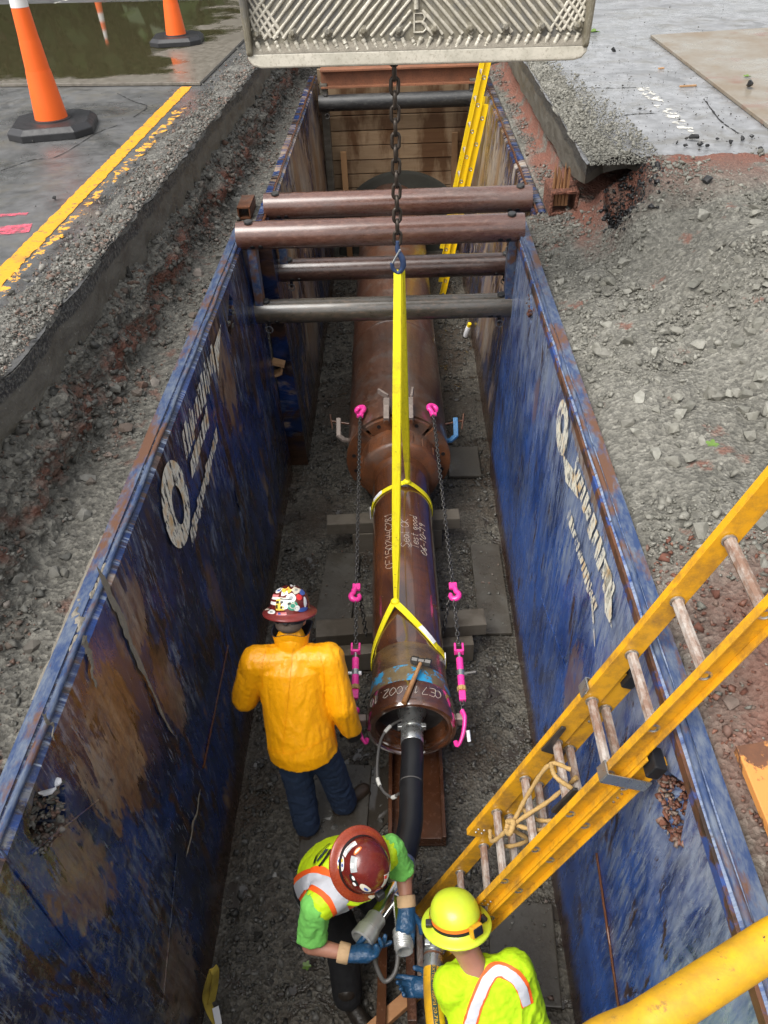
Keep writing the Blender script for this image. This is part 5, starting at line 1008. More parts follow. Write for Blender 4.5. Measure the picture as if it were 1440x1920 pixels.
# slings
def ribbon(mb, pts, widths, nrm, th=.006, mi=0):
    pts = [Vector(p) for p in pts]; V = []; m_ = len(pts)
    for i, p in enumerate(pts):
        t = (pts[min(i+1, m_-1)]-pts[max(i-1, 0)]).normalized(); n = Vector(nrm(i) if callable(nrm) else nrm); n = (n-t*n.dot(t)).normalized(); s_ = t.cross(n); w_ = widths if not hasattr(widths, '__len__') else widths[i]
        V += [p+s_*w_/2+n*th/2, p-s_*w_/2+n*th/2, p-s_*w_/2-n*th/2, p+s_*w_/2-n*th/2]
    F_ = [(i*4+j, i*4+(j+1) % 4, (i+1)*4+(j+1) % 4, (i+1)*4+j) for i in range(m_-1) for j in range(4)]+[(3, 2, 1, 0), tuple((m_-1)*4+k for k in range(4))]
    return mb.add(V, F_, mi)
def sling(px, py, zc, ya_, label, lean, dx):
    top = HK+Vector((dx, 0, -.10)); ck = at(px, py, z=zc); t = empty('lifting_sling', ck, label, 'sling')
    mb = MB(); n = 30
    ribbon(mb, [top.lerp(ck, i/n) for i in range(n+1)], [.042+.010*math.sin(i/n*math.pi)-(.022*max(0, i/n-.82)/.18) for i in range(n+1)], lambda i: (0.25*math.sin(i*.12+dx*30), -1, .2), .007); vert = mb.build('strap', 'sling_yellow', t)
    mb = MB(); ribbon(mb, [top.lerp(ck, i/n)+Vector((.013, .012, 0)) for i in range(n+1)], [.040-(.015*max(0, i/n-.82)/.18) for i in range(n+1)], lambda i: (.5, -1, .2), .007); mb.build('strap', 'sling_yellow', t)
    rr = .256; half = []
    cxx = axis_x(ya_); a0 = math.atan2(ck.x-cxx, .26)
    for a in np.linspace(a0, a0+2*math.pi, 60):
        f_ = abs(((a-a0)/(2*math.pi))*2-1); yy = ya_+(ck.y-ya_)*max(0, (f_-.62)/.38)**1.3; bulge = max(0, (f_-.86)/.14)**2*(ck-Vector((cxx, 0, ZA))).xz.length*0
        r2 = rr+(math.hypot(ck.x-cxx, ck.z-ZA)-rr)*max(0, (f_-.80)/.20)**2
        half.append(Vector((cxx+r2*math.sin(a), yy, ZA+r2*math.cos(a))))
    mb = MB(); ribbon(mb, half, .046, lambda i: (half[i]-Vector((cxx, half[i].y, ZA))), .007); lp = mb.build('choker_loop', 'sling_yellow', t)
    mb = MB(); mb.ell(ck, (.032, .028, .024)); mb.build('choke_knot', 'sling_yellow', t, 180)
    # printed tag
    k = 9 if dx < 0 else 50; seg = half[k-3:k+2]; mb = MB(); ribbon(mb, [q+(q-Vector((cxx, q.y, ZA))).normalized()*.006 for q in seg], .040, lambda i: (seg[i]-Vector((cxx, seg[i].y, ZA))), .004); mb.build('tag', 'tag_white', t)
    e = half[k+5] if dx < 0 else half[k-6]; mb = MB(); mb.box(e+Vector((.012 if dx < 0 else -.012, -.03, -.03)), (.006, .045, .10)); mb.build('hanging_tag', 'tag_white', t)
sling(741, 1128, .885, 3.40, 'yellow lifting sling choked round the rammer near its tail', 0, -.006); sling(763, 903, .885, 5.02, 'yellow lifting sling choked round the rammer behind the collar', 0, .008)

# ------------------------------------------------------------------ excavator bucket
YB = 4.40; bk = empty('excavator_bucket', at(780, 118, y=YB), 'ribbed steel excavator bucket hanging over the trench on its cutting edge', 'excavator bucket')
bl, br = at(470, 125, y=YB), at(1096, 108, y=YB); xd = (br-bl); Wd = xd.length; xd.normalize(); zd = Vector((0, .18, 1)); zd = (zd-xd*zd.dot(xd)).normalized(); nd = xd.cross(zd); nd = nd if nd.y < 0 else -nd
def bp(u, v, o=0.0): return bl+xd*u+zd*v+nd*o
mb = MB(); mb.prism([bp(-.0, .03), bp(.02, .006), bp(.05, 0), bp(Wd-.05, 0), bp(Wd-.02, .006), bp(Wd, .03), bp(Wd, .95), bp(0, .95)], -nd*.035); mb.build('floor_plate', 'bucket_steel', bk, None, .004)
mb = MB(); mb.prism([bp(-.005, .028, .03), bp(.02, .0, .03), bp(.06, -.01, .03), bp(Wd-.06, -.01, .03), bp(Wd-.02, 0, .03), bp(Wd+.005, .028, .03), bp(Wd+.005, .055, .026), bp(-.005, .055, .026)], -nd*.03); mb.build('cutting_edge', 'bucket_bead', bk, None, .008)
for u0, sg in ((-.008, 1), (Wd+.008, -1)):
    mb = MB(); mb.prism([bp(u0, .03, .0), bp(u0, .05, .045), bp(u0-sg*.01, .30, .085), bp(u0-sg*.02, .95, .16), bp(u0-sg*.02, .95, -.6), bp(u0, .35, -.4), bp(u0, .03, -.03)], xd*sg*.03); mb.build('side_plate', 'bucket_steel', bk, None, .01)
mb = MB(); prof = [(-.035, .95), (-.20, 1.15), (-.45, 1.2), (-.62, .95), (-.62, .5), (-.4, .35)]
for (o0, v0), (o1, v1) in zip(prof[:-1], prof[1:]): mb.add([bp(0, v0, o0), bp(Wd, v0, o0), bp(Wd, v1, o1), bp(0, v1, o1)], [(0, 1, 2, 3)])
mb.build('back_shell', 'bucket_steel', bk)
def weld(a, b, r=.0085, o=.004):
    n = 10; pts = [bp(a[0]+(b[0]-a[0])*t, a[1]+(b[1]-a[1])*t, o+random.gauss(0, .0008)) for t in np.linspace(0, 1, n)]; mb = MB(); mb.tube(pts, [r*random.uniform(.75, 1.2) for _ in pts], 6); mb.build('hardfacing_bead', 'bucket_bead', bk, 60)
mid = Wd*.49; nb = 17
for k in range(-2, nb):
    u = .03+k*.048
    # left half leans right going up, right half mirrors it
    for sg, o0, lim in ((1, 0.0, mid), (-1, Wd, mid)):
        ua = u; ub = u+.30; va, vb = .115, .42
        if ua < .02: va += (.02-ua)/.30*(vb-va)*1.0; ua = .02
        if ub > lim-.01: vb = va+(vb-va)*(lim-.01-ua)/(ub-ua); ub = lim-.01
        if ub-ua > .03: weld((o0+sg*ua, va), (o0+sg*ub, vb))
for k in range(6):                                   # crossed corners
    for sg, o0 in ((1, 0.0), (-1, Wd)): weld((o0+sg*(.02+.032*k), .12+.0*k), (o0+sg*.02, .14+.04*k+.02)) if k else None
for k in range(34):                                  # short slanted beads along the edge
    u = .04+k*(Wd-.08)/33; sg = 1 if u < mid else -1; weld((u, .105), (u+sg*.022, .058), .011, .012)
for k in range(10):
    u = .05+k*(Wd-.1)/9; c = bp(u, .135, 0); mb = MB(); mb.lathe([(.028, 0), (.028, .006), (.022, .007)], c, nd, 14); mb.lathe([(.019, .006), (.019, .022), (.013, .026)], c, nd, 6); mb.lathe([(.010, .02), (.010, .034), (.008, .037)], c, nd, 10); mb.build('edge_bolt', 'bucket_steel', bk, 30)
mb = MB(); mb.tube([bp(mid+.015, .22, .012), bp(mid+.01, .5, .012)], .012, 8); mb.build('center_rib', 'bucket_bead', bk, 60)
for seq in (((.0, 0), (.0, .075), (.04, .075), (.05, .06), (.04, .042), (.0, .042)), ((.04, .042), (.055, .03), (.055, .012), (.04, 0), (0, 0))):
    mb = MB(); mb.tube([bp(mid+.005+u*1.05, .125+v*1.05, .005) for u, v in seq], .0055, 6); mb.build('letter_bead', 'bucket_bead', bk, 60)
mb = MB(); V = []; nn = 90
for i in range(nn+1):
    u = Wd*i/nn; 
    for v, o in ((.052, .027), (.060, .02+.008*random.random()), (.078+.012*random.random(), .008+.006*random.random()), (.09+.01*random.random(), .001)): V.append(bp(u, v, o))
mb.add(V, [(i*4+j, i*4+j+1, i*4+j+5, i*4+j+4) for i in range(nn) for j in range(3)]); mb.build('mud_line', 'mud_dry', bk, 180)

# ------------------------------------------------------------------ cones
def cone(p, sc, label, rz=0.0):
    t = empty('channelizer_cone', p, label, 'traffic cone', 'traffic cones'); mb = MB(); a = sc*.5; b = a*.62
    oc = [(a, b), (b, a), (-b, a), (-a, b), (-a, -b), (-b, -a), (b, -a), (a, -b)]; rm = Matrix.Rotation(rz, 3, 'Z')
    lo = [p+rm @ Vector((x, y, 0)) for x, y in oc]; mid_ = [p+rm @ Vector((x, y, .055*sc/.7)) for x, y in oc]; hi = [p+rm @ Vector((x*.88, y*.88, .095*sc/.7)) for x, y in oc]
    V = lo+mid_+hi; F_ = [tuple(range(7, -1, -1)), tuple(range(16, 24))]+[(i, (i+1) % 8, 8+(i+1) % 8, 8+i) for i in range(8)]+[(8+i, 8+(i+1) % 8, 16+(i+1) % 8, 16+i) for i in range(8)]
    mb.add(V, F_); mb.build('base', 'cone_rubber', t, None, .006*sc/.7)
    mb = MB(); mb.lathe([(.24*sc, .088*sc/.7), (.235*sc, .105*sc/.7), (.19*sc, .107*sc/.7)], p, (0, 0, 1), 36, cap=False); mb.build('base_ring', 'cone_rubber', t, 40)
    z = .1*sc/.7; q = sc/.7; segs = [(.138, .100, .37, 'cone_orange', 'orange_body'), (.098, .082, .22, 'cone_orange', 'orange_band'), (.081, .068, .225, 'cone_orange', 'orange_band'), (.070, .060, .18, 'cone_white', 'white_band'), (.060, .050, .18, 'cone_orange', 'orange_band'), (.050, .042, .18, 'cone_white', 'white_band')]
    for r0, r1, h, mt, nm in segs:
        mb = MB(); mb.lathe([(r0*q, z), (r0*q*.985, z+.02*q), (r1*q*1.03, z+h*q-.02*q), (r1*q, z+h*q)], p, (0, 0, 1), 32); mb.build(nm, mt, t, 40); z += h*q
    mb = MB(); mb.lathe([(.03*q, z), (.03*q, z+.06*q), (.045*q, z+.07*q), (.045*q, z+.1*q), (.02*q, z+.11*q)], p, (0, 0, 1), 20); mb.build('handle_knob', 'cone_orange', t, 40)
pc1 = (at(30, 244, z=S)+at(178, 246, z=S))/2; cone(pc1, (at(178, 246, z=S)-at(30, 244, z=S)).length*.93, 'orange channelizer cone standing on bare asphalt by the yellow line', .2)
pc2 = (at(285, 80, z=S+.035)+at(382, 80, z=S+.035))/2; cone(pc2, (at(382, 80, z=S+.035)-at(285, 80, z=S+.035)).length*.9, 'orange channelizer cone standing on the wet steel plate', .1)
cone(at(170, -55, z=S), .66, 'distant orange channelizer cone mirrored in the puddle beyond the steel plate', .4)
# trees across the street, seen as the dark green reflection in the puddle
def tree(x, y, h, label, seed):
    r_ = np.random.default_rng(seed); t = empty('tree', (x, y, S), label, 'tree', 'trees across the street'); mb = MB(); b0 = Vector((x, y, S))
    mb.tube([b0, b0+Vector((.1, 0, h*.25)), b0+Vector((-.1, .1, h*.55)), b0+Vector((0, 0, h*.85))], [.3, .24, .16, .05], 10)
    for k in range(9):
        a = r_.uniform(0, 6.28); z0 = h*r_.uniform(.3, .7); L = h*r_.uniform(.2, .32); s0 = b0+Vector((0, 0, z0)); mb.tube([s0, s0+Vector((math.cos(a)*L*.5, math.sin(a)*L*.5, L*.35)), s0+Vector((math.cos(a)*L, math.sin(a)*L, L*.5))], [.09, .06, .02], 6)
    mb.build('trunk', 'bark', t, 60)
    n = 9000; cl = r_.normal(size=(46, 3)); cl /= np.linalg.norm(cl, axis=1)[:, None]; cl *= r_.uniform(.35, 1, (46, 1))*np.array([h*.38, h*.38, h*.46]); cl += np.array([x, y, S+h*.47])
    c = cl[r_.integers(0, 46, n)]+r_.normal(0, h*.06, (n, 3)); d1 = r_.normal(size=(n, 3)); d1 /= np.linalg.norm(d1, axis=1)[:, None]; d2 = np.cross(d1, r_.normal(size=(n, 3))); d2 /= np.linalg.norm(d2, axis=1)[:, None]; s = r_.uniform(.16, .36, (n, 1))
    V = np.stack([c-d1*s, c+d2*s*.6, c+d1*s, c-d2*s*.6], 1).reshape(-1, 3); me = fast_mesh('crown', V, np.arange(4*n).reshape(-1, 4)); me.materials.append(MATS['leaf']); link('crown', me, t)
for i, (x, y, h) in enumerate(((-11, 25, 11), (-7.6, 27, 12), (-4.6, 25, 11), (-14.5, 26, 12), (-9.3, 31, 13), (-2.0, 30, 12))): tree(x, y, h, 'leafy green tree standing across the street beyond the cones', 900+i)

# ------------------------------------------------------------------ ladders
def ladder(name, foot, top, yfar, ynear, Lbase, Lfly0, Lfly1, label, mat, rungmat, near_ladder=True):
    """rails run from foot to top in the x-z plane; rungs run along y between ynear and yfar"""
    t = empty(name, (foot[0], (yfar+ynear)/2, foot[2]), label, 'ladder', 'extension ladders'); F0 = Vector(foot); d = (Vector(top)-F0); d.y = 0; d.normalize(); n = Vector((-d.z, 0, d.x)); n = n if n.x < 0 else -n   # n: upper-left side of the ladder
    def pt(s, o, y): q = F0+d*s+n*o; return Vector((q.x, y, q.z))
    def rail(nm, s0, s1, o, y, face):                 # C channel: web plus two flanges towards the rungs' outside
        mb = MB(); w_ = .082; th = .006; fl = .03
        def bar(o0, o1, ya, yb):
            q = [pt(s0, o0, ya), pt(s0, o1, ya), pt(s0, o1, yb), pt(s0, o0, yb)]; mb.prism(q, pt(s1, 0, 0)-pt(s0, 0, 0))
        bar(o-w_/2, o+w_/2, y-th/2, y+th/2); bar(o+w_/2-th, o+w_/2+.0005, y+face*(th/2), y+face*fl); bar(o-w_/2-.0005, o-w_/2+th, y+face*(th/2), y+face*fl)
        return mb.build(nm, mat, t, None, .0015)
    ob, of = 0.0, .085
    rails = {}
    for y, face, kk in ((yfar, 1, 'far'), (ynear, -1, 'near')):
        rails[kk, 'b'] = rail('base_rail', 0, Lbase, ob, y, face); ins = -.012 if kk == 'far' else .012
        rails[kk, 'f'] = rail('fly_rail', Lfly0, Lfly1, of, y+ins, face)
    def rung(s, o, dy):
        a, b = pt(s, o, ynear+dy), pt(s, o, yfar-dy); mb = MB(); prof = []
        for k in range(8):
            an = 2*math.pi*(k+.5)/8; prof.append(a+d*(.023*math.cos(an))+n*(.018*math.sin(an)))
        mb.prism(prof, b-a); mb.build('rung', rungmat, t, None)
        for y in (ynear, yfar):
            c = pt(s, o, y+dy*(1 if y == ynear else -1)-.004); mb = MB(); mb.lathe([(.024, 0), (.024, .004), (.017, .006), (.012, .002), (.0, .001)] if y == ynear else [(.026, 0), (.026, .006), (.021, .008)], c, (0, -1, 0), 16, cap=False); mb.build('rung_collar', 'galvanised', t, 50)
    s = .20
    while s < Lbase-.05: rung(s, ob, .003); s += .305
    s = Lfly0+.26 if near_ladder else Lfly0+.14
    while s < Lfly1-.03: rung(s, of, .015); s += .305
    if near_ladder:
        for y, sg in ((yfar, 1), (ynear, -1)):
            mb = MB(); c0 = pt(Lbase-.02, ob, y+sg*.018); mb.box(c0, (.09, .05, .07), frame(d, (0, 1, 0)), 0, .008); mb.build('end_cap', 'black_plastic', t)
            mb = MB()
            for o0, o1, ya, yb in ((of+.044, of+.052, y-sg*.02, y+sg*.036), (ob-.045, of+.05, y+sg*.034, y+sg*.040)):
                q = [pt(Lbase-.17, o0, ya), pt(Lbase-.17, o1, ya), pt(Lbase-.17, o1, yb), pt(Lbase-.17, o0, yb)]; mb.prism(q, d*.06)
            mb.build('guide_bracket', 'galvanised', t, None, .002)
            mb = MB(); c = pt(Lfly0+.26+.305*2, of+.0, y-sg*.045)   # rung lock
            mb.prism([c-d*.06-n*.06, c-d*.05+n*.05, c+d*.13+n*.045, c+d*.13+n*.025, c+d*.0+n*.02, c-d*.02-n*.05], Vector((0, sg*.014, 0))); mb.build('rung_lock', 'chain_steel', t, None, .003)
            mb = MB()
            for k in range(4): mb.lathe([(.006, 0), (.005, .004)], pt(Lfly0+.05+.03*(k % 2), of-.015+.03*(k//2), y+(-.015 if sg > 0 else .0)-.004), (0, -1, 0), 8)
            for k in range(6): mb.lathe([(.006, 0), (.005, .004)], pt(Lbase-.32+.03*(k % 3), ob-.015+.03*(k//3), y-.004), (0, -1, 0), 8)
            [0]; rv = mb.build('rivet', 'galvanised', t); rv['kind'] = 'stuff'
    return pt, t
LF = Vector((-.05, 0, .0)); LTp = Vector((.925, 0, 2.56))
lpt, lad = ladder('extension_ladder', LF, LTp, 1.90, 1.55, 2.55, 1.20, 4.3, 'yellow extension ladder leaning over the right shield with rope and dirty rungs', 'ladder_yellow', 'rung')
ladder('extension_ladder', (.56, 0, 0), (1.07, 0, 2.56), 10.9, 10.5, 2.5, .5, 3.1, 'bright yellow extension ladder leaning in the far shield by the timber wall', 'far_ladder_yellow', 'alloy_rung', False)
# rope tied round the rungs
rp = empty('rope', lpt(1.5, .1, 1.8), 'tan fibre rope tied round the rungs of the near ladder', 'rope')
def rope(pts, r=.0095): mb = MB(); mb.tube(spline(pts, 40), [r*(1+.16*math.sin(k*2.1)) for k in range(41)], 8); mb.build('rope_strand', 'rope_fibre', rp, 60)
y_ = 1.80
rope([lpt(1.460, .13, 1.780), lpt(1.500, .14, 1.710), lpt(1.680, .135, 1.700), lpt(1.850, .13, 1.750), lpt(2.060, .13, 1.770), lpt(2.100, .06, 1.740)]); rope([lpt(1.460, .13, 1.760), lpt(1.440, .05, 1.730), lpt(1.600, .02, 1.690), lpt(1.690, .13, 1.690), lpt(1.900, .06, 1.710), lpt(2.070, .02, 1.730)]); rope([lpt(2.070, .13, 1.770), lpt(2.100, .135, 1.690), lpt(2.090, .05, 1.650), lpt(2.020, .02, 1.670)])
rope([lpt(1.770, .13, 1.740), lpt(1.740, .05, 1.710), lpt(1.800, -.02, 1.680), lpt(1.760, .05, 1.650), lpt(1.700, .13, 1.690)]); rope([lpt(1.680, .145, 1.710), lpt(1.660, .15, 1.680), lpt(1.690, .15, 1.655), lpt(1.720, .145, 1.690), lpt(1.680, .15, 1.710)], .012)
# yellow air hoses and strap
yh = empty('yellow_air_hose', at(810, 1800, z=.8), 'yellow textile air hose with silver coupling and dark printed stripe', 'hose')
e0 = at(812, 1790, z=.78); hp2 = spline([e0, at(811, 1850, z=.80), at(818, 1930, z=.84), at(835, 2080, z=.80), Vector((.30, .80, .5)), Vector((.40, .40, .6)), Vector((.2, .1, 1.6)), Vector((.22, .30, 2.75)), at(1085, 2000, z=3.06), at(1210, 1920, z=3.10), at(1325, 1846, z=3.12), at(1440, 1772, z=3.14), at(1600, 1669, z=3.18), Vector((1.9, 1.3, 3.12))], 160)
mb = MB(); mb.tube(hp2, .0435, 24); mb.build('hose', 'hose_yellow', yh, 60)
hd2 = (hp2[0]-hp2[2]).normalized(); mb = MB(); mb.lathe([(.0455, -.07), (.046, .0), (.043, .01), (.047, .012), (.047, .022), (.036, .024), (.034, .07), (.046, .075), (.046, .12), (.03, .125)], hp2[0], hd2, 24); mb.build('hose_coupling', 'galvanised', yh, 40)
mb = MB(); mb.lathe([(.0465, -.012), (.0465, -.002)], hp2[0], hd2, 24, cap=False); mb.build('copper_ring', 'rust_orange', yh)
mb = MB(); mb.box(hp2[0]+hd2*.09+Vector((-.03, -.045, .02)), (.03, .03, .06), None, 0, .006); mb.build('cam_lever', 'galvanised', yh)
def hose_frame(s):                       # arc-length point, tangent on the hose
    k = 0; acc = 0.0
    while acc < s: acc += (hp2[k+1]-hp2[k]).length; k += 1
    t = (hp2[min(k+1, len(hp2)-1)]-hp2[max(k-1, 0)]).normalized(); return hp2[k-1] if k else hp2[0], t
dens = [0.0]
for a, b in zip(hp2[:-1], hp2[1:]): dens.append(dens[-1]+(b-a).length)
def hose_at(s): 
    k = max(0, min(len(dens)-2, int(np.searchsorted(dens, s))-1)); f_ = (s-dens[k])/(dens[k+1]-dens[k]); return hp2[k].lerp(hp2[k+1], f_), (hp2[k+1]-hp2[k]).normalized()
def hose_wrap(s, w_, rr=.0440):
    p, t = hose_at(s); vdir = (Vector((0, 0, HC))-p).normalized(); u = (vdir-t*vdir.dot(t)).normalized(); v = u.cross(t)
    a = w_/rr+.12; return p+(u*math.cos(a)+v*math.sin(a))*rr
sgn_side = 1
v, f = text_faces('S TEXTILE AIR 300PSI 20.7BAR', .022, 1.0); mb = MB(); mb.add([hose_wrap(.035+q.x*1.12, (q.y-.008)*1.0, .0447) for q in v], f); txt = mb.build('printed_text', 'hose_yellow', yh)
mb = MB(); V = []
for i in range(41):
    for w_ in np.linspace(-.0135, .0135, 5): V.append(hose_wrap(.02+i*.012, w_, .0441))
mb.add(V, [(i*5+j, i*5+j+1, i*5+j+6, i*5+j+5) for i in range(40) for j in range(4)]); mb.build('printed_stripe', 'print_dark', yh)
st = empty('webbing_strap', at(398, 1860, z=.05), 'dirty yellow webbing strap loop lying at the foot of the left panel', 'strap')
sp = spline([at(400, 1815, z=.42), at(392, 1840, z=.34), at(386, 1865, z=.22), at(392, 1890, z=.14), at(405, 1915, z=.10), at(415, 1940, z=.08)], 30); mb = MB(); ribbon(mb, sp, .045, (.75, -.5, .45), .006); mb.build('strap', 'sling_dirty', st)
sp = spline([at(400, 1815, z=.42), at(404, 1825, z=.38), at(402, 1850, z=.26), at(396, 1880, z=.16)], 20); mb = MB(); ribbon(mb, sp, .045, (.75, -.5, .45), .006); mb.build('strap', 'sling_dirty', st)
c = at(407, 1905, z=.14); mb = MB(); mb.box(c, (.035, .09, .004), frame((.5, -.5, .7), (1, .3, 0))); mb.build('tag', 'tag_white', st)
# ------------------------------------------------------------------ people
from mathutils.bvhtree import BVHTree
CAM = Vector((0, 0, HC))
def proj(p):
    c = (np.array(p[:])-np.array([0, 0, HC]))@BAS; return np.array([PP[0]+FPX*c[0]/c[2], PP[1]+FPX*c[1]/c[2]])
def pray(bvh, px, py):
    d = (at(px, py, z=0)-CAM).normalized(); h = bvh.ray_cast(CAM, d)
    return (h[0], h[1]) if h[0] is not None else None
def tape(me, px_pts, width, mat, parent, name, th=.003, n=40, off=.004):
    """a strip of tape or print lying on a garment, through the given points of the photograph"""
    bvh = BVHTree.FromPolygons([v.co.copy() for v in me.vertices], [tuple(p.vertices) for p in me.polygons]); pp = spline([Vector((a, b, 0)) for a, b in px_pts], n); hits = [pray(bvh, q.x, q.y) for q in pp]; hits = [h for h in hits if h]
    if len(hits) < 4: return None
    P_ = [h[0] for h in hits]; N_ = [h[1] for h in hits]
    for _ in range(5):
        P_ = [P_[0]]+[(P_[i-1]+P_[i]*2+P_[i+1])/4 for i in range(1, len(P_)-1)]+[P_[-1]]; N_ = [N_[0]]+[(N_[i-1]+N_[i]+N_[i+1]).normalized() for i in range(1, len(N_)-1)]+[N_[-1]]
    V = []; K = 5
    for i, (p, nn) in enumerate(zip(P_, N_)):
        t = (P_[min(i+1, len(P_)-1)]-P_[max(i-1, 0)]).normalized(); s_ = t.cross(nn).normalized()
        for k in range(K):
            q = p+s_*width*(k/(K-1)-.5); loc, no, ix, ds = bvh.find_nearest(q); V.append((loc+no*off) if loc is not None and ds < .06 else q+nn*off)
    mb = MB(); mb.add(V, [(i*K+j, i*K+j+1, (i+1)*K+j+1, (i+1)*K+j) for i in range(len(P_)-1) for j in range(K-1)]); return mb.build(name, mat, parent, 180)
def folds(amp, sc=9, seed=0, ax=(1, 1, 1)):
    def f(co):
        q = co*sc*np.array(ax); a = fbm(q+fbm(q*.6, 2, seed+5)[:, None]*1.3, 3, seed); return amp*(1.4*(.35-np.abs(a))+.25*fbm(q*3.1, 2, seed+9))
    return f
def cloth_obj(mb, name, mat, parent, vox=.011, it=5, amp=.006, sc=10, seed=0, ax=(1, 1, 1)):
    me = remesh(mb, name, vox, it, folds(amp, sc, seed, ax) if amp else None); me.materials.append(MATS[mat]); return link(name, me, parent, 180), me
def hand(mb, wrist, d, palm, curl, thumb_side=1, s=1.0, spread=.08, curls=None):
    """palm and five fingers; d towards the fingers, palm = direction the palm faces"""
    d = Vector(d).normalized(); palm = Vector(palm); palm = (palm-d*palm.dot(d)).normalized(); side = d.cross(palm)*thumb_side; wrist = Vector(wrist)
    pc = wrist+d*.05*s; mb.capsule(wrist, wrist+d*.075*s, .030*s, .034*s, sq=1.25, sqd=side)
    for k in range(4):
        o = side*(.030-.02*k)*s; L = (.040, .045, .042, .033)[k]*s; c = (curls[k] if curls else curl); p = wrist+d*.085*s+o; dd = d+side*spread*(1.5-k)*.5; a = 0.0
        for j in range(3):
            a += c*(.7 if j == 0 else 1.0); v = (dd*math.cos(a)+palm*math.sin(a)).normalized(); q = p+v*L*(1, .75, .6)[j]; mb.capsule(p, q, (.0125, .0115, .0105)[j]*s, (.0115, .0105, .0095)[j]*s, 8, 3); p = q
    p = wrist+d*.03*s+side*.032*s; v = (side*.75+d*.6+palm*.35).normalized(); q = p+v*.045*s; mb.capsule(p, q, .0155*s, .013*s, 8, 3); v2 = (d*.8+side*.15+palm*.6*(.4+curl)).normalized(); mb.capsule(q, q+v2*.038*s, .013*s, .0105*s, 8, 3)
def head_mb(mb, c, up, fwd):
    up = Vector(up).normalized(); fwd = Vector(fwd); fwd = (fwd-up*fwd.dot(up)).normalized(); rt = fwd.cross(up); rot = Matrix(((rt.x, fwd.x, up.x), (rt.y, fwd.y, up.y), (rt.z, fwd.z, up.z))); c = Vector(c)
    mb.ell(c+up*.02, (.078, .098, .112), rot); mb.ell(c+fwd*.035-up*.06, (.056, .06, .058), rot); mb.ell(c+fwd*.105-up*.02, (.014, .022, .026), rot, 10, 8)
    mb.ell(c+fwd*.088-up*.058, (.024, .012, .010), rot, 10, 8)
    for s_ in (-1, 1):
        mb.ell(c+rt*.080*s_-up*.005-fwd*.005, (.012, .022, .034), rot, 10, 8); mb.ell(c+fwd*.088+rt*.032*s_+up*.012, (.017, .012, .010), rot, 10, 8)
    return rot
HPROF = [(.160, -.012), (.1615, -.006), (.158, -.001), (.140, .004), (.122, .012), (.1175, .020), (.1165, .034), (.114, .060), (.106, .088), (.092, .112), (.070, .130), (.042, .141), (.012, .145), (.0005, .1452)]
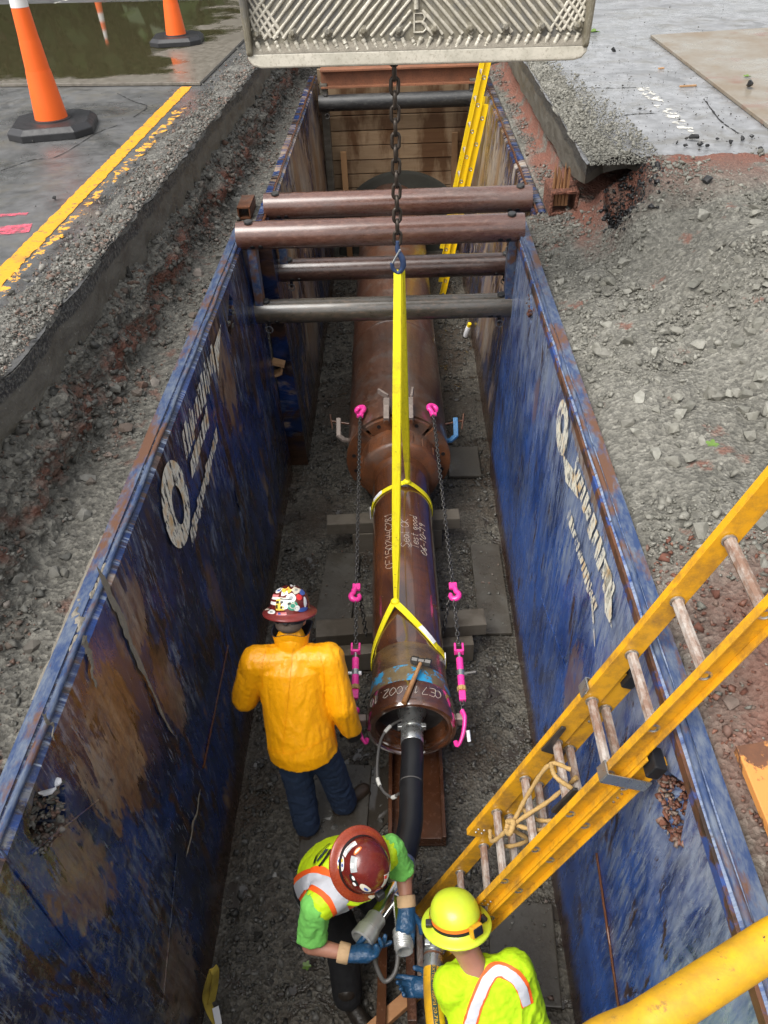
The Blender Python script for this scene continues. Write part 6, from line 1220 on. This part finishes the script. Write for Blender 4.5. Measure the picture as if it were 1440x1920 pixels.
def hardhat(parent, c, up, fwd, mats, ridge=True, sc=1.0):
    up = Vector(up).normalized(); fwd = Vector(fwd); fwd = (fwd-up*fwd.dot(up)).normalized(); rt = fwd.cross(up); c = Vector(c); prof = [(r*sc, h*sc) for r, h in HPROF]; n = 56
    def surf(th, r, h, o=0.0): 
        e = 1.10; return c+rt*(math.sin(th)*(r+o))+fwd*(math.cos(th)*(r+o)*e)+up*(h+o*.4)
    def lat(rows, name, mat, par, bump=False):
        V = []
        for r, h in rows:
            for k in range(n):
                th = 2*math.pi*k/n; hh_ = h
                if bump and ridge and r < .10*sc: hh_ += .007*sc*sum(math.exp(-((r*math.sin(th)-q*sc)/.009)**2) for q in (-.032, 0, .032))*min(1, (.10*sc-r)/.03)
                V.append(surf(th, r, hh_))
        mb = MB(); mb.add(V, [(i*n+k, i*n+(k+1) % n, (i+1)*n+(k+1) % n, (i+1)*n+k) for i in range(len(rows)-1) for k in range(n)]); return mb.build(name, mat, par, 60)
    o = lat(prof[5:], 'hard_hat', mats[0], parent, True); lat([(r*.97, h-.004) for r, h in prof[::-1][3:9]]+prof[:6], 'brim', mats[1], o)
    arc = [0.0]
    for (r0, h0_), (r1, h1_) in zip(prof[:-1], prof[1:]): arc.append(arc[-1]+math.hypot(r1-r0, h1_-h0_))
    def on(th, a, off=.0016):
        a = max(0, min(arc[-1]-1e-4, a)); k = max(0, min(len(arc)-2, int(np.searchsorted(arc, a))-1)); f_ = (a-arc[k])/(arc[k+1]-arc[k]); r = prof[k][0]*(1-f_)+prof[k+1][0]*f_; h = prof[k][1]*(1-f_)+prof[k+1][1]*f_
        k2 = (prof[k+1][0]-prof[k][0], prof[k+1][1]-prof[k][1]); L = math.hypot(*k2); nr, nh = k2[1]/L, -k2[0]/L
        rr = 0.0
        if ridge and r < .10*sc: rr = .007*sc*sum(math.exp(-((r*math.sin(th)-q*sc)/.009)**2) for q in (-.032, 0, .032))*min(1, (.10*sc-r)/.03)
        p = surf(th, r+nr*off, h+nh*off+rr); return p, r
    def sticker(deg, a, w_, h_, mat, shape='rect', rot=0.0, off=.0016, txt=None, tmat='st_black', tsize=.012):
        th0 = R(deg); _, r0 = on(th0, a)
        def mp(x, y, of):
            X = x*math.cos(rot)-y*math.sin(rot); Y = x*math.sin(rot)+y*math.cos(rot); return on(th0+X/max(r0, .03), a+Y, of)[0]
        mb = MB(); g = 7; V = []; 
        for i in range(g):
            for j in range(g):
                x, y = (i/(g-1)*2-1), (j/(g-1)*2-1)
                if shape == 'disc': m_ = max(abs(x), abs(y)); L = math.hypot(x, y) or 1; x, y = x*m_/L, y*m_/L
                V.append(mp(x*w_/2, y*h_/2, off))
        mb.add(V, [(i*g+j, i*g+j+1, (i+1)*g+j+1, (i+1)*g+j) for i in range(g-1) for j in range(g-1)]); st_ = mb.build('sticker', mat, o, 180)
        if txt:
            v, f = text_faces(txt, tsize); L = max(q.x for q in v); H_ = max(q.y for q in v); mb = MB(); mb.add([mp(L/2-q.x if False else q.x-L/2, q.y-H_/2, off+.0008) for q in v], f); mb.build('sticker_print', tmat, o)
        return st_
    def sticker_px(px, py, w_, h_, mat, shape='rect', ang=0.0, off=.0016, txt=None, tsize=.012):
        """the sticker seen at a point of the photograph, its long side at the given angle in the picture"""
        best = None
        for dg2 in range(0, 360, 3):
            for a in np.linspace(.002, arc[-1]-.004, 60):
                p, r = on(R(dg2), a); q = proj(p); 
                nn = (on(R(dg2), a, .01)[0]-p); 
                if nn.dot(CAM-p) < 0: continue
                e = (q[0]-px)**2+(q[1]-py)**2
                if best is None or e < best[0]: best = (e, dg2, a, r)
        _, dg2, a, r = best; p0_, _r = on(R(dg2), a); ux = proj(on(R(dg2)+.02/max(r, .03), a)[0])-proj(p0_); uy = proj(on(R(dg2), a+.02)[0])-proj(p0_)
        Mx = np.array([[ux[0], uy[0]], [ux[1], uy[1]]]); t_ = np.linalg.solve(Mx, np.array([math.cos(ang), math.sin(ang)])); return sticker(dg2, a, w_, h_, mat, shape, math.atan2(t_[1], t_[0]), off, txt, 'st_black', tsize)
    return o, on, sticker, arc, sticker_px
def boot(mb, ankle, toe_dir, s=1.0):
    a = Vector(ankle); t = Vector(toe_dir); t.z = 0; t.normalize(); f0 = Vector((a.x, a.y, .05)); mb.capsule(f0-t*.04, f0+t*.15*s, .046, .044, sq=1.0); mb.capsule(a+Vector((0, 0, .10)), f0, .058, .054); mb.capsule(f0+t*.15*s, f0+t*.17*s, .046, .042)
    mb.box((f0.x+t.x*.06, f0.y+t.y*.06, .014), (.088, .29*s, .026), Matrix.Rotation(math.atan2(t.y, t.x)-math.pi/2, 3, 'Z'))
def limb(mb, *pts):
    for (a, ra), (b, rb) in zip(pts[:-1], pts[1:]): mb.capsule(a, b, ra, rb)
def body_mesh(J, extra=None):
    mb = MB(); head_mb(mb, J['head'], J['hup'], J['hf']); limb(mb, (J['head'], .06), (J['neck'], .058), (J['chest'], .085)); mb.capsule(J['chest'], J['hip'], .105, .105, sq=1.15, sqd=J['sr']-J['sl']); mb.capsule(J['sl'], J['sr'], .058, .058); mb.capsule(J['hl'], J['hr'], .10, .10)
    for s_ in 'lr':
        limb(mb, (J['s'+s_], .052), (J['e'+s_], .043), (J['w'+s_], .030)); limb(mb, (J['h'+s_], .085), (J['k'+s_], .058), (J['a'+s_], .042)); d = (J['w'+s_]-J['e'+s_]).normalized(); hand(mb, J['w'+s_], J.get('hd'+s_, d), J.get('pn'+s_, Vector((0, 0, -1))), .45, 1 if s_ == 'l' else -1, .55); mb.capsule(J['a'+s_]+Vector((0, 0, -.05)), J['a'+s_]+J['t'+s_]*.13+Vector((0, 0, -.055)), .034, .026)
    me = remesh(mb, 'person', .0095, 4); me.materials.append(MATS['skin']); return me
def V3(*a): return Vector(a[0]) if len(a) == 1 else Vector(a)

# ---- worker in the yellow rain jacket, seen from behind, leaning to the chain binder
J = dict(head=V3(-.668, 2.925, 1.60), hup=V3(0.02, .50, .87), hf=V3(0.05, .87, -.5), neck=V3(-.668, 2.85, 1.475), chest=V3(-.665, 2.76, 1.30), hip=V3(-.635, 2.585, .93), sl=V3(-.865, 2.79, 1.395), sr=V3(-.465, 2.80, 1.395),
         el=V3(-.965, 2.74, 1.13), wl=V3(-.90, 2.96, 1.02), er=V3(-.395, 2.665, 1.14), wr=V3(-.36, 2.67, .90), hl=V3(-.73, 2.58, .90), hr=V3(-.54, 2.60, .90), kl=V3(-.70, 2.57, .48), kr=V3(-.50, 2.65, .48), al=V3(-.69, 2.52, .10), ar=V3(-.46, 2.67, .10), tl=V3(.1, 1, 0).normalized(), tr=V3(.75, .66, 0).normalized(), hdr=V3(.15, .1, -1), pnr=V3(-.2, 1, 0))
p1 = link('person', body_mesh(J), None, 180); tag(p1, 'worker in yellow rain jacket and stickered hard hat, seen from behind', 'person')
mb = MB(); limb(mb, (J['hl']-V3(-.015, 0, .03), .102), (J['kl'], .090), (J['al']+V3(0, 0, .0), .086)); limb(mb, (J['hr']-V3(.015, 0, .03), .102), (J['kr'], .090), (J['ar'], .088)); mb.capsule(J['hl']+V3(.02, 0, 0), J['hr']-V3(.02, 0, 0), .10, .10); cloth_obj(mb, 'jeans', 'jeans', p1, .011, 4, .009, 13, 3, (1, 1, 1.8))
for s_ in 'lr':
    mb = MB(); boot(mb, J['a'+s_], J['t'+s_]); cloth_obj(mb, 'boot', 'boot_leather', p1, .008, 3, .001)
mb = MB(); ct = (J['sr']-J['sl']).normalized()
def etube(mb, rows, n=28):                          # elliptical body tube: (centre, half width, half depth)
    V = []
    for (c, a, b, fd) in rows:
        fd = Vector(fd); 
        for k in range(n): th = 2*math.pi*k/n; V.append(Vector(c)+ct*a*math.cos(th)+fd*b*math.sin(th))
    m_ = len(rows); mb.add(V, [(i*n+k, i*n+(k+1) % n, (i+1)*n+(k+1) % n, (i+1)*n+k) for i in range(m_-1) for k in range(n)]+[tuple(range(n-1, -1, -1)), tuple((m_-1)*n+k for k in range(n))])
fd = V3(0, .9, -.3)
etube(mb, [(V3(-.640, 2.575, .865), .205, .17, V3(0, 1, -.1)), (V3(-.645, 2.59, .93), .198, .165, V3(0, 1, -.2)), (V3(-.655, 2.67, 1.10), .195, .16, fd), (V3(-.663, 2.75, 1.28), .205, .15, fd), (V3(-.667, 2.79, 1.37), .215, .14, fd), (V3(-.668, 2.83, 1.45), .12, .10, fd)])
mb.capsule(J['sl'], J['sr'], .095, .095); limb(mb, (J['sl'], .094), (J['el'], .078), (J['wl'], .062)); limb(mb, (J['sr'], .096), (J['er'], .080), (J['wr']+V3(0, 0, .03), .064)); mb.capsule(V3(-.668, 2.84, 1.44), V3(-.668, 2.86, 1.50), .085, .082)
jk, jme = cloth_obj(mb, 'rain_jacket', 'rain_jacket', p1, .0075, 2, .0095, 9, 11, (1.7, 1.0, .40))
for pp_ in ([(548, 1215), (540, 1300), (528, 1415)], [(487, 1392), (505, 1405), (540, 1414), (580, 1402), (618, 1378)], [(497, 1222), (490, 1250), (492, 1290)], [(596, 1222), (606, 1260), (607, 1310)]): tape(jme, pp_, .007, 'rain_jacket', p1, 'jacket_seam', off=.0045)
# stand-up collar, navy lining
n = 36; V = []; cn = V3(-.668, 2.87, 1.475); cu_ = V3(0.0, .42, .9).normalized(); fr = frame(cu_, (1, 0, 0))
for i, (r_, h) in enumerate(((.092, -.03), (.096, .01), (.104, .05), (.110, .07), (.104, .072), (.094, .05), (.084, .0))):
    for k in range(n): th = 2*math.pi*k/n; rr = r_*(1+.35*max(0, math.cos(th-.9))**6*(h+.03)/.1); V.append(cn+fr @ V3(rr*math.cos(th), rr*math.sin(th), h+.015*math.sin(th*3)))
mb = MB(); mb.add(V, [(i*n+k, i*n+(k+1) % n, (i+1)*n+(k+1) % n, (i+1)*n+k) for i in range(6) for k in range(n)], 0); mb.mi = [0]*(3*n)+[1]*(3*n); mb.build('collar', ['rain_jacket', 'collar_navy'], p1, 70)
mb = MB(); mb.ell(J['head']-V3(J['hf'])*.03-Vector(J['hup']).normalized()*.012, (.080, .082, .06), frame(J['hup'], (1, 0, 0))); cloth_obj(mb, 'hair', 'hair_grey', p1, .009, 2, .002, 60)
mb = MB(); hand(mb, J['wr'], J['hdr'], J['pnr'], .7, -1, 1.05); mb.capsule(J['wr']+V3(0, 0, .05), J['wr'], .042, .038); cloth_obj(mb, 'glove', 'glove_black', p1, .0045, 2, 0)
mb = MB(); hand(mb, J['wl'], V3(.35, .8, -.3), V3(.6, 0, -.6), .6, 1, 1.05); mb.capsule(J['wl']-V3(0, .05, 0), J['wl'], .042, .038); cloth_obj(mb, 'glove', 'glove_black', p1, .0045, 2, 0)
hu = Vector(J['hup']).normalized(); hh1, on1, stk, arc1, spx = hardhat(p1, J['head']+hu*.045, J['hup'], J['hf'], ('hat_maroon', 'hat_sticker_base'), True, .94)
mb = MB(); ring = [J['head']+hu*.012+frame(J['hup'], (1, 0, 0)) @ V3(.088*math.cos(a), -.104*math.sin(a), 0) for a in np.linspace(0, math.pi, 20)]
ribbon(mb, ring, .030, lambda i: ring[i]-J['head'], .006); mb.lathe([(.017, 0), (.017, .012), (.013, .016)], ring[10]+(ring[10]-J['head']).normalized()*.003, (ring[10]-J['head']), 14); mb.build('suspension_band', 'black_plastic', hh1)
HX, HY = proj(J['head']+hu*.10); ox, oy = HX-541, HY-1122      # keep the print where it sits on the hat
def k1(cx_, cy_): return 420+cx_*300/1067+ox, 1060+cy_*300/1067+oy
for (cx_, cy_, w_, h_, mt, shp, an) in ((358, 148, .042, .034, 'st_white', 'disc', 0), (410, 142, .042, .042, 'st_yellow', 'rect', .78), (474, 143, .052, .034, 'st_cream', 'rect', -.25), (437, 192, .046, .042, 'st_white', 'disc', 0), (404, 218, .078, .026, 'st_cream', 'rect', .06), (450, 252, .050, .044, 'st_green', 'disc', 0), (352, 242, .026, .050, 'st_yellow', 'rect', 0), (368, 264, .038, .022, 'st_yellow', 'rect', 0), (503, 230, .032, .032, 'st_white', 'disc', 0), (516, 158, .030, .05, 'st_blue', 'disc', .5), (533, 222, .022, .05, 'st_white', 'disc', 0), (332, 180, .05, .012, 'st_pinkred', 'rect', .2), (330, 200, .05, .012, 'st_white', 'rect', .2), (322, 232, .05, .014, 'st_white', 'rect', .3), (395, 168, .03, .02, 'st_white', 'rect', 0), (496, 190, .03, .03, 'st_red', 'disc', 0), (308, 292, .064, .024, 'st_white', 'disc', .05), (374, 304, .050, .014, 'st_pinkred', 'rect', 0), (520, 276, .062, .020, 'st_blue', 'disc', -.2), (282, 272, .03, .014, 'st_cream', 'rect', -.4), (345, 128, .04, .03, 'st_white', 'rect', .4), (450, 118, .04, .026, 'st_white', 'disc', 0), (480, 265, .03, .026, 'st_white', 'disc', 0), (398, 250, .036, .03, 'st_white', 'disc', 0)): spx(*k1(cx_, cy_), w_*1.18, h_*1.18, mt, shp, an)
for (cx_, cy_, w_, h_, mt, shp, an) in ((358, 148, .022, .016, 'st_blue', 'rect', 0), (410, 142, .02, .012, 'st_orange', 'disc', 0), (437, 192, .022, .016, 'st_grey', 'disc', 0), (404, 208, .064, .006, 'st_black', 'rect', .06), (380, 226, .016, .012, 'st_black', 'rect', 0), (428, 236, .02, .01, 'st_black', 'rect', 0), (450, 252, .034, .030, 'st_cream', 'disc', 0), (450, 252, .026, .022, 'st_green', 'disc', 0), (350, 228, .018, .014, 'st_black', 'rect', 0), (345, 256, .012, .02, 'st_black', 'rect', 0), (372, 262, .012, .012, 'st_black', 'rect', 0), (503, 230, .018, .018, 'st_blue', 'disc', 0), (474, 143, .03, .005, 'st_grey', 'rect', -.25), (360, 302, .016, .012, 'st_blue', 'rect', 0), (308, 292, .036, .010, 'st_grey', 'disc', 0)): spx(*k1(cx_, cy_), w_, h_, mt, shp, an, .0026 if mt != 'st_green' else .0034)

# ---- worker in the lime vest bending over the manifold
s2r = at(592, 1698, z=1.13); s2l = at(733, 1592, z=1.13); f2 = Vector(((s2l-s2r).y, -(s2l-s2r).x, 0)).normalized()
mid2 = (s2r+s2l)/2; hip2 = mid2-f2*.23+V3(0, 0, -.38); lat2 = (s2l-s2r).normalized()
hd2c = at(662, 1602, z=1.28)
J = dict(head=hd2c-V3(.0, 0, .035)+f2*.02, hup=(f2*.72+V3(.12, 0, .72)), hf=(f2*.75-V3(0, 0, .75)), neck=mid2+f2*.06+V3(0, 0, .05), chest=mid2-f2*.08-V3(0, 0, .08), hip=hip2, sl=s2l, sr=s2r, er=at(582, 1772, z=.90), wr=at(655, 1789, z=.88), el=at(757, 1642, z=.97), wl=at(763, 1702, z=.915),
         hl=hip2+lat2*.10, hr=hip2-lat2*.10, kr=V3(-.40, 1.72, .47), ar=at(652, 1868, z=.10), kl=V3(-.14, 1.80, .46), al=V3(-.16, 1.96, .10), tl=f2, tr=V3(.6, -.8, 0), hdr=V3(1, .05, .0), pnr=V3(-.1, .5, .85), hdl=V3(-.05, -.6, -.15), pnl=V3(-.1, 0, -1))
p2 = link('person', body_mesh(J), None, 180); tag(p2, 'worker in lime vest over green shirt bending over the manifold, maroon hard hat', 'person')
mb = MB(); limb(mb, (J['hl'], .115), (J['kl'], .09), (J['al'], .08)); limb(mb, (J['hr'], .115), (J['kr'], .092), (J['ar']+V3(0, 0, .03), .08)); mb.capsule(J['hl'], J['hr'], .125, .125); cloth_obj(mb, 'trousers', 'trousers_black', p2, .011, 4, .008, 12, 5)
for s_ in 'lr':
    mb = MB(); boot(mb, J['a'+s_], J['t'+s_], 1.05); cloth_obj(mb, 'boot', 'boot_dark', p2, .008, 3, .001)
def torso2(mb, g): 
    fdn = (f2*.82-V3(0, 0, .56)); global ct; ct = lat2
    etube(mb, [(hip2+V3(0, 0, .0)-f2*.02, .19+g, .14+g, fdn), (hip2.lerp(mid2, .35)+V3(0, 0, .03), .19+g, .135+g, fdn), (hip2.lerp(mid2, .72)+V3(0, 0, .03), .20+g, .13+g, fdn), (mid2-f2*.02, .17+g, .10+g, fdn), (mid2+f2*.05+V3(0, 0, .04), .09+g, .075+g, fdn)])
mb = MB(); torso2(mb, 0); mb.capsule(s2l, s2r, .062, .064); limb(mb, (s2r, .070), (s2r.lerp(J['er'], .45), .066)); limb(mb, (s2l, .066), (s2l.lerp(J['el'], .40), .062))
for a_, b_2 in ((s2r, J['er']), (s2l, J['el'])): mb.tube([a_.lerp(b_2, .3), a_.lerp(b_2, .5), a_.lerp(b_2, .80)], [.064, .067, .076], 20, flat=.85)
cloth_obj(mb, 'shirt', 'shirt_green', p2, .008, 2, .013, 17, 21)
mb = MB(); torso2(mb, .022); mb.capsule(s2l.lerp(s2r, .08), s2r.lerp(s2l, .06), .078, .080); vst, vme = cloth_obj(mb, 'vest', 'vest_lime', p2, .008, 2, .010, 12, 31)
tape(vme, [(548, 1700), (556, 1668), (580, 1650), (606, 1654), (630, 1672), (643, 1700), (640, 1732)], .125, 'vest_orange', p2, 'vest_trim', off=.006); tape(vme, [(549, 1703), (558, 1670), (581, 1652), (606, 1656), (629, 1674), (641, 1701), (638, 1730)], .066, 'tape_silver', p2, 'reflective_tape', off=.010)
tape(vme, [(545, 1640), (542, 1665), (545, 1695)], .10, 'vest_orange', p2, 'vest_trim', off=.006); tape(vme, [(547, 1640), (545, 1665), (548, 1695)], .05, 'tape_silver', p2, 'reflective_tape', off=.010)
tape(vme, [(590, 1622), (596, 1606), (610, 1592), (620, 1584)], .016, 'st_black', p2, 'vest_print', off=.008); tape(vme, [(600, 1626), (612, 1610), (622, 1594)], .016, 'st_black', p2, 'vest_print', off=.008); tape(vme, [(596, 1616), (606, 1604), (614, 1594)], .02, 'print_dark', p2, 'vest_print', off=.007)
def glove2(w_, d, pn, ts, curls, e, **k):
    mb = MB(); hand(mb, w_, d, pn, .6, ts, 1.12, curls=curls); mb.capsule(w_-Vector(d).normalized()*.02, w_, .040, .036); cloth_obj(mb, 'glove', 'glove_blue', p2, .0042, 2, .003, 45)
    dd = (Vector(e)-Vector(w_)).normalized(); mb = MB(); mb.lathe([(.042, 0), (.046, .005), (.047, .05), (.044, .054), (.040, .05), (.038, .0)], Vector(w_)+dd*.0, dd, 24, cap=False); mb.build('glove_cuff', 'glove_cuff', p2, 60)
glove2(J['wr'], J['hdr'], J['pnr'], -1, (.12, .5, .65, .7), J['er']); glove2(J['wl'], J['hdl'], J['pnl'], 1, (.55, .6, .65, .7), J['el'])
hu = Vector(J['hup']).normalized(); hh2, on2, stk, arc2, spx = hardhat(p2, J['head']+hu*.05, J['hup'], J['hf'], ('hat_maroon', 'hat_brim'), False, .97)
HX, HY = proj(J['head']+hu*.19); ox, oy = HX-695, HY-1612
def k2(cx_, cy_): return 500+cx_*320/1440+ox, 1520+cy_*320/1440+oy
for (cx_, cy_, w_, h_, mt, shp, an) in ((655, 228, .078, .032, 'st_white', 'rect', -.72), (584, 360, .050, .062, 'st_white', 'disc', 0), (686, 368, .032, .062, 'st_grey', 'rect', .1), (725, 252, .045, .020, 'st_orange', 'disc', -.7), (790, 575, .062, .032, 'st_cream', 'disc', .75), (897, 590, .040, .036, 'st_pinkred', 'disc', 0), (852, 640, .046, .016, 'st_cream', 'disc', .1), (970, 498, .042, .062, 'st_white', 'rect', -.35), (1022, 385, .02, .05, 'st_white', 'disc', .2), (690, 505, .026, .06, 'st_black', 'disc', -.5)): spx(*k2(cx_, cy_), w_, h_, mt, shp, an)
for (cx_, cy_, w_, h_, mt, shp, an) in ((655, 220, .05, .005, 'st_grey', 'rect', -.72), (662, 238, .04, .005, 'st_grey', 'rect', -.72), (572, 335, .014, .014, 'st_blue', 'disc', 0), (596, 335, .014, .014, 'st_yellow', 'disc', 0), (572, 385, .014, .014, 'st_yellow', 'disc', 0), (598, 380, .014, .014, 'st_blue', 'disc', 0), (725, 252, .032, .011, 'st_cream', 'disc', -.7), (795, 578, .026, .012, 'st_blue', 'disc', .75), (897, 590, .024, .022, 'st_blue', 'disc', 0), (963, 470, .016, .014, 'st_red', 'rect', -.35), (992, 545, .044, .007, 'st_red', 'rect', -.35), (690, 480, .014, .02, 'st_white', 'disc', -.5), (700, 535, .014, .02, 'st_white', 'disc', -.5), (683, 372, .014, .02, 'st_white', 'rect', .1)): spx(*k2(cx_, cy_), w_, h_, mt, shp, an, .0028)
spx(*k2(982, 518), .034, .016, 'st_white', 'rect', -.35, .0024, '599', .016)
V = []; K = 40
for k in range(K+1):
    for a in (arc2[4]+.002, arc2[5]+.012): V.append(on2(R(-180+360*k/K), a, .003)[0])
mb = MB(); mb.add(V, [(2*k, 2*k+1, 2*k+3, 2*k+2) for k in range(K)]); mb.build('hat_band', 'black_plastic', hh2, 60)
p_, _ = on2(R(0), arc2[5]+.02, .02); mb = MB(); mb.box(p_+f2*.01, (.05, .04, .035), frame(f2, (0, 0, 1)), 0, .008); mb.build('headlamp', 'black_plastic', hh2)

# ---- crouching worker in the lime shirt and lime hard hat
hd3 = at(848, 1716, z=1.20); s3l = at(850, 1848, z=.97); s3r = at(962, 1822, z=.99); mid3 = (s3l+s3r)/2; lat3 = (s3r-s3l); lat3.z = 0; lat3.normalize(); f3 = V3(-lat3.y, lat3.x, 0); hip3 = V3(mid3.x+.14, mid3.y-.38, .52)
J = dict(head=hd3-V3(-.02, .06, .03), hup=V3(-.10, .50, .86), hf=V3(-.45, .78, -.45), neck=at(884, 1800, z=1.05), chest=mid3.lerp(hip3, .3), hip=hip3, sl=s3l, sr=s3r, el=at(862, 1895, z=.78), wl=at(816, 1853, z=.73), er=at(1000, 1930, z=.72), wr=at(960, 2010, z=.62), hl=hip3-lat3*.1, hr=hip3+lat3*.1, kl=hip3+f3*.36+V3(-.10, 0, .02), kr=hip3+f3*.30+V3(.12, 0, -.35), al=hip3+f3*.34+V3(-.1, -.02, -.42), ar=hip3-f3*.06+V3(.12, 0, -.42), tl=f3, tr=f3, hdl=V3(-1, .05, -.05), pnl=V3(0, -.3, .9))
J['hdl'] = V3(-1, .1, -.1)
p3 = link('person', body_mesh(J), None, 180); tag(p3, 'crouching worker in lime shirt and lime hard hat holding the yellow hose', 'person')
mb = MB(); limb(mb, (J['hl'], .115), (J['kl'], .092), (J['al'], .08)); limb(mb, (J['hr'], .115), (J['kr'], .092), (J['ar'], .08)); mb.capsule(J['hl'], J['hr'], .125, .125); cloth_obj(mb, 'trousers', 'trousers_black', p3, .011, 4, .006, 12, 5)
for s_ in 'lr':
    mb = MB(); boot(mb, J['a'+s_], J['t'+s_]); cloth_obj(mb, 'boot', 'boot_dark', p3, .008, 3, .001)
mb = MB(); ct = lat3; fd3 = (f3*.8+V3(0, 0, -.4)); dn = (hip3-mid3)
etube(mb, [(hip3, .19, .15, fd3), (mid3+dn*.6, .20, .15, fd3), (mid3+dn*.25, .205, .14, fd3), (mid3+V3(0, 0, .01), .17, .10, fd3), (J['neck']-V3(0, 0, .025), .085, .075, fd3)])
mb.capsule(s3l, s3r, .080, .084); limb(mb, (s3r, .095), (J['er'], .08)); limb(mb, (s3l, .09), (s3l.lerp(J['el'], .6), .08)); sh3, sme = cloth_obj(mb, 'shirt', 'shirt_lime', p3, .008, 2, .011, 13, 41)
tape(sme, [(880, 1925), (892, 1885), (908, 1845), (928, 1818), (950, 1822), (972, 1838), (984, 1862), (988, 1885)], .062, 'vest_orange', p3, 'shirt_trim', off=.005); tape(sme, [(880, 1925), (892, 1886), (908, 1847), (928, 1820), (950, 1824), (971, 1840), (982, 1863), (986, 1884)], .042, 'tape_silver', p3, 'reflective_tape', off=.008)
mb = MB(); hand(mb, J['wl'], J['hdl'], J['pnl'], .5, 1, 1.1, curls=(.15, .5, .6, .6)); mb.capsule(J['wl']+V3(.04, 0, 0), J['wl'], .038, .036); cloth_obj(mb, 'glove', 'glove_blue', p3, .0042, 2, .003, 45)
mb = MB(); hand(mb, J['wr'], V3(-.6, .6, -.3), V3(0, 0, -1), .5, -1, 1.1); cloth_obj(mb, 'glove', 'glove_blue', p3, .0042, 2, .003, 45)
hu = Vector(J['hup']).normalized(); hh3, on3, stk, arc3, spx = hardhat(p3, J['head']+hu*.05, J['hup'], J['hf'], ('hat_lime', 'hat_lime'), False, .95)
V = []; V2 = []; K = 60
for k in range(K+1):
    tl_ = .004*math.sin(R(360*k/K))
    for a in (arc3[5]+.004, arc3[5]+.020): V.append(on3(R(360*k/K), a+tl_, .003)[0])
    for a in (arc3[5]+.019, arc3[5]+.034): V2.append(on3(R(360*k/K), a+tl_, .0032)[0])
mb = MB(); mb.add(V, [(2*k, 2*k+1, 2*k+3, 2*k+2) for k in range(K)]); mb.build('headlamp_strap', 'black_plastic', hh3, 60); mb = MB(); mb.add(V2, [(2*k, 2*k+1, 2*k+3, 2*k+2) for k in range(K)]); mb.build('headlamp_strap', 'st_orange', hh3, 60)
p_, _ = on3(R(168), arc3[5]+.016, .014); q_, _ = on3(R(168), arc3[5]+.016, .034); nrm_ = (q_-p_).normalized(); fr3 = frame(nrm_, hu.cross(nrm_)); mb = MB(); mb.box(p_, (.062, .050, .028), fr3, 0, .008); mb.build('battery_case', 'cone_orange' if False else 'ladder_yellow', hh3); mb = MB(); mb.box(p_+nrm_*.010, (.050, .040, .016), fr3, 0, .006); mb.build('battery_cover', 'lamp_glass', hh3)
p_, _ = on3(R(130), arc3[5]+.012, .006); mb = MB(); mb.box(p_, (.03, .02, .035), frame(p_-J['head'], hu), 0, .004); mb.build('strap_buckle', 'black_plastic', hh3)
p_, _ = on3(R(-80), arc3[5]+.012, .012); mb = MB(); mb.box(p_, (.03, .03, .03), None, 0, .006); mb.build('strap_clip', 'black_plastic', hh3)
